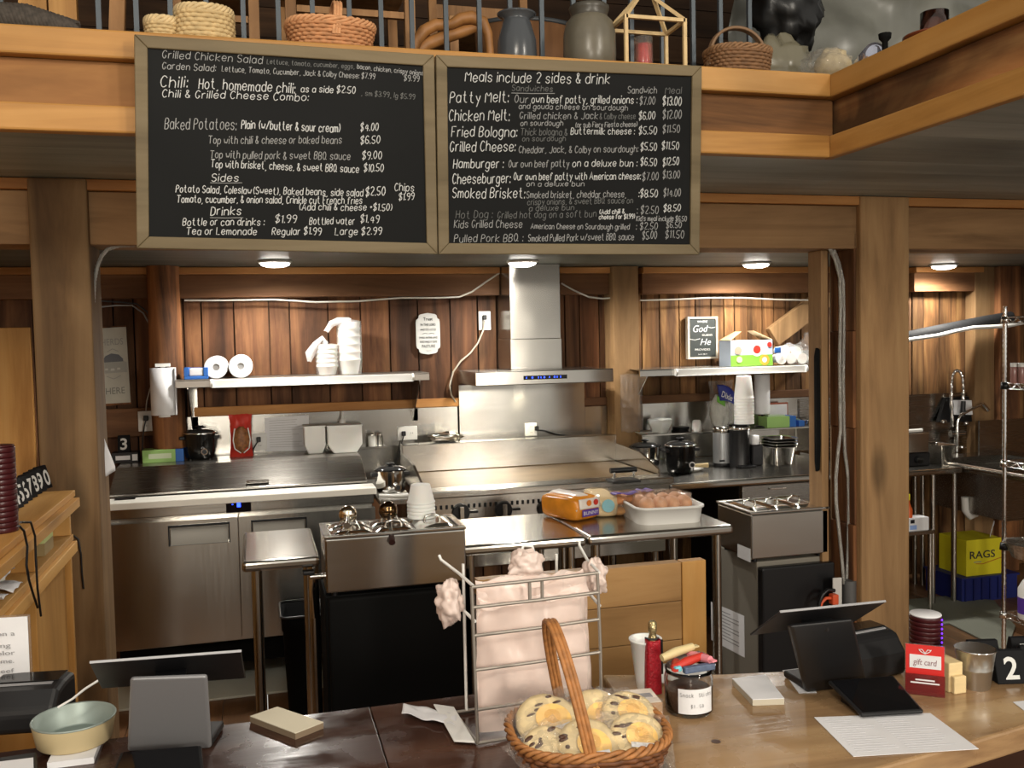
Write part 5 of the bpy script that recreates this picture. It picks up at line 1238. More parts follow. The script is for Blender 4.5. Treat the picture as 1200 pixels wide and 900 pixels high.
bk=[on(x,y,ZB) for x,y in ((706,790),(780,790),(846,789.5),(920,786),(985,781),(1060,776),(1130,770),(1200,762),(1330,752))]
fr=[on(x,y,ZB) for x,y in ((1330,808),(1200,851),(1120,875),(1050,894),(985,914),(900,940),(815,955),(785,900))]
t=thing('order_counter','thick pale brown lacquered wooden counter in the right foreground','counter',(1.1,1.4,0))
m=MB(); m.slab([p for p in bk+fr],(0,0,-.045)); m.build('slab_top',LIGHTC,t,bev=.005)
ins=[Vector((.70,1.73,0)),Vector((1.95,1.62,0)),Vector((1.95,1.45,0)),Vector((1.0,1.38,0)),Vector((.72,1.36,0))]
m=MB(); m.slab(ins,(0,0,ZB-.046)); m.build('base',DARKC,t)
m=MB(); c=on(839,869,ZB); m.cyl((c.x,c.y,ZB-.001),(c.x,c.y,ZB+.0004),.0085,n=16); m.build('knot',mat('knot_brown',(.06,.025,.012,1),.4),t)
# ---- note pads and papers
def pad(label,px,z,h,m_,name='note_pad',cat='note pad',side=None):
    q=[on(x,y,z+h) for x,y in px]; m=MB()
    t=thing(name,label,cat,(q[0]+q[2])/2-Vector((0,0,h)))
    m.slab([p-Vector((0,0,.0015)) for p in q],(0,0,-h+.0018)); m.build('sheets',side or m_,t)
    m=MB(); m.slab(q,(0,0,-.0014)); m.build('cover',m_,t); return t
pad('thick square tan note pad on the dark counter',[(325,828),(379,846),(346,859),(293,839)],ZD,.013,mat('pad_tan',srgb(206,198,176),.7),side=mat('pad_edge',srgb(120,104,84),.8))
pad('white rectangular note pad on the pale counter beside the right register',[(858,795),(897,790),(919,818),(882,819.5)],ZB,.013,PAPER,side=mat('pad_edge2',srgb(190,182,164),.8))
q=[on(x,y,ZB+.0008) for x,y in ((954,841),(1090,836),(1147,878),(1000,887))]
t=tag(MB().slab(q,(0,0,.0009)).build('paper_menu',PAPER),'white printed order sheet lying at the front of the pale counter','sheet')
m=MB()
for k_ in range(16):
    f=.06+k_*.056
    for u0,u1 in ((.06,.42),(.48,.94)):
        a=q[0].lerp(q[3],f);b=q[1].lerp(q[2],f); m.beam(a.lerp(b,u0)+Vector((0,0,.0011)),a.lerp(b,u0+(u1-u0)*random.uniform(.5,1))+Vector((0,0,.0011)),.0022,.0003)
m.build('print',mat('pale_ink',(.60,.60,.63,1),.8),t)
q=[on(x,y,ZB+.0006) for x,y in ((1187,823),(1230,818),(1240,832),(1200,833))]
tag(MB().slab(q,(0,0,.0009)).build('paper_slip',PAPER),'white paper slip at the right edge behind the order sheet','sheet')
q=[on(x,y,ZB+.0006) for x,y in ((917,786),(942,783),(957,812),(936,812.5))]
tag(MB().slab(q,(0,0,.0009)).build('paper_slip',PAPER),'white paper slip sticking out from under the right register','sheet')
def curl(pts,wv,amp,label,name='receipt',cat='receipt',seed=0,z=ZD):
    P=[on(x,y,z) for x,y in pts]; m=MB(); n=len(P)
    def f(u,v):
        s=u*(n-1); i=min(int(s),n-2); p=P[i].lerp(P[i+1],s-i)
        return p+Vector(wv)*(v-.5)+Vector((0,0,.004+amp*(1+noise.noise(Vector((u*4,v*2,seed))))))
    m.grid(f,24,8); return tag(m.build(name,PAPER,None,solid=.0006),label,cat)
curl([(472,836),(495,841),(520,846),(535,850)],(.012,.05,0),.006,'torn white till receipt curling on the dark counter left of the bag rack')
c=on(748,892,ZD)
m=MB(); m.grid(lambda u,v:Vector((c.x+(u-.5)*.055+.006*noise.noise(Vector((u*4,v*4,9))),c.y+(v-.5)*.075,ZD+.003+.012*(1+noise.noise(Vector((u*9,v*9,3))))*.5+.01*math.sin(3.14*u))),20,20)
tag(m.build('crumpled_napkin',mat('napkin',(.6,.62,.62,1),.5),None,solid=.001),'small crumpled white napkin on the dark counter below the basket','napkin')
# ---- bag rack
WIRE=mat('wire_grey',(.30,.27,.235,1),.45,.6)
B1=on(560,871,ZD+.006); B2=on(705,846,ZD+.006)
dirx=(B2-B1); dirx.z=0; L_=dirx.length; dirx.normalize(); nrm=Vector((dirx.y,-dirx.x,0))
if nrm.y>0: nrm=-nrm
H_=(at(552,692,B1.y).z-ZD)
t=thing('bag_rack','grey wire bag rack standing on the dark counter behind the basket','bag rack',B1.lerp(B2,.5)-Vector((0,0,.006))+(-nrm)*.05)
def R(u,h,d=0): return B1+dirx*(u*L_)+Vector((0,0,h*H_))-nrm*d
def wire(name,pts,r=.0032,m_=WIRE): return MB().tube(pts,r,8).build(name,m_,t)
wire('upright',[R(0,0),R(-.01,.5),R(-.02,1)]); wire('upright',[R(1,0),R(1.0,.5),R(.985,1)])
for h in (0.0,.215,.47,.69,.87,1.0): wire('crossbar',[R(-.02*h,h),R(.5,h,-.003),R(1-.012*h,h)])
for u in (.43,.53): wire('short_upright',[R(u,.87),R(u,1.0)])
DP=.15
for u in (0,1): wire('base_rail',[R(u,0),R(u,-.0,DP)])
wire('base_rail',[R(0,0,DP),R(1,0,DP)])
CW=mat('white_wire',(.7,.69,.66,1),.35)
for u in (.0,1.0):
    for h in (.78,1.0):
        s=-1 if u==0 else 1
        wire('bag_prong',[R(u,h,.0),R(u+s*.03,h+.03,.07),R(u+s*.09,h+.07,.14),R(u+s*.10,h+.10,.145)],.003,CW)
for u in (.1,.9): wire('back_upright',[R(u,0,DP),R(u,1.02,DP)],.003,CW)
wire('top_hook',[R(.46,1.0,.05),R(.45,1.13,.06),R(.48,1.18,.06),R(.55,1.17,.06),R(.57,1.1,.06),R(.57,1.0,.05)],.003,CW)
m=MB(); m.slab([R(-.16,0.0,.02),R(-.02,.0,.0),R(0.02,.0,DP+.02),R(-.12,0,DP+.05)],(0,0,.004)); m.build('base_tray',WHITE,t,bev=.003)
BAGP=mat('pink_white_bag',srgb(238,218,208),.32,trans=.35)
bg=thing('plastic_bags','pad of crumpled pinkish white plastic carrier bags hanging in the wire rack','plastic bags',R(.5,.02,.06),0)
def body(s):
    def f(u,v):
        th=math.sin(math.pi*u)**.5; d=.030-s*.018*th*(1-.35*v)
        w=.94-.05*v
        n=noise.noise(Vector((u*3.5,v*4,s*2)))*.009+noise.noise(Vector((u*9,v*8,s)))*.004
        return R(.5+(u-.5)*w,.03+.93*v+.03*math.sin(u*9)*v,d-s*0+n)
    return f
m=MB(); m.grid(body(1),30,34); m.grid(body(-1),20,22); m.build('bag_body',BAGP,bg)
def puff(c,r,seed,name='bag_handle'):
    m=MB(); m.ball(c,r,44,30,.35,2.2,seed)
    for i,p in enumerate(m.v):
        d=(p-c); q=1+.20*abs(noise.noise(p*60+Vector((seed,0,0))))-.34*abs(noise.noise(p*30+Vector((0,seed,0))))-.16*abs(noise.noise(p*120)); m.v[i]=c+d*q
    m.build(name,BAGP,bg)
puff(R(-.12,.86,.06),(.027,.035,.042),4); puff(R(1.07,.92,.06),(.026,.035,.034),8); puff(R(.48,1.06,.05),(.035,.022,.028),12)
def topf(u,v): return R(.06+.88*u,.84+.16*v+.05*noise.noise(Vector((u*5,v*3,7))),.012+.03*v+.012*noise.noise(Vector((u*8,v*6,3))))
m=MB(); m.grid(topf,26,8); m.build('folded_top',BAGP,bg)
# ---- cookie basket
WICK=mat('wicker_tan',srgb(176,118,66),.6,noise_amt=.45,nscale=90); WICKD=mat('wicker_dark',srgb(120,72,38),.6,noise_amt=.5,nscale=60)
def basket(name,label,cat,c,a,b,h,rz,m_,rimm,flare=.8,rows=8,stakes=28,r=.0042,handle=None,hm=None,sq=.75,group=None):
    t=thing(name,label,cat,(0,0,0),0,group)
    def P(th,k,z): 
        ct,st=math.cos(th),math.sin(th); return Vector((a*k*math.copysign(abs(ct)**sq,ct),b*k*math.copysign(abs(st)**sq,st),z))
    m=MB(); n=stakes*4
    for j in range(rows):
        f=(j+.5)/rows; k=flare+(1-flare)*f
        m.tone=random.uniform(-.2,.2)
        m.tube([P(2*math.pi*i/n,k*(1+ .022*math.sin(math.pi*i/2+math.pi*j)),h*f) for i in range(n)],h/rows*.56,6,True)
    m.build('weave',m_,t)
    m=MB()
    for i in range(stakes): 
        th=2*math.pi*i/stakes; m.tube([P(th,flare*.99,0),P(th,(flare+1)/2,h/2),P(th,1,h)],r*.6,5)
    m.build('stakes',rimm,t)
    m=MB(); vs=[P(2*math.pi*i/40,flare,.002) for i in range(40)]; m.slab(vs,(0,0,.004)); m.build('bottom',rimm,t)
    m=MB(); N=stakes*6
    for ph in (0,2.09,4.19): m.tube([P(2*math.pi*i/N,1.0+.035*math.cos(i*.5+ph),h+.006+.006*math.sin(i*.5+ph)*(r/.0042)) for i in range(N)],r*1.15,6,True)
    m.build('rim',rimm,t)
    if handle:
        hh,across,tilt=handle; hb=MB(); K=26
        e=b if across else a
        pts=[]
        for i in range(K+1):
            th=math.pi*i/K; q=math.cos(th)*e*.98; z=h*.5+ (hh-h*.5)*max(0,math.sin(th))**.72
            pts.append(Vector((tilt*z,q,z)) if across else Vector((q,tilt*z,z)))
        for s in (-1,0,1): hb.tube([p+(Vector((s*r*1.8,0,0)) if across else Vector((0,s*r*1.8,0))) for p in pts],r*1.2,6)
        m2=hb
        m2.build('handle',hm or rimm,t)
    t.location=c; t.rotation_euler=(0,0,rz); return t
bc=Vector((.495,1.405,ZD+.001))
basket('wicker_basket','tan wicker basket with tall hoop handle full of wrapped cookies','basket',bc,.125,.112,.094,math.radians(-6),WICKD,WICK,.74,10,30,.0034,(.275,True,-.2))
# wrapped cookies
COOK=mat('cookie',srgb(224,202,156),.75,noise_amt=.22,nscale=50); CHIP=mat('choc_chip',srgb(70,42,26),.5); GOLD=mat('gold_sticker',srgb(232,190,112),.45)
CELLO=mat('cellophane',(.95,.93,.88,1),.08,trans=.8,alpha=.33,spec=.9,bump=.9,nscale=70)
def cookie(label,x,y,z,r,rx,ry,rz,label_on=True,seed=0):
    t=thing('wrapped_cookie',label,'cookie',(0,0,0),0,'wrapped cookies in the basket')
    rnd=random.Random(seed)
    m=MB(); prof=[(r*.97,0),(r,.004),(r*.97,.010),(r*.8,.015),(r*.4,.017),(.001,.0175)]; m.lathe(prof,(0,0,0),30)
    for i,p in enumerate(m.v): m.v[i]=p*(1+.05*noise.noise(p*60+Vector((seed,0,0))))
    m.build('cookie',COOK,t)
    a0=rnd.uniform(1.2,3.6)
    for k in range(7):
        a=a0+rnd.gauss(0,.55); q=rnd.uniform(.3,.85)*r
        MB().ball((q*math.cos(a),q*math.sin(a),.0155-.004*(q/r)**3),(rnd.uniform(.003,.012),rnd.uniform(.003,.005),.003),8,6).build('chocolate_chip',CHIP,t)
    if label_on:
        m=MB(); m.cyl((.1*r,-.1*r,.0185),(.1*r,-.1*r,.0192),r*.55,n=28); lo=m.build('gold_label',GOLD,t)
        m=MB(); m.box(-.3*r,.5*r,-.56*r,-.36*r,.0193,.0196); m.build('label_band',PAPER,lo)
        MB().cyl((.1*r,0,.0193),(.1*r,0,.0195),r*.25,n=20).build('label_picture',mat('label_orange',srgb(216,166,84),.5),lo)
    m=MB(); m.grid(lambda u,v:Vector(((u-.5)*2.5*r,(v-.5)*2.3*r,-.001+.024*(1-abs(2*u-1)**2.2)*(1-abs(2*v-1)**2.2)+.006*noise.noise(Vector((u*7+seed,v*7,1)))+.004*noise.noise(Vector((u*16,v*16,seed))))),28,28); m.build('wrapper',CELLO,t)
    t.location=(bc.x+x,bc.y+y,ZD+z); t.rotation_euler=(math.radians(rx),math.radians(ry),math.radians(rz)); return t
cookie('wrapped cookie at the back left of the basket',-.055,.035,.098,.054,30,-6,10,True,1)
cookie('wrapped cookie at the back middle of the basket, left of the right rear one',.035,.045,.088,.054,38,4,-6,True,2)
cookie('wrapped cookie at the back right end of the basket',.082,.025,.098,.046,26,10,-20,True,3)
cookie('wrapped cookie at the front left corner of the basket, without gold label',-.075,-.035,.084,.044,30,-12,25,False,4)
cookie('wrapped cookie at the front middle with a large gold label',-.015,-.045,.086,.050,34,0,4,True,5)
cookie('wrapped cookie at the front right of the basket beside the handle foot',.07,-.04,.086,.046,32,6,-14,True,6)
# ---- cup, sleeved bottle, plate and small box behind the basket
c=on(757,806,ZB); k=mpp(c)
t=MB().lathe([(14*k*.75,0),(14*k*.78,.003),(18*k,56*k),(19.3*k,57*k),(19.3*k,59*k),(17.5*k,58.5*k),(14*k*.72,.006),(.001,.006)],(c.x,c.y,ZB+.0005),32).build('foam_cup',FOAM); tag(t,'white foam cup standing behind the red sleeved bottle','cup')
c2=on(770,800,ZB); c2=Vector((c.x+.075,c.y+.03,ZB)); k=mpp(c2)
t=MB().lathe([(.05,0),(.055,.002),(.075,.010),(.078,.012),(.055,.004),(.001,.004)],(c2.x,c2.y,ZB+.0003),30,1,.7).build('white_dish',WHITE); tag(t,'low white dish behind the red sleeved bottle','dish')
c=on(762,809,ZB); k=mpp(c); c.y-=.015
t=thing('sleeved_bottle','little gold necked bottle in a red glitter sleeve','bottle',(c.x,c.y,ZB))
RS=mat('red_glitter',srgb(178,26,42),.35,noise_amt=.4,nscale=220,bump=.4)
m=MB(); w=.0165; h=63*k
m.grid(lambda u,v:Vector((c.x+(w*(1-.12*v))*math.copysign(abs(math.cos(6.2832*u))**.6,math.cos(6.2832*u)),c.y+.012*math.copysign(abs(math.sin(6.2832*u))**.6,math.sin(6.2832*u)),ZB+.001+h*v)),32,14); m.slab([(c.x+w*math.cos(i*.4),c.y+.011*math.sin(i*.4),ZB+.001) for i in range(16)],(0,0,.002)); m.build('sleeve',RS,t)
MB().lathe([(.009,h-.004),(.0085,h+.006),(.0065,h+.013),(.0085,h+.017),(.0085,h+.034),(.005,h+.038),(.001,h+.0385)],(c.x,c.y,ZB),20).build('neck',mat('gold_foil',(.55,.45,.24,1),.25,.9,bump=.3,nscale=300),t)
m=MB(); m.tube([(c.x-.018,c.y-.004,ZB+h+.007),(c.x-.010,c.y-.011,ZB+h+.005),(c.x,c.y-.0125,ZB+h+.004),(c.x+.008,c.y-.010,ZB+h+.006)],.0018,6); m.build('tie',BLACK,t)
m=MB(); m.tube([(c.x+w+.004,c.y+.004,ZB+.035),(c.x+w+.005,c.y+.006,ZB+h-.004)],.003,8); m.build('pen',BLACK,t)
q=[on(x,y,ZB+.038) for x,y in ((740,815),(783,817),(783,829),(745,826))]
a,b=on(752,849,ZB),on(784,851,ZB)
t=thing('card_box','small brown cardboard box with white printed top beside the jar','box',((a+b)/2))
m=MB(); hx=.03; cx,cy=(a.x+b.x)/2-.004,a.y+.04; m.obox((cx,cy,ZB+.0175),(.058,.07,.034),math.radians(-6)); m.build('box',mat('kraft',srgb(170,130,90),.75),t,bev=.002)
m=MB(); m.obox((cx,cy,ZB+.0355),(.054,.066,.0012),math.radians(-6)); po=m.build('top_label',mat('label_cream',srgb(226,214,200),.7),t)
m=MB(); m.obox((cx+.004,cy,ZB+.0364),(.03,.02,.0004),math.radians(-6)); m.build('print_block',INKG,po)
# ---- jar of snack sticks
c=on(820,843,ZB); k=mpp(c); c.y+=.045; r=.045
t=thing('snack_jar','glass jar of wrapped snack sticks with a white hand lettered label','jar',(c.x,c.y,ZB))
h=.082
MB().lathe([(r*.9,0),(r,.006),(r,h*.8),(r*.95,h*.9),(r*.97,h),(r*.92,h),(r*.90,h*.9),(r*.94,h*.8),(r*.94,.010),(r*.8,.006),(.001,.006)],(c.x,c.y,ZB),40).build('jar',GLASS,t)
MB().lathe([(r*.90,.008),(r*.90,h*.55),(.001,h*.6)],(c.x,c.y,ZB),30).build('snack_fill',mat('stick_fill',srgb(92,62,46),.6,noise_amt=.5,nscale=60),t)
ang0,ang1=math.radians(-140),math.radians(-52)
m=MB(); m.grid(lambda u,v:Vector((c.x+(r+.0009)*math.cos(ang0+(ang1-ang0)*u),c.y+(r+.0009)*math.sin(ang0+(ang1-ang0)*u),ZB+.010+.046*v)),20,2); lo=m.build('label',PAPER,t)
mid=(ang0+ang1)/2
def onjar(s,z,hh,off,wd):
    for j,w_ in enumerate(s):
        a_=ang0+(ang1-ang0)*(off+j*wd)
        p=Vector((c.x+(r+.0015)*math.cos(a_),c.y+(r+.0015)*math.sin(a_),ZB+z)); right=Vector((-math.sin(a_),math.cos(a_),0))
        mb=MB(); 
        for st in SF[w_].split(';'): mb.tube([p+right*(int(q_[0])*hh/7)+Vector((0,0,(int(q_[1])-2)*hh/6)) for q_ in st.split()],.0004,4)
        mb.build('lettering',INKG,lo)
onjar('Snack',.042,.007,.06,.075); onjar('Sticks',.042,.007,.55,.07); onjar('$1.50',.022,.006,.34,.075)
STK=[(RED,(-.02,.01),(-.035,-.02)),(mat('stick_pink',srgb(226,140,150),.4),(.02,.012),(.028,-.012)),(mat('stick_cream',srgb(206,188,140),.5),(-.016,.02),(.014,.026)),(mat('stick_grey',srgb(110,100,96),.5),(.0,.025),(.03,.03)),(RED,(-.01,-.012),(.02,-.004))]
for i,(mm,(x0,y0),(x1,y1)) in enumerate(STK):
    zz=h+.006+.009*(i%3)
    st=thing('snack_stick',['red snack stick hanging over the left rim of the jar','pink tipped snack stick lying across the jar','cream snack stick at the back left of the jar','grey snack stick at the back of the jar, behind the pink one','second red snack stick in the middle of the jar'][i],'snack stick',(c.x,c.y,ZB+h),0,'snack sticks in the jar')
    m=MB(); d=Vector((x1-x0,y1-y0,0)).normalized(); p0=Vector((c.x+x0,c.y+y0,ZB+zz)); 
    m.tube([p0-d*.032+Vector((0,0,-.006)),p0,p0+d*.04+Vector((0,0,.004))],[.007,.009,.007],10); m.build('wrapper',mm,st)
    m=MB(); e=p0+d*.044+Vector((0,0,.004)); m.obox(e,(.014,.011,.003),math.atan2(d.y,d.x)); m.build('crimped_end',mm,st)
t=thing('snack_pack','flat pack with blue gingham edge lying on the front of the jar','snack pack',(c.x,c.y,ZB+h))
m=MB(); m.obox((c.x+.008,c.y-.028,ZB+h+.007),(.064,.012,.012),math.radians(5)); m.build('gingham_edge',mat('gingham_blue',srgb(90,104,130),.6,noise_amt=.3,nscale=120),t,bev=.002)
m=MB()
for i in range(9):
    for j in range(2): m.obox((c.x+.008-.028+i*.007+(j*.0035),c.y-.0345+i*.0006,ZB+h+.0045+j*.0055),(.003,.0008,.003),math.radians(5))
m.build('gingham_checks',PAPER,t)
m=MB(); m.obox((c.x-.034,c.y-.026,ZB+h+.010),(.014,.012,.010),math.radians(5)); m.build('teal_tip',mat('teal_tip',srgb(110,190,205),.5),t,bev=.003)
# ---- registers
PLG=mat('register_black',(.010,.010,.011,1),.42); SIL=mat('register_silver',(.30,.30,.31,1),.5,.2); SCR=mat('register_screen',(.004,.004,.005,1),.08)
def slab4(mb,pts,th):
    n=(pts[1]-pts[0]).cross(pts[3]-pts[0]).normalized(); mb.slab(pts,n*th); return mb
def register(label,top,bot,Yt,Yb,plate,pm,zc,tablet,yt2,yl):
    A,B=at(*top[0],Yt),at(*top[1],Yt); C,D=at(*bot[1],Yb),at(*bot[0],Yb)
    n=((B-A).cross(D-A)).normalized()
    if n.z<0: n=-n
    t=thing('cash_register',label,'register',((A+B+C+D)/4).to_tuple()[:2]+(zc,))
    m=MB(); m.slab([A,B,C,D],n*.004); m.build('screen_body',PLG,t,bev=.0015)
    m=MB(); m.slab([A.lerp(C,.03)+n*.0041,B.lerp(D,.03)+n*.0041,C.lerp(A,.03)+n*.0041,D.lerp(B,.03)+n*.0041],n*.0006); m.build('screen_glass',SCR,t)
    m=MB(); e=(A-D).normalized()*.004; m.slab([A,B,B+e*.5,A+e*.5],n*.004); m.build('silver_edge',SIL,t)
    # stand plate from the counter up to the back of the screen
    P=[on(plate[3][0],plate[3][1],zc),on(plate[2][0],plate[2][1],zc)]
    cc=(A+B+C+D)/4
    tl,tr=at(*plate[0],min(P[0].y,cc.y)-.01),at(*plate[1],min(P[1].y,cc.y)-.01)
    tl,tr=at(*plate[0],yl),at(*plate[1],yl)
    tr=tl+(P[1]-P[0])*((tr-tl).length/(P[1]-P[0]).length)
    m=MB(); m.slab([tl,tr,P[1],P[0]],(0,.016,0)); m.build('stand_plate',pm,t,bev=.006,seg=3)
    ux=(P[1]-P[0]); ux.z=0; ux.normalize(); back=Vector((-ux.y,ux.x,0))
    m=MB(); m.slab([P[0]-ux*.0+Vector((0,0,.001)),P[1]+Vector((0,0,.001)),P[1]+back*.09+Vector((0,0,.001)),P[0]+back*.09+Vector((0,0,.001))],(0,0,.014)); m.build('base',pm if pm is PLG else PLG,t,bev=.004)
    m=MB(); mt=(tl+tr)/2+Vector((0,.026,-.004)); md=(A+B+C+D)/4-n*.001; m.beam(mt+Vector((0,.0,-.012)),Vector((md.x,md.y,md.z)),.05,.012); m.build('hinge_arm',PLG,t,bev=.002)
    return t
register('cash register with black display tilted away and silver stand plate, on the dark counter',[(105,778),(283,764.5)],[(119,807),(288,795)],1.60,1.74,[(152,796),(246,787),(248,877),(149,881)],SIL,ZD,None,0,1.60)
register('black cash register with black stand on the pale counter',[(914,718.5),(1038,706)],[(879,745),(1001,729)],1.46,1.56,[(926,734),(1000,728),(1018,803),(946,812)],PLG,ZB,None,0,1.46)
def tablet(label,px,z0,z1,zc,wire_to=None):
    """customer tablet: far edge px[0],px[1] at height z1, near edge px[2],px[3] at z0"""
    A,B=on(*px[0],z1),on(*px[1],z1); C,D=on(*px[2],z0),on(*px[3],z0)
    n=((B-A).cross(D-A)).normalized(); 
    if n.z<0: n=-n
    t=thing('customer_tablet',label,'tablet',((A+B+C+D)/4).to_tuple()[:2]+(zc,))
    m=MB(); m.slab([A,B,C,D],-n*.008); m.build('body',PLG,t,bev=.003)
    m=MB(); m.slab([A.lerp(C,.04)+n*.0002,B.lerp(D,.04)+n*.0002,C.lerp(A,.04)+n*.0002,D.lerp(B,.04)+n*.0002],n*.0006); m.build('screen',SCR,t)
    m=MB(); lo=.12; w0,w1=A.lerp(D,lo)-n*.0085,B.lerp(C,lo)-n*.0085; w2,w3=B.lerp(C,.9)-n*.0085,A.lerp(D,.9)-n*.0085
    g=lambda p:Vector((p.x,p.y,zc+.0005))
    m.add([w0.lerp(w1,.15),w1.lerp(w0,.15),w2.lerp(w3,.15),w3.lerp(w2,.15),g(w0.lerp(w1,.15)),g(w1.lerp(w0,.15)),g(w2.lerp(w3,.15)),g(w3.lerp(w2,.15))],[(0,1,2,3),(4,5,6,7),(0,1,5,4),(1,2,6,5),(2,3,7,6),(3,0,4,7)]); m.build('wedge_stand',PLG,t)
    return t
tablet('black customer tablet lying in front of the silver register plate at the lower left',[(141,881),(236,873),(239,903),(129,911)],ZD+.014,ZD+.03,ZD)
tablet('black customer tablet tilted towards the front of the pale counter',[(970,797),(1047,791),(1083,832.5),(1010,837)],ZB+.012,ZB+.04,ZB)
def printer(label,x0,x1,yt,yb,z,d,rz,sl=.5,w=None,h=None,dx=0,dy=0):
    a,b=on(x0,yb,z),on(x1,yb,z); w=w or (b-a).length; k=mpp(a); h=h or (yb-yt)*k*.85
    t=thing('receipt_printer',label,'printer',(0,0,0))
    m=MB(); m.prism([(0,0),(d,0),(d,h*.96),(d*.55,h),(d*.25,h*.94),(.0,h*.55)],-w/2,w/2,'x'); m.build('body',PLG,t,bev=.012,seg=3)
    m=MB(); m.box(-w*.42,w*.42,d*.5,d*.92,h*.985,h*1.02); m.build('paper_cover',BLACKG,t,bev=.006)
    m=MB(); m.box(-w*.36,w*.36,d*.40,d*.47,h*.975,h*1.0); m.build('paper_slot',SIL,t)
    t.location=((a.x+b.x)/2+dx,a.y+dy,z); t.rotation_euler=(0,0,rz); return t
printer('black receipt printer left of the round tin on the dark counter',-50,42,824,884,ZD,.13,math.radians(-8),h=.08,dy=.055,dx=.012)
printer('black receipt printer behind the right customer tablet',1006,1062,738,800,ZB,.10,math.radians(8),w=.135,h=.088,dx=.012,dy=.0)
# white sign holder with words
Ys=1.93
q=[on(-70,842,ZD),on(37,834,ZD)]; Ys=q[1].y
A,B=at(-70,728,Ys),at(32,722.5,Ys); C=at(37,834,Ys); D=at(-68,840,Ys)
A,B,C,D=[p+Vector((0,-.12,0)) if 0 else p for p in (A,B,C,D)]
zof=ZD+.0005
t=thing('table_sign','white paper sign in a clear stand at the left edge of the dark counter','sign',((C.x+D.x)/2,Ys,ZD))
dz=C.z-ZD
m=MB(); m.slab([A,B,C,D],(0,.002,0)); m.build('paper',PAPER,t)
ux=(B-A).normalized(); uz=Vector((0,0,1)); k=mpp(B)
for s,x1,y in (('on a',18,744),('king',13,758),('color',18,766.5),('ome.',17,776),('beef',17,787.5),('e; an',18,799.5),('ure of',19,811),('t will',18,822)):
    p=at(x1,y,Ys); wd=len(s)*4.9*k; printed('words',s,INKG,t,p-ux*wd+Vector((0,-.003,0)),ux,uz,5.2*k,wd,.0003)
m=MB(); m.slab([C+Vector((.004,0,-dz+.001)),D+Vector((0,0,-(D.z-ZD)+.001)),D+Vector((0,.06,-(D.z-ZD)+.001)),C+Vector((.004,.06,-dz+.001))],(0,0,.004)); m.slab([B+Vector((.004,.003,.003)),A+Vector((0,.003,.003)),D+Vector((0,.003,-(D.z-ZD)+.005)),C+Vector((.004,.003,-dz+.005))],(0,.003,0)); m.build('clear_stand',CLEAR,t)
# oval tin
c=on(82,889,ZD); k=mpp(c); c.y+=.05
TINI=mat('tin_inside',srgb(150,162,156),.4,.35); TINO=mat('tin_outside',srgb(196,178,138),.55)
t=thing('round_tin','shallow round tin with tan outside and bright metal inside on the dark counter','tin',(c.x,c.y,ZD))
r=.071; h=.042; z0=ZD+.012
MB().lathe([(.001,0),(r*.86,0),(r*.9,.003),(r,h)],(c.x,c.y,z0),40,caps=False).build('outer_wall',TINO,t)
MB().lathe([(r*1.0,h),(r*1.02,h+.002),(r*1.0,h+.004),(r*.97,h+.002),(r*.87,.008),(r*.80,.005),(r*.78,.007),(.001,.006)],(c.x,c.y,z0),40,caps=False).build('inner_wall',TINI,t)
q=[on(86,880,ZD+.012),on(121,874,ZD+.012),on(119,915,ZD+.012),on(84,915,ZD+.012)]
t=thing('napkin_stack','small stack of white napkins under the round tin','napkins',(c.x,c.y-.02,ZD))
m=MB(); m.box(c.x-.03,c.x+.045,c.y-.085,c.y+.05,ZD+.0004,ZD+.0115); m.build('napkins',PAPER,t)
a=on(0,886,ZD+.02); b=on(41,880,ZD+.02)
t=thing('card_reader','black block with a white paper on it at the lower left corner of the photo','card reader',(a.x,a.y-.02,ZD))
m=MB(); m.slab([on(-40,893,ZD+.022),on(43,880.5,ZD+.022),on(44,930,ZD+.022),on(-40,935,ZD+.022)],(0,0,-.0215)); m.build('block',PLG,t,bev=.003)
m=MB(); m.slab([on(-35,897,ZD+.0224),on(39,888,ZD+.0224),on(40,928,ZD+.0224),on(-35,932,ZD+.0224)],(0,0,.0006)); m.build('paper',PAPER,t)
cable('thin white cable from the left register down behind the round tin',[(68,829),(85,819),(100,807),(116,797)],lambda x,y:at(x,y,1.84),.0022,WHITE,'register_cable')
# ---- right foreground: gift card stand, pagers, bucket, blocks
PAG=mat('pager_red',(.050,.008,.010,1),.3); 
def pagers(label,c,r,n,h,topm,led=False):
    t=thing('pager_stack',label,'pager stack',c,0,'stacks of round guest pagers')
    for i in range(n):
        z=c.z+i*h
        m=MB(); m.lathe([(r*.95,0),(r*.985,.001),(r,h*.15),(r,h*.85),(r*.985,h*.95),(r*.95,h*.97),(.001,h*.97)],(c.x,c.y,z),32); m.build('pager',PAG,t)
    m=MB(); m.lathe([(r*.9,n*h),(r*.97,n*h+.002),(r*.94,n*h+.004),(.001,n*h+.003)],c,32); m.build('top_disc',topm,t)
    if led:
        for i in range(n):
            z=c.z+(i+.5)*h; a_=math.radians(-58); m=MB(); m.ball((c.x+r*math.cos(a_),c.y+r*math.sin(a_),z),.0026,8,6); m.build('indicator_light',mat('purple_led',(.12,.02,.8,1),.4,emis=2.5),t)
c=on(1092,771,ZB); k=mpp(c); c.y+=.02; pagers('tall dark red pager stack with pale top behind the gift card stand',Vector((c.x,c.y,ZB)),18.3*k,9,.0098,PAPER,True)
A,B=on(1066,814.5,ZB),on(1112,818,ZB); w=(B-A).length*.98
t=thing('gift_card_stand','red gift card in a clear stand in front of the dark red pagers','card stand',(0,0,0))
CR=mat('card_bright_red',srgb(206,44,40),.4); h=.096
m=MB(); m.box(-w/2,w/2,0,.0015,.003,h); m.build('card',CR,t)
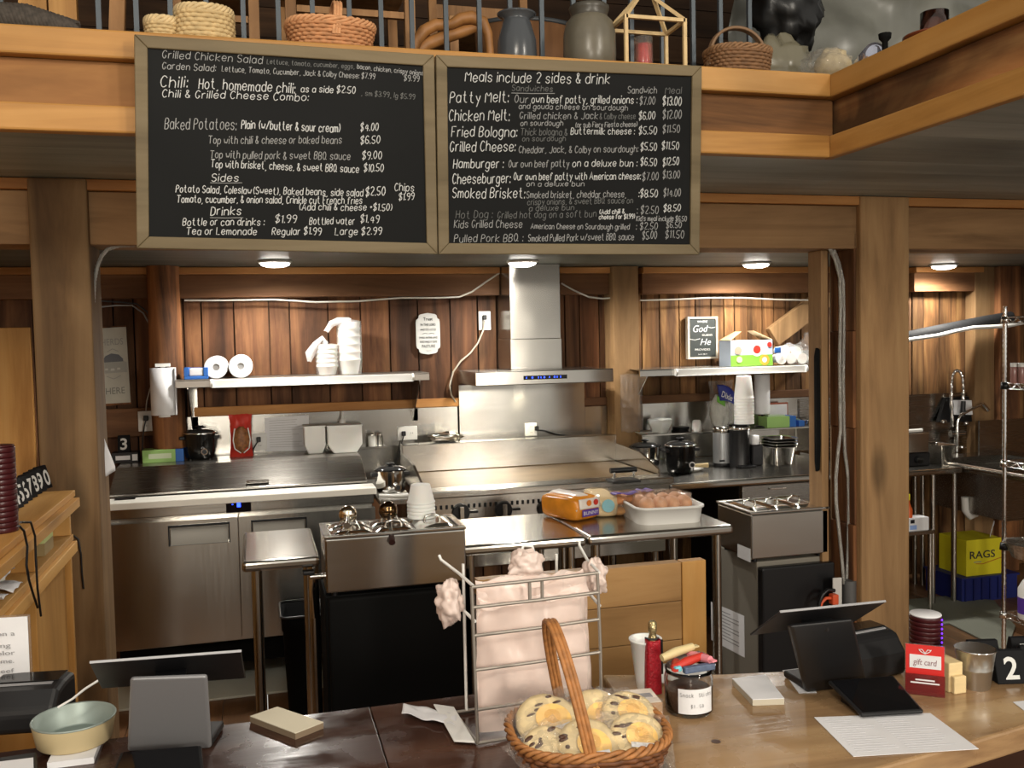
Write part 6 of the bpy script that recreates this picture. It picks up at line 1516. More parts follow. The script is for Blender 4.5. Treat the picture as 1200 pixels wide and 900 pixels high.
m=MB(); m.box(-w*.4,w*.42,-.0012,-.0002,h*.53,h*.80); lo=m.build('white_band',PAPER,t)
printed('lettering','gift card',mat('gift_ink',(.25,.12,.14,1),.6),lo,(.0,-.0014,h*.60),(1,0,0),(0,0,1),h*.12,w*.62,.0003,True,0,.15)
m=MB(); 
for s in (-1,1): m.tube([(0,-.001,h*.83)]+[(s*(.002+.009*math.sin(a_)),-.001,h*.83+.012*math.sin(a_*.5)*(1 if a_<2 else .7)) for a_ in (.5,1,1.6,2.2,2.8)]+[(0,-.001,h*.84)],.0008,5)
m.build('bow',PAPER,t)
m=MB(); m.box(-w/2-.001,w/2+.001,-.010,-.0075,.001,h*.43); m.build('front_pocket',mat('pocket_tint',(.22,.03,.03,1),.08,trans=.35,alpha=.75),t)
m=MB()
for z,wd in ((.31,.5),(.25,.75)): m.box(-w*wd/2,w*wd/2,-.0107,-.0102,h*z,h*z+.0028)
m.build('pocket_lettering',PAPER,t)
m=MB(); m.box(-w/2-.001,w/2+.001,-.0074,.012,.0003,.0028); m.box(-w/2-.001,w/2+.001,.0017,.0035,.0029,h*1.01); m.build('clear_stand',CLEAR,t)
t.location=(A+B)/2+Vector((0,.012,0)); t.rotation_euler=(0,0,math.atan2(B.y-A.y,B.x-A.x)-.12)
c=on(1122,812,ZB); k=mpp(c)
t=thing('card_holder_block','pale wooden block between the gift card stand and the bucket','wooden block',(c.x,c.y+.02,ZB))
BW=mat('block_wood',srgb(224,200,150),.6,noise_amt=.12,nscale=30,stretch=(1,1,6))
m=MB(); m.box(c.x-.016,c.x+.016,c.y+.004,c.y+.05,ZB,ZB+.058); m.build('block',BW,t,bev=.002)
m=MB(); m.box(c.x-.012,c.x+.016,c.y-.006,c.y+.0035,ZB,ZB+.034); m.build('front_block',BW,t,bev=.002)
c=on(1156,811,ZB); k=mpp(c); c.y+=.03; r=.037
t=thing('metal_bucket','small galvanised metal bucket on the pale counter','bucket',(c.x,c.y,ZB))
h=.078; GALV=mat('galvanised',(.52,.51,.48,1),.3,.95,bump=.08,nscale=40)
MB().lathe([(r*.72,0),(r*.74,.002),(r*.86,h*.48),(r*.885,h*.50),(r*.87,h*.52),(r,h*.97),(r*1.03,h*.98),(r*1.03,h),(r*.99,h),(r*.97,h*.97),(r*.7,.006),(.001,.005)],(c.x,c.y,ZB),40).build('bucket',GALV,t)
MB().lathe([(r*1.02,h*.965),(r*1.05,h*.98),(r*1.02,h*1.0)],(c.x,c.y,ZB),40).build('rolled_rim',CHROME,t)
for i,(x,y,num,l) in enumerate(((1180,796,'2','black order number block with white 2 beside the bucket'),(1212,790,'1','black order number block with white 1 at the right edge of the photo'),(1150,783,'5','black order number block behind the bucket, mostly hidden by its rim'),(1200,779,'7','black order number block behind the block with the white 2'))):
    p=on(x+8,y+6,ZB); tent(l,num,p,.062,.062,.05,math.radians(-14),'number blocks on the pale counter')
# ================================================================ PINE SHELF AT THE LEFT
XS=-.582; ZP=1.217; YE=3.3
t=thing('pine_shelf_unit','pine shelf unit with cubbies in front of the big left post','shelf unit',(-.78,2.6,0))
def plank(name,x0,x1,y0,y1,z0,z1,m_,tone=0):
    m=MB(); m.tone=tone; m.box(x0,x1,y0,y1,z0,z1); return m.build(name,m_,t,bev=.002)
Y0=1.25; XB=-.98
plank('top_board',XB,XS,Y0,YE,ZP-.02,ZP,PINE,.05); plank('top_edge',XS-.02,XS+.018,Y0,YE-.03,ZP-.05,ZP-.0205,PINE,.0)
plank('middle_board',XB,XS,Y0,YE-.06,1.065,1.085,PINE,-.02); plank('middle_edge',XS-.02,XS+.012,Y0,YE-.07,1.03,1.0645,PINE,.06)
plank('bottom_board',XB,XS,Y0,YE-.1,.55,.575,PINE,0)
for y in (YE-.09,2.72,2.1,1.5): plank('divider',XB,XS-.004,y,y+.02,1.0855,ZP-.0505,PINEZ,.05)
for y in (YE-.09,2.72,1.9): plank('upright',XB,XS-.006,y,y+.022,0,1.0295 if y<3 else 1.0295,PINEZ,-.05)
plank('back_panel',XB-.012,XB-.0005,Y0,YE,0,ZP,PINEZ,-.15)
plank('lower_panel',XS-.04,XS-.022,2.75,YE-.1,.576,1.0295,PINEZ,-.1)
c=Vector((-.64,2.62,ZP)); pagers('dark red pager stack on the pine shelf at the left edge of the photo',c,.042,16,.0135,PAG)
for i,(s,px,py) in enumerate((('1',22,607),('3',30,600),('4',36,595),('5',41,591),('6',46,587),('7',51.5,583),('8',57,579),('9',62.5,575.5),('10',68,572))):
    p=on(px,py,ZP); tent('black order number block with white %s in the row on the pine shelf'%s,s,Vector((p.x-.03,p.y+.0,ZP)),.058 if s!='10' else .066,.075,.05,math.radians(74),'number blocks on the pine shelf')
t=thing('red_canister','small red canister behind the pager stack on the pine shelf','canister',(-.80,2.95,ZP))
MB().lathe([(.03,0),(.032,.004),(.032,.10),(.026,.112),(.001,.114)],(-.80,2.95,ZP),24).build('canister',RED,t)
# papers and sticky notes in the cubbies
zc=1.0855
a=on(48,642,zc)
t=thing('sticky_note_stack','thick stack of pale green notes in the right cubby of the pine shelf','note stack',(XS-.07,2.98,zc))
m=MB(); m.box(XS-.115,XS-.02,2.92,3.04,zc,zc+.035); m.build('cardboard_base',mat('card_grey',srgb(150,130,90),.8),t); m=MB(); m.box(XS-.115,XS-.02,2.92,3.04,zc+.0353,zc+.048); m.build('notes',mat('note_green',srgb(196,206,140),.7),t)
for i in range(5):
    y=2.52-.07*i; z=zc+.004*i
    m=MB(); m.grid(lambda u,v:Vector((XS-.16+.155*u,y+(v-.5)*.10+.02*u,zc+.003+.004*i+.03*abs(noise.noise(Vector((u*2,v*2,i))))+(.05*u*(i%2)))),8,6)
    tag(m.build('loose_paper',PAPER,None,solid=.0008),['crumpled','second crumpled','middle crumpled','fourth crumpled','nearest crumpled'][i]+' white paper in the left cubby of the pine shelf','paper','loose papers in the cubby')
c=Vector((XS-.06,2.55,zc)); 
t=MB().lathe([(.022,0),(.03,.085),(.031,.087),(.028,.085),(.02,.004),(.001,.004)],c+Vector((-.02,.09,0)),24).build('paper_cup',FOAM); tag(t,'white paper cup among the papers in the pine shelf cubby','cup')
cable('black power cord hanging over the front of the pine shelf',[(22,616),(28,622),(32,640),(31,662),(34,680),(40,700),(44,712)],lambda x,y:ax(x,y,XS+.03),.003,BLACK,'power_cord')
cable('second black cord hanging to the right over the pine shelf',[(24,612),(36,612),(41,628),(42,655),(44,690),(48,722)],lambda x,y:ax(x,y,XS+.036),.0028,BLACK,'power_cord')
cable('dark cord on the face of the big left post beside the pine shelf',[(84,626),(92,632),(95,650),(96,672),(98,690)],lambda x,y:at(x,y,YP-.036),.003,BLACK,'power_cord')
# flexible metal conduit beside the left post and hanging towel
CON=mat('metal_conduit',(.55,.54,.5,1),.35,.9,bump=.8,nscale=200)
def conduit(label,pts,Y,r=.010):
    P=[at(x,y,Y) for x,y in pts]; S_=[]
    for a,b in zip(P[:-1],P[1:]):
        n=max(2,int((b-a).length/.006)); S_+=[a.lerp(b,i/n) for i in range(n)]
    S_.append(P[-1])
    return tag(MB().tube(S_,[r*(1.0 if i%2 else .84) for i in range(len(S_))],8).build('flexible_conduit',CON),label,'conduit')
conduit('ribbed metal conduit curving down the right side of the big left post',[(158,287),(140,288),(126,292),(119,300),(114,312),(110.5,330),(109,360),(108.5,400),(109.5,440),(111,470)],YP+.05,.007)
conduit('left of two ribbed conduits bulging down to the grey box by the right post',[(972,290),(979,305),(984,325),(985,360),(984,420),(984.5,480),(985,505),(982,530),(979.5,560),(980,590),(984,630),(987,660),(989,684)],YP+.02,.0085)
conduit('right of two ribbed conduits running down to the grey box by the right post',[(976,290),(983,308),(988,330),(989,380),(988,440),(989,500),(990,530),(994,560),(995,590),(994,630),(993,660),(992,684)],YP+.045,.0085)
t=thing('junction_box','grey junction box with white cover plate and cords at the foot of the conduits','junction box',at(992,708,YP+.02))
a=at(990,682,YP-.0);b=at(1007,709,YP-.0)
m=MB(); m.cyl(((a.x+b.x)/2,YP+.02,b.z),((a.x+b.x)/2,YP+.02,a.z),.03,n=24); m.build('grey_box',mat('box_grey',(.12,.12,.12,1),.5,.3),t,bev=.004)
a=at(975,677,YP-.02);b=at(990,711,YP-.02)
m=MB(); m.slab([Vector((a.x,YP-.03,a.z)),Vector((b.x,YP+.0,a.z-.01)),Vector((b.x,YP+.0,b.z)),Vector((a.x,YP-.03,b.z+.01))],(0,.008,0)); m.build('cover_plate',WHITE,t,bev=.002)
m=MB(); m.obox(at(977,702,YP-.05),(.03,.035,.045)); m.build('orange_plug',mat('cord_orange',srgb(220,90,50),.5),t,bev=.006)
MB().tube([at(x,y,YP-.05) for x,y in ((974,701),(968,701),(963,706),(961,713),(961,722))],.007,10).build('orange_cord',mat('cord_orange',srgb(220,90,50),.5),t)
MB().tube([at(x,y,YP-.05) for x,y in ((978,692),(970,691),(964,697),(960,707),(959,722))],.008,10).build('black_cord',BLACK,t)
m=MB(); P0=at(113.5,486,YP+.12); 
q=[at(113,488,YP+.12),at(115.5,488,YP+.12),at(124.5,553,YP+.12),at(117,563,YP+.12),at(112,560,YP+.12)]
m.grid(lambda u,v:Vector((q[0].x+(.003+ (.052)*min(1,v*1.1))*u-.004,YP+.10+.05*v*u+.008*math.sin(u*9),q[0].z-(q[0].z-q[3].z)*v*(1-.12*u))),10,12)
tag(m.build('white_towel',PAPER,None,solid=.002),'white towel hanging on the right side of the big left post','towel')
# ================================================================ LOFT THINGS
TL=ZT
ROD=mat('railing_rod',(.055,.068,.08,1),.45,.3)
t=thing('loft_railing','row of thin dark metal bars standing along the loft edge','railing',(.6,2.955,TL))
for px in (3,117,161,201,243,286,327,367,410,447,483,523,562,598,635,672,708,740,776,812,844,878):
    p=at(px,45,2.955); m=MB(); m.box(p.x-.007,p.x+.007,2.948,2.962,TL+.0005,3.55); m.build('baluster',ROD,t)
m=MB(); m.box(-2.0,XC+.2,2.93,2.98,3.551,3.60); m.build('top_rail',BEAMW,t)
def led(px,Y=2.84): p=at(px,60,Y); p.z=TL+.0005; return p
c=led(388,2.84); k=mpp(c)
basket('wicker_basket','reddish tan oval basket with thin hoop handle, above the left menu board','basket',c,.125,.088,.072,.05,mat('basket_red',srgb(196,138,92),.7,noise_amt=.4,nscale=70),mat('basket_red2',srgb(206,150,104),.7,noise_amt=.3,nscale=70),.85,7,26,.0045,(.15,True,.12))
c=led(241,2.84)
basket('wicker_basket','pale round basket without handle on the loft edge, above the left menu board','basket',c,.076,.076,.085,0,mat('basket_pale',srgb(206,178,128),.75,noise_amt=.3,nscale=70),mat('basket_pale2',srgb(214,188,140),.75,noise_amt=.3,nscale=70),1.02,7,22,.005)
c=led(192,2.84)
basket('wicker_basket','small low pale basket with dark hoop handle left of the pale round basket','basket',c,.045,.06,.05,0,mat('basket_pale',srgb(200,170,120),.75),mat('basket_pale2',srgb(200,170,120),.75),.95,5,18,.005,(.078,False,.0),mat('basket_dark_hoop',srgb(90,66,44),.7))
c=led(864,2.84)
basket('wicker_basket','brown oval basket with bent wood handle at the right end of the loft edge','basket',c,.105,.082,.078,0,mat('basket_brown',srgb(128,92,60),.7,noise_amt=.45,nscale=70),mat('basket_brown2',srgb(140,104,70),.7,noise_amt=.4,nscale=70),.9,7,26,.0045,(.165,False,.0),mat('hoop_wood',srgb(120,92,66),.6))
# crocks
c=led(606,2.85); k=mpp(c); h=42*k+.05; r=23*k
t=thing('grey_jar','dark slate grey jar with flared rim on the loft edge','jar',c)
MB().lathe([(r*1.0,0),(r*1.02,.004),(r*.98,h*.5),(r*.70,h*.86),(r*.66,h*.90),(r*.95,h*.97),(r*1.0,h),(r*.9,h*.99),(r*.6,h*.9),(r*.6,h*.8),(.001,h*.8)],c,36).build('jar',mat('slate_glaze',(.055,.06,.066,1),.22),t)
c=led(691,2.85); k=mpp(c); h=58*k+.045; r=31*k
t=thing('stoneware_crock','grey brown stoneware crock with dark collar on the loft edge','crock',c)
m=MB(); m.lathe([(r*.92,0),(r*.96,.004),(r*1.0,h*.25),(r*.99,h*.55),(r*.88,h*.74),(r*.70,h*.82)],c,40); m.build('body',mat('stoneware',srgb(104,98,84),.3,noise_amt=.3,nscale=14),t)
MB().lathe([(r*.70,h*.8205),(r*.68,h*.87),(r*.74,h*.92),(r*.76,h*.98),(r*.70,h),(r*.62,h*.98),(r*.58,h*.85),(.001,h*.8)],c,40).build('collar',mat('crock_collar',srgb(66,62,54),.35),t)
# wooden house frame lantern
LW=mat('lantern_wood',srgb(206,178,130),.65,noise_amt=.2,nscale=40)
c=led(758,2.845); k=mpp(c); w=.10; d=.07; hh=.16; s=.011
t=thing('wooden_lantern','open house shaped lantern of pale wooden sticks on the loft edge','lantern',c)
X0,X1,Ya,Yb_=c.x-w,c.x+w,c.y-d,c.y+d
for x in (X0,X1):
    for y in (Ya,Yb_): MB().box(x-s/2,x+s/2,y-s/2,y+s/2,TL,TL+hh).build('corner_post',LW,t)
m=MB()
for y in (Ya,Yb_): m.box(X0,X1,y-s/2,y+s/2,TL+.0,TL+s)
for x in (X0,X1): m.box(x-s/2,x+s/2,Ya,Yb_,TL,TL+s)
m.build('base_frame',LW,t)
m=MB()
for y in (Ya,Yb_): m.box(X0,X1,y-s/2,y+s/2,TL+hh-s,TL+hh)
for x in (X0,X1): m.box(x-s/2,x+s/2,Ya,Yb_,TL+hh-s,TL+hh)
m.build('eaves_frame',LW,t)
m=MB()
for x in (X0,X1):
    for y in (Ya,Yb_): m.beam((x,y,TL+hh-.003),(c.x+(x-c.x)*.25,c.y,TL+hh+.085),s,s)
m.box(c.x-w*.28,c.x+w*.28,c.y-s/2,c.y+s/2,TL+hh+.08,TL+hh+.08+s)
m.build('roof_frame',LW,t)
m=MB(); m.box(X0+.006,X1-.006,Ya+.006,Yb_-.006,TL+.0,TL+.004); m.build('floor_board',LW,t)
MB().lathe([(.028,0),(.03,.003),(.03,.11),(.027,.11),(.026,.006),(.001,.006)],(c.x-.012,c.y-.0,TL+.0045),28).build('candle_glass',CLEAR,tg:=thing('red_candle','red candle in a clear glass inside the wooden lantern','candle',(c.x-.012,c.y,TL+.0045)))
m=MB(); m.lathe([(.0255,.0065),(.0255,.085),(.02,.088),(.001,.086)],(c.x-.012,c.y,TL+.0045),24); m.build('wax',mat('red_wax',srgb(190,36,28),.3),tg)
# braided garland
m=MB(); 
A=led(-40,2.83);B=led(92,2.83); n=90
for j in range(7):
    pts=[]
    for i in range(n+1):
        f=i/n; env=.034*(1-.55*max(0,f-.55)/.45); a_=j*2*math.pi/7+f*26
        pts.append(A.lerp(B,f)+Vector((0,.9*env*math.cos(a_),env+env*math.sin(a_)*.92+.012)))
    m.tube(pts,.0105,7)
tag(m.build('braided_garland',mat('garland_dark',srgb(74,66,58),.8,noise_amt=.5,nscale=80)),'thick dark braided garland lying on the loft edge at the far left','garland')
# loft interior
ZF_=zt-.015
OAK=wood('chair_wood',srgb(120,84,50),srgb(156,114,72),srgb(178,136,92),'z',.55,1,.2,.2)
def loft_chair(label,pxl,pxr,Y,tilt=0):
    a=at(pxl,30,Y);b=at(pxr,30,Y); w=b.x-a.x
    t=thing('wooden_chair',label,'chair',((a.x+b.x)/2,Y+.2,ZF_),0,'wooden chairs in the loft')
    for x in (a.x,b.x):
        m=MB(); m.beam((x,Y,ZF_),(x,Y,ZF_+.44),.035,.035); m.build('leg',OAK,t)
        m=MB(); m.beam((x,Y+.38,ZF_),(x,Y+.46,ZF_+.95),.035,.03); m.build('back_post',OAK,t)
        m=MB(); m.beam((x,Y+.02,ZF_+.2),(x,Y+.38,ZF_+.2),.02,.02); m.build('side_rung',OAK,t)
    for z in (.14,.30): m=MB(); m.beam((a.x+.02,Y,ZF_+z),(b.x-.02,Y,ZF_+z),.02,.022); m.build('front_rung',OAK,t)
    m=MB(); m.box(a.x-.02,b.x+.02,Y-.02,Y+.42,ZF_+.441,ZF_+.465); m.build('seat',OAK,t,bev=.005)
    for z in (.6,.72,.84): m=MB(); m.box(a.x+.01,b.x-.01,Y+.395+.08*z*.5,Y+.41+.08*z*.5,ZF_+z,ZF_+z+.06); m.build('back_slat',OAK,t)
loft_chair('wooden chair in the loft behind the pale round basket',207,298,3.45)
loft_chair('wooden chair in the loft behind the reddish hooped basket',341,480,3.3)
loft_chair('wooden chair in the loft behind the slate grey jar',531,648,3.75)
a=at(22,20,3.35);b=at(90,20,3.35)
m=MB(); m.box(a.x,(a.x+b.x)/2-.003,3.35,3.38,ZF_,ZF_+.9); m.box((a.x+b.x)/2+.003,b.x,3.35,3.38,ZF_,ZF_+.9); tag(m.build('leaning_boards',PINEZ),'pale upright boards standing in the loft at the far left','boards')
a=at(133,40,3.25)
m=MB(); m.beam((a.x,3.25,ZF_),(a.x+.05,3.3,ZF_+.9),.045,.035); tag(m.build('leaning_stick',OAK),'tilted wooden stick between the garland and the baskets in the loft','stick')
m=MB(); p=at(115,34,3.1); m.tube([(p.x-.06,3.1,ZF_+.035),(p.x+.06,3.12,ZF_+.035)],.03,16); tag(m.build('brass_tube',mat('old_brass',(.40,.27,.12,1),.4,.7)),'short brownish tube lying in the loft beside the garland','tube')
m=MB(); pts=[at(x,y,3.12) for x,y in ((484,62),(488,48),(497,36),(510,29),(528,29),(540,22),(552,20),(566,26),(572,40),(574,60))]
pts=[Vector((pts[0].x-.01,3.12,ZF_+.014))]+pts+[Vector((pts[-1].x,3.12,ZF_+.014))]
m.tube(pts,[.014,.014,.018,.02,.02,.017,.02,.022,.02,.016,.014,.014],12); m.tube([at(x,y,3.14) for x,y in ((486,64),(500,52),(520,44),(545,36),(565,30))],[.02,.022,.022,.02,.014],12)
tag(m.build('curved_yoke',mat('yoke_wood',srgb(160,110,60),.5,noise_amt=.25,nscale=30)),'curved wooden yoke behind the railing left of the slate grey jar','yoke')
p=at(628,30,3.28); k=mpp(p); r=64*k; ztp=at(628,22,3.28).z
t=thing('wooden_tub','large shallow wooden tub with dark hoop behind the two crocks','tub',(p.x,3.4,ZF_))
MB().lathe([(r*.9,0),(r*.92,.004),(r,ztp-ZF_),(r*.96,ztp-ZF_),(r*.88,.012),(.001,.012)],(p.x,3.4,ZF_),44,1,.7).build('staves',mat('tub_wood',srgb(120,82,50),.6,noise_amt=.35,nscale=30,stretch=(1,1,.1)),t)
MB().lathe([(r*1.0,ztp-ZF_-.012),(r*1.012,ztp-ZF_-.012),(r*1.012,ztp-ZF_+.003),(r*1.0,ztp-ZF_+.003)],(p.x,3.4,ZF_),44,1,.7,caps=False).build('hoop',IRON,t)
# right end: black bag, grey plastic sheet, wrapped loaf, bottle, dish
SHEET=mat('grey_plastic',srgb(120,120,112),.3,noise_amt=.5,nscale=3)
a=at(880,90,3.6);b=at(1240,90,3.6)
m=MB(); m.grid(lambda u,v:Vector((a.x-.1+(b.x-a.x+.9)*u,3.55+.12*noise.noise(Vector((u*6,v*4,2)))+.05*noise.noise(Vector((u*15,v*6,5))),ZF_+1.1*v)),50,24)
tag(m.build('plastic_tarp',SHEET,None,solid=.002),'grey plastic tarp hanging behind the right end of the loft','tarp')
p=at(925,18,3.2)
m=MB(); m.ball((p.x,3.22,p.z+.06),(.14,.10,.19),28,20,.3,3,3)
tag(m.build('black_bag',mat('bag_black',(.006,.006,.006,1),.35)),'large black plastic bag above the brown hooped basket','bag')
m=MB(); p=at(918,70,3.1); m.ball((p.x,3.12,ZF_+.13),(.12,.07,.13),26,18,.35,3,6); tag(m.build('clear_bag',mat('dull_clear_bag',srgb(130,124,104),.25,trans=.35)),'crumpled clear bag beside the brown hooped basket in the loft','bag')
p=led(975,2.86); p.x=at(972,60,2.86).x; p.z=TL
t=thing('wrapped_stone_loaf','cream crusty block wrapped in shiny clear plastic at the loft corner','wrapped block',(p.x,2.86,TL))
m=MB(); m.ball((p.x+.015,2.86,TL+.062),(.062,.05,.06),24,16,.3,3,2); m.build('block',mat('crusty_cream',srgb(190,172,136),.8,noise_amt=.4,nscale=25,bump=.5),t)
m=MB(); m.ball((p.x-.01,2.86,TL+.062),(.088,.062,.06),26,18,.4,4,5); m.build('plastic_wrap',CELLO,t)
q=ax(1010,34,1.93); 
t=thing('silver_bottle','silver blue glass bottle lying on the right loft rail','bottle',(q.x,q.y,TL))
d=Vector((.35,.9,.0)).normalized(); p0=Vector((1.95,q.y,TL+.036))
m=MB(); m.tube([p0-d*.09,p0-d*.085,p0+d*.03,p0+d*.05,p0+d*.06,p0+d*.10],[.02,.034,.034,.026,.014,.013],20); m.build('bottle',mat('silver_glass',(.5,.52,.62,1),.1,.8),t)
m=MB(); m.tube([p0+d*.101,p0+d*.125],.016,14); m.build('cap',BLACK,t)
q=ax(1037,30,1.93); m=MB(); m.lathe([(.02,0),(.022,.003),(.010,.01),(.009,.06),(.018,.07),(.020,.085),(.001,.09)],(1.93,q.y,TL+.0005),18); tag(m.build('dark_knob',BLACKM),'small dark candle holder beside the silver bottle on the right loft rail','candle holder')
q=ax(1095,10,1.96); 
t=thing('brown_dish','shallow brown dish with a glass on the right loft rail near the top edge','dish',(1.96,q.y,TL))
MB().lathe([(.05,0),(.055,.003),(.085,.02),(.088,.024),(.08,.022),(.05,.006),(.001,.006)],(1.96,q.y,TL+.0005),32).build('dish',mat('dish_brown',srgb(110,56,34),.3),t)
MB().lathe([(.035,.007),(.04,.02),(.04,.09),(.037,.09),(.036,.02),(.001,.012)],(1.96,q.y,TL+.0005),28).build('glass',GLASS,t)
# ================================================================ SINK CORNER ON THE RIGHT
ZK=.84
c0=on(1066,553,ZK); cc=on(1140,549,ZK); YK=4.74; XK=cc.x
t=thing('sink_table','stainless sink table along the back wall right of the big post','sink table',(4.1,5.1,0))
m=MB(); m.box(3.42,XK-.022,YK,YW-.032,ZK-.035,ZK); m.build('top',STEEL,t,bev=.01)
m=MB(); m.box(3.42,XK-.022,YW-.031,YW-.013,ZK-.035,1.24); m.build('backsplash',STEELD,t)
for px in (1093,1118): 
    p=at(px,560,YK+.06); MB().cyl((p.x,YK+.06,0),(p.x,YK+.06,ZK-.036),.017,n=14).build('leg',STEELV,t)
for px in (1072,): 
    p=at(px,560,YK+.5); MB().cyl((p.x,YK+.5,0),(p.x,YK+.5,ZK-.036),.017,n=14).build('leg',STEELV,t)
t=thing('corner_sink','deep stainless sink run coming forward on the right','sink',(4.6,4.6,0))
m=MB()
bx0,bx1,by0,by1=XK+.07,XK+.62,4.5,5.1
for q in ((XK,bx0,4.0,YW-.18),(bx1,XK+.8,4.0,YW-.18),(bx0,bx1,4.0,by0),(bx0,bx1,by1,YW-.18)): m.box(q[0],q[1],q[2],q[3],ZK-.03,ZK+.004)
m.cyl((XK+.0,4.0,ZK-.0),(XK+.0,YW-.19,ZK-.0),.018,n=14); m.build('deck',STEEL,t)
zs2=at(1165,492,YW-.17).z; xs2=at(1147,500,YW-.17).x
m=MB(); m.box(XK-.02,at(1141,480,YW-.03).x,YW-.03,YW-.013,ZK-.03,1.24); m.build('backsplash',STEELD,t)
m=MB(); m.box(xs2,5.6,YW-.178,YW-.165,ZK-.03,zs2); m.build('backsplash',STEELD,t)
m=MB()
for q in ((bx0-.01,bx0,by0-.01,by1+.01),(bx1,bx1+.01,by0-.01,by1+.01),(bx0,bx1,by0-.01,by0),(bx0,bx1,by1,by1+.01)): m.box(q[0],q[1],q[2],q[3],ZK-.28,ZK-.031)
m.box(bx0-.01,bx1+.01,by0-.01,by1+.01,ZK-.29,ZK-.281); m.build('basin',STEELD,t)
for y in (4.06,5.2):
    MB().cyl((XK+.06,y,0),(XK+.06,y,ZK-.031),.017,n=14).build('leg',STEELV,t)
m=MB(); p=at(1140,595,4.8); m.tube([(p.x-.06,4.8,p.z+.07),(p.x-.055,4.8,p.z-.01),(p.x-.02,4.8,p.z-.055),(p.x+.015,4.8,p.z-.045),(p.x+.022,4.8,p.z+.02),(p.x+.022,4.8,ZK-.30)],.022,12); m.build('drain_trap',WHITE,t)
# pre-rinse tap
Yt_=5.33
t=thing('spring_tap','tall chrome spring neck tap over the sink table','tap',at(1120,530,Yt_))
a=[at(x,y,Yt_) for x,y in ((1116,500),(1115,470),(1115,450),(1116,440),(1120,434),(1125,435),(1128,442),(1129,456),(1129,470))]
S_=[]
for p,q in zip(a[:-1],a[1:]): S_+=[p.lerp(q,i/8) for i in range(8)]
MB().tube(S_,[.0125 if (i//2)%2 else .009 for i in range(len(S_))],10).build('spring_hose',CHROME,t)
m=MB(); b=at(1129,470,Yt_); e=at(1128,488,Yt_); m.cyl(b,e,.015,.018,16); m.build('spray_head',BLACK,t)
m=MB(); m.tube([at(x,y,Yt_-.02) for x,y in ((1122,520),(1122,494),(1126,486),(1138,480),(1150,474))],.009,10); m.build('spout_arm',CHROME,t)
m=MB(); m.tube([at(x,y,Yt_-.02) for x,y in ((1151,473),(1155,477),(1158,481))],.014,10); m.build('spout_end',CHROME,t)
m=MB(); p=at(1121,508,Yt_); m.cyl((p.x-.05,Yt_,p.z),(p.x+.06,Yt_,p.z),.02,n=16); m.cyl((p.x,Yt_,p.z-.02),(p.x,Yt_,ZK+.001),.016,n=14); m.build('mixer_body',CHROME,t)
for px,py in ((1106,494),(1133,496),(1128,524)):
    p=at(px,py,Yt_-.03); MB().ball(p,(.022,.014,.014),14,10).build('valve_handle',CHROME,t)
# order screen with white sheet
t=thing('order_monitor','black slanted holder with a white sheet behind the spring tap','monitor',at(1128,493,5.38))
q=[at(1108,466,5.40),at(1143,464,5.40),at(1149,494,5.37),at(1100,495,5.37)]
m=MB(); m.slab(q,(0,.03,0)); m.build('housing',BLACK,t,bev=.003)
q=[at(1117,469,5.375),at(1141,469,5.375),at(1144,486,5.365),at(1118,486,5.365)]
m=MB(); m.slab(q,(0,.004,0)); m.build('sheet',PAPER,t)
def stpt(px,Y): p=at(px,545,Y); p.z=ZK; return p
c=stpt(1101,4.95); k=mpp(c)
t=thing('steel_pan','deep steel pan on the left part of the sink table','pan',c)
rings=[]
for sx,sy,z in ((.036,.07,0),(.05,.085,.115),(.056,.09,.118),(.056,.09,.124),(.046,.08,.12),(.034,.066,.006)): rings.append([(c.x+x,c.y+y,ZK+z) for x,y in rrect(sx,sy,.014)])
n_=len(rings[0]); m=MB(); m.add([p for r_ in rings for p in r_],[(j*n_+i,j*n_+(i+1)%n_,(j+1)*n_+(i+1)%n_,(j+1)*n_+i) for j in range(5) for i in range(n_)],True); m.add(rings[0],[tuple(range(n_))]); m.add(rings[-1],[tuple(range(n_))]); m.build('pan',STEELV,t)
a,b=stpt(1052,4.9).x,stpt(1090,4.9).x
t=thing('countertop_dispenser','steel box with black base and knob beside the big post on the sink table','appliance',((a+b)/2,5.05,ZK))
m=MB(); m.box(a,b,4.9,5.2,ZK,ZK+.08); m.build('base',BLACK,t,bev=.004); m=MB(); m.box(a+.005,b-.005,4.905,5.19,ZK+.0805,ZK+.20); m.build('body',STEEL,t,bev=.004)
m=MB(); p=at(1076,536,4.89); m.cyl((p.x,4.899,ZK+.04),(p.x,4.87,ZK+.04),.022,n=18); m.build('knob',BLACKG,t)
m=MB(); m.tube([(a+.03,4.93,ZK+.215),(b-.02,4.95,ZK+.215)],.01,8); m.build('white_spoon',WHITE,t)
# white tub on sink deck
p=on(1168,540,ZK+.005); 
t=thing('white_tub','white rounded tub standing on the sink behind the wire rack','tub',(XK+.035,4.3,ZK+.005))
rings=[[(XK+.1+x,4.25+y,ZK+.0045+z) for x,y in rrect(sx,sy,.03)] for sx,sy,z in ((.075,.075,0),(.088,.088,.055),(.092,.092,.056),(.092,.092,.062),(.082,.082,.06),(.07,.07,.006))]
n_=len(rings[0]); m=MB(); m.add([p for r_ in rings for p in r_],[(j*n_+i,j*n_+(i+1)%n_,(j+1)*n_+(i+1)%n_,(j+1)*n_+i) for j in range(5) for i in range(n_)],True); m.add(rings[0],[tuple(range(n_))]); m.add(rings[-1],[tuple(range(n_))]); m.build('tub',WHITE,t)
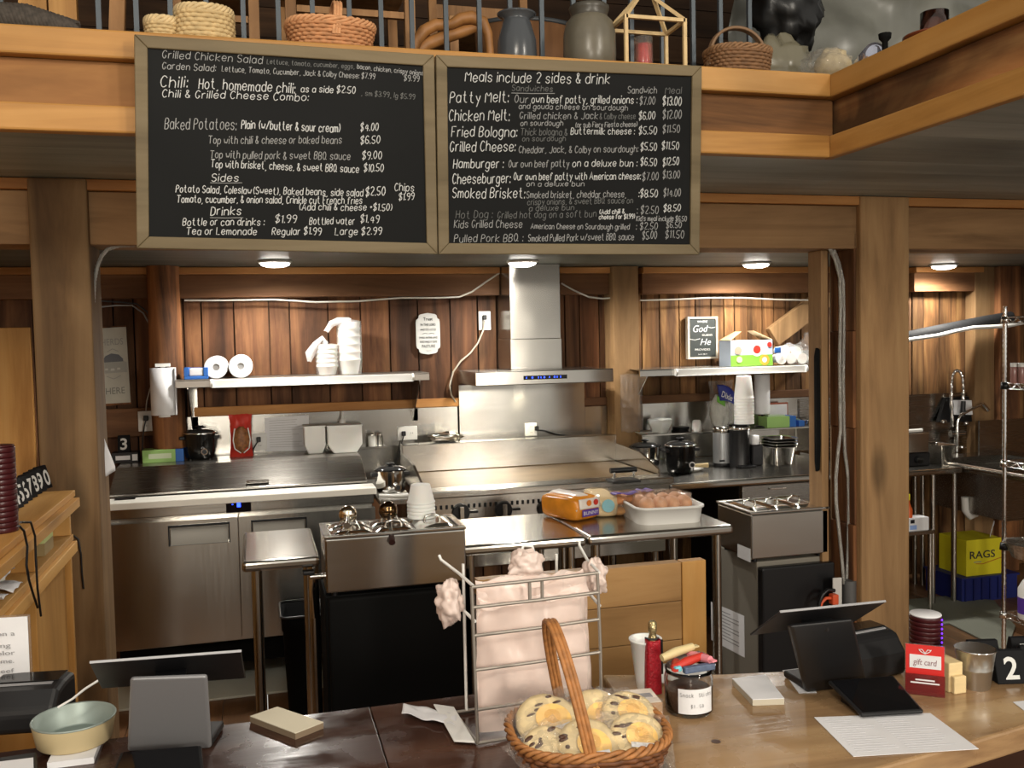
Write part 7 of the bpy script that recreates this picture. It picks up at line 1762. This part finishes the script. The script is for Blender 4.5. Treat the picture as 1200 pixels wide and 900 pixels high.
# low grey step table with white box
Yl=4.60; zl_=at(1080,622,Yl).z
a,b=at(1050,620,Yl).x,at(1096,620,Yl).x
t=thing('low_stand','low grey metal stand in front of the sink table, beside the big post','stand',((a+b)/2,Yl+.06,0))
m=MB(); m.box(a,b,Yl,Yl+.12,zl_-.025,zl_); m.build('top',STEELV,t,bev=.004)
for x in (a+.015,b-.02): MB().cyl((x,Yl+.02,0),(x,Yl+.02,zl_-.0255),.014,n=12).build('leg',STEELV,t)
a,b=at(1067,620,Yl).x,at(1090,620,Yl).x
t=thing('white_carton','small white and blue carton on the low grey stand','box',((a+b)/2,Yl+.06,zl_))
m=MB(); m.box(a,b,Yl+.01,Yl+.1,zl_,zl_+.075); m.build('carton',PAPER,t,bev=.002)
m=MB(); m.box(a+.004,a+.05,Yl+.0085,Yl+.0098,zl_+.008,zl_+.034); m.build('blue_panel',mat('pale_blue',srgb(140,170,225),.6),t)
m=MB(); m.box(a+.008,a+.035,Yl+.0085,Yl+.0098,zl_+.045,zl_+.066); m.build('black_panel',BLACK,t)
c=Vector((at(1067,600,Yl+.05).x-.02,Yl+.05,zl_)); k=mpp(c)
t=thing('orange_bottle','orange spray bottle half hidden behind the big post','bottle',c)
MB().lathe([(.025,0),(.027,.004),(.027,.12),(.012,.16),(.012,.175),(.001,.176)],c,22).build('bottle',mat('bottle_orange',srgb(214,96,40),.4),t); MB().lathe([(.014,.1765),(.014,.21),(.001,.212)],c,16).build('cap',YEL,t)
# rags box on blue tub
Yr=4.78; a,b=at(1132.5,650,Yr),at(1173.5,650,Yr); z0=at(1150,674,Yr).z; z1=at(1150,632,Yr).z
t=thing('blue_crate','dark blue low crate under the yellow rags box','crate',((a.x+b.x)/2,Yr+.14,0))
m=MB(); 
for q in ((a.x-.05,b.x+.10,Yr-.02,Yr-.005),(a.x-.05,b.x+.10,Yr+.285,Yr+.30),(a.x-.05,a.x-.035,Yr-.005,Yr+.285),(b.x+.085,b.x+.10,Yr-.005,Yr+.285)): m.box(q[0],q[1],q[2],q[3],0.0,z0-.012)
m.box(a.x-.06,b.x+.11,Yr-.03,Yr+.31,z0-.0118,z0-.0005); m.build('crate',mat('crate_blue',srgb(28,38,104),.5),t)
m=MB()
for i in range(6): x=a.x-.03+i*.06; m.box(x,x+.008,Yr-.0285,Yr-.0202,.01,z0-.013)
m.build('ribs',mat('crate_blue2',srgb(24,32,90),.5),t)
t=thing('rags_box','yellow cardboard box printed RAGS under the sink','box',((a.x+b.x)/2,Yr+.12,z0))
OB=mat('box_orange',srgb(196,96,52),.6)
m=MB(); m.box(a.x,b.x,Yr,Yr+.24,z0,z1); m.build('carton',YEL,t,bev=.002)
m=MB(); m.box(b.x+.0004,b.x+.003,Yr+.002,Yr+.238,z0+.001,z1-.001); m.build('orange_side',OB,t)
printed('lettering','RAGS',INK,t,((a.x+b.x)/2-.012,Yr-.0008,z0+(z1-z0)*.48),(1,0,0),(0,0,1),.045,(b.x-a.x)*.72,.0004,True,.015)
m=MB(); m.tube([(a.x+.07,Yr-.001,z0+.075),(a.x+.12,Yr-.001,z0+.07),(b.x-.002,Yr-.001,z0+.1)],.002,4); m.build('red_swoosh',RED,t)
m=MB(); m.box(a.x+.055,a.x+.11,Yr-.001,Yr-.0003,z0+.082,z0+.087); m.build('small_print',INKG,t)
m=MB(); m.grid(lambda u,v:Vector((b.x-.05+.05*u+.03*v,Yr+.04+.05*u,z1+.001+.10*v*(1-.2*u)+.01*noise.noise(Vector((u*6,v*6,1))))),8,10); m.build('pulled_rag',PAPER,t,solid=.003)
# pipes across the wall
PB=mat('pipe_foam',(.012,.012,.013,1),.8,bump=.4,nscale=30)
cable('thick black insulated pipe across the wall right of the big post',[(1030,402),(1066,394),(1090,389),(1120,383),(1130,381),(1150,377),(1185,371)],YW-.2,.036,PB,'insulated_pipe')
cable('white pipe running just below the black insulated pipe',[(1030,403),(1066,398),(1100,393),(1120,388),(1140,384),(1180,382),(1230,372)],YW-.25,.013,WHITE,'white_pipe')
# wire rack
Yk=3.9
R0=at(1177,560,Yk); xr0=R0.x
t=thing('wire_rack','tall chrome wire shelving rack at the right edge of the photo','rack',(xr0+.22,Yk-.45,0))
for x in (xr0,xr0+.45):
    for y in (Yk,Yk-.9):
        S_=[Vector((x,y,z*.0125)) for z in range(0,int(1.80/.0125))]
        MB().tube(S_,[.0125 if i%2 else .0095 for i in range(len(S_))],8).build('post',CHROME,t)
tz=[]
for py in (372,449,540,637,717):
    z=at(1178,py,Yk).z; tz.append(z); m=MB()
    x1,y1=xr0+.45,Yk-.9
    for dz in (0,-.028):
        m.tube([(xr0,Yk,z+dz),(x1,Yk,z+dz)],.004,6); m.tube([(xr0,y1,z+dz),(x1,y1,z+dz)],.004,6)
        m.tube([(xr0,Yk,z+dz),(xr0,y1,z+dz)],.004,6); m.tube([(x1,Yk,z+dz),(x1,y1,z+dz)],.004,6)
    for X in (xr0,x1): m.tube([(X,Yk-.02-i*.03,z-.002-.024*(i%2)) for i in range(29)],.003,6)
    for Y in (Yk,y1): m.tube([(xr0+.02+i*.03,Y,z-.002-.024*(i%2)) for i in range(14)],.003,6)
    for i in range(33): m.tube([(xr0,Yk-.02-i*.027,z+.003),(x1,Yk-.02-i*.027,z+.003)],.002,5)
    m.build('wire_shelf',CHROME,t)
    m=MB(); m.lathe([(.02,-.03),(.022,-.03),(.018,.005),(.016,.005)],(xr0,Yk,z),14); m.build('shelf_collar',BLACK if py in (449,637) else CHROME,t)
for i,px in enumerate((1188,1197)):
    p=at(px,449,Yk-.12-.03*i); c=Vector((p.x,p.y,tz[1]+.006))
    t=thing('spice_jar',['left','right'][i]+' of two clear spice jars with white lids on the wire rack','jar',c,0,'spice jars on the wire rack')
    MB().lathe([(.014,0),(.016,.004),(.016,.075),(.014,.08),(.001,.08)],c,20).build('jar',mat('spice_red',srgb(150,110,104),.2),t)
    MB().lathe([(.0155,.0805),(.016,.082),(.016,.10),(.001,.101)],c,20).build('lid',WHITE,t)
p=at(1204,625,Yk-.3); c=Vector((p.x+.02,p.y,tz[3]+.006))
t=thing('foil_pan','shallow crinkled foil pan on the lower tier of the wire rack','pan',c)
m=MB(); m.lathe([(.08,0),(.11,.07),(.12,.072),(.105,.068),(.075,.006),(.001,.006)],c,44,1,1)
for i,p in enumerate(m.v): m.v[i]=p+Vector((.004*noise.noise(p*90),.004*noise.noise(p*90+Vector((4,0,0))),.002*noise.noise(p*60)))
m.build('pan',mat('foil',(.75,.75,.72,1),.22,1,bump=.6,nscale=60),t)
p=at(1206,690,Yk-.15); c=Vector((p.x,p.y,tz[4]+.006))
t=thing('cleaner_jug','white cleaner jug with purple label on the bottom tier of the wire rack','jug',c)
MB().lathe([(.045,0),(.05,.006),(.05,.15),(.03,.19),(.018,.2),(.001,.2)],c,26).build('jug',WHITE,t); MB().lathe([(.0508,.03),(.0508,.11)],c,26).build('label',PURP,t); MB().lathe([(.021,.2005),(.021,.225),(.001,.226)],c,18).build('cap',PURP,t)
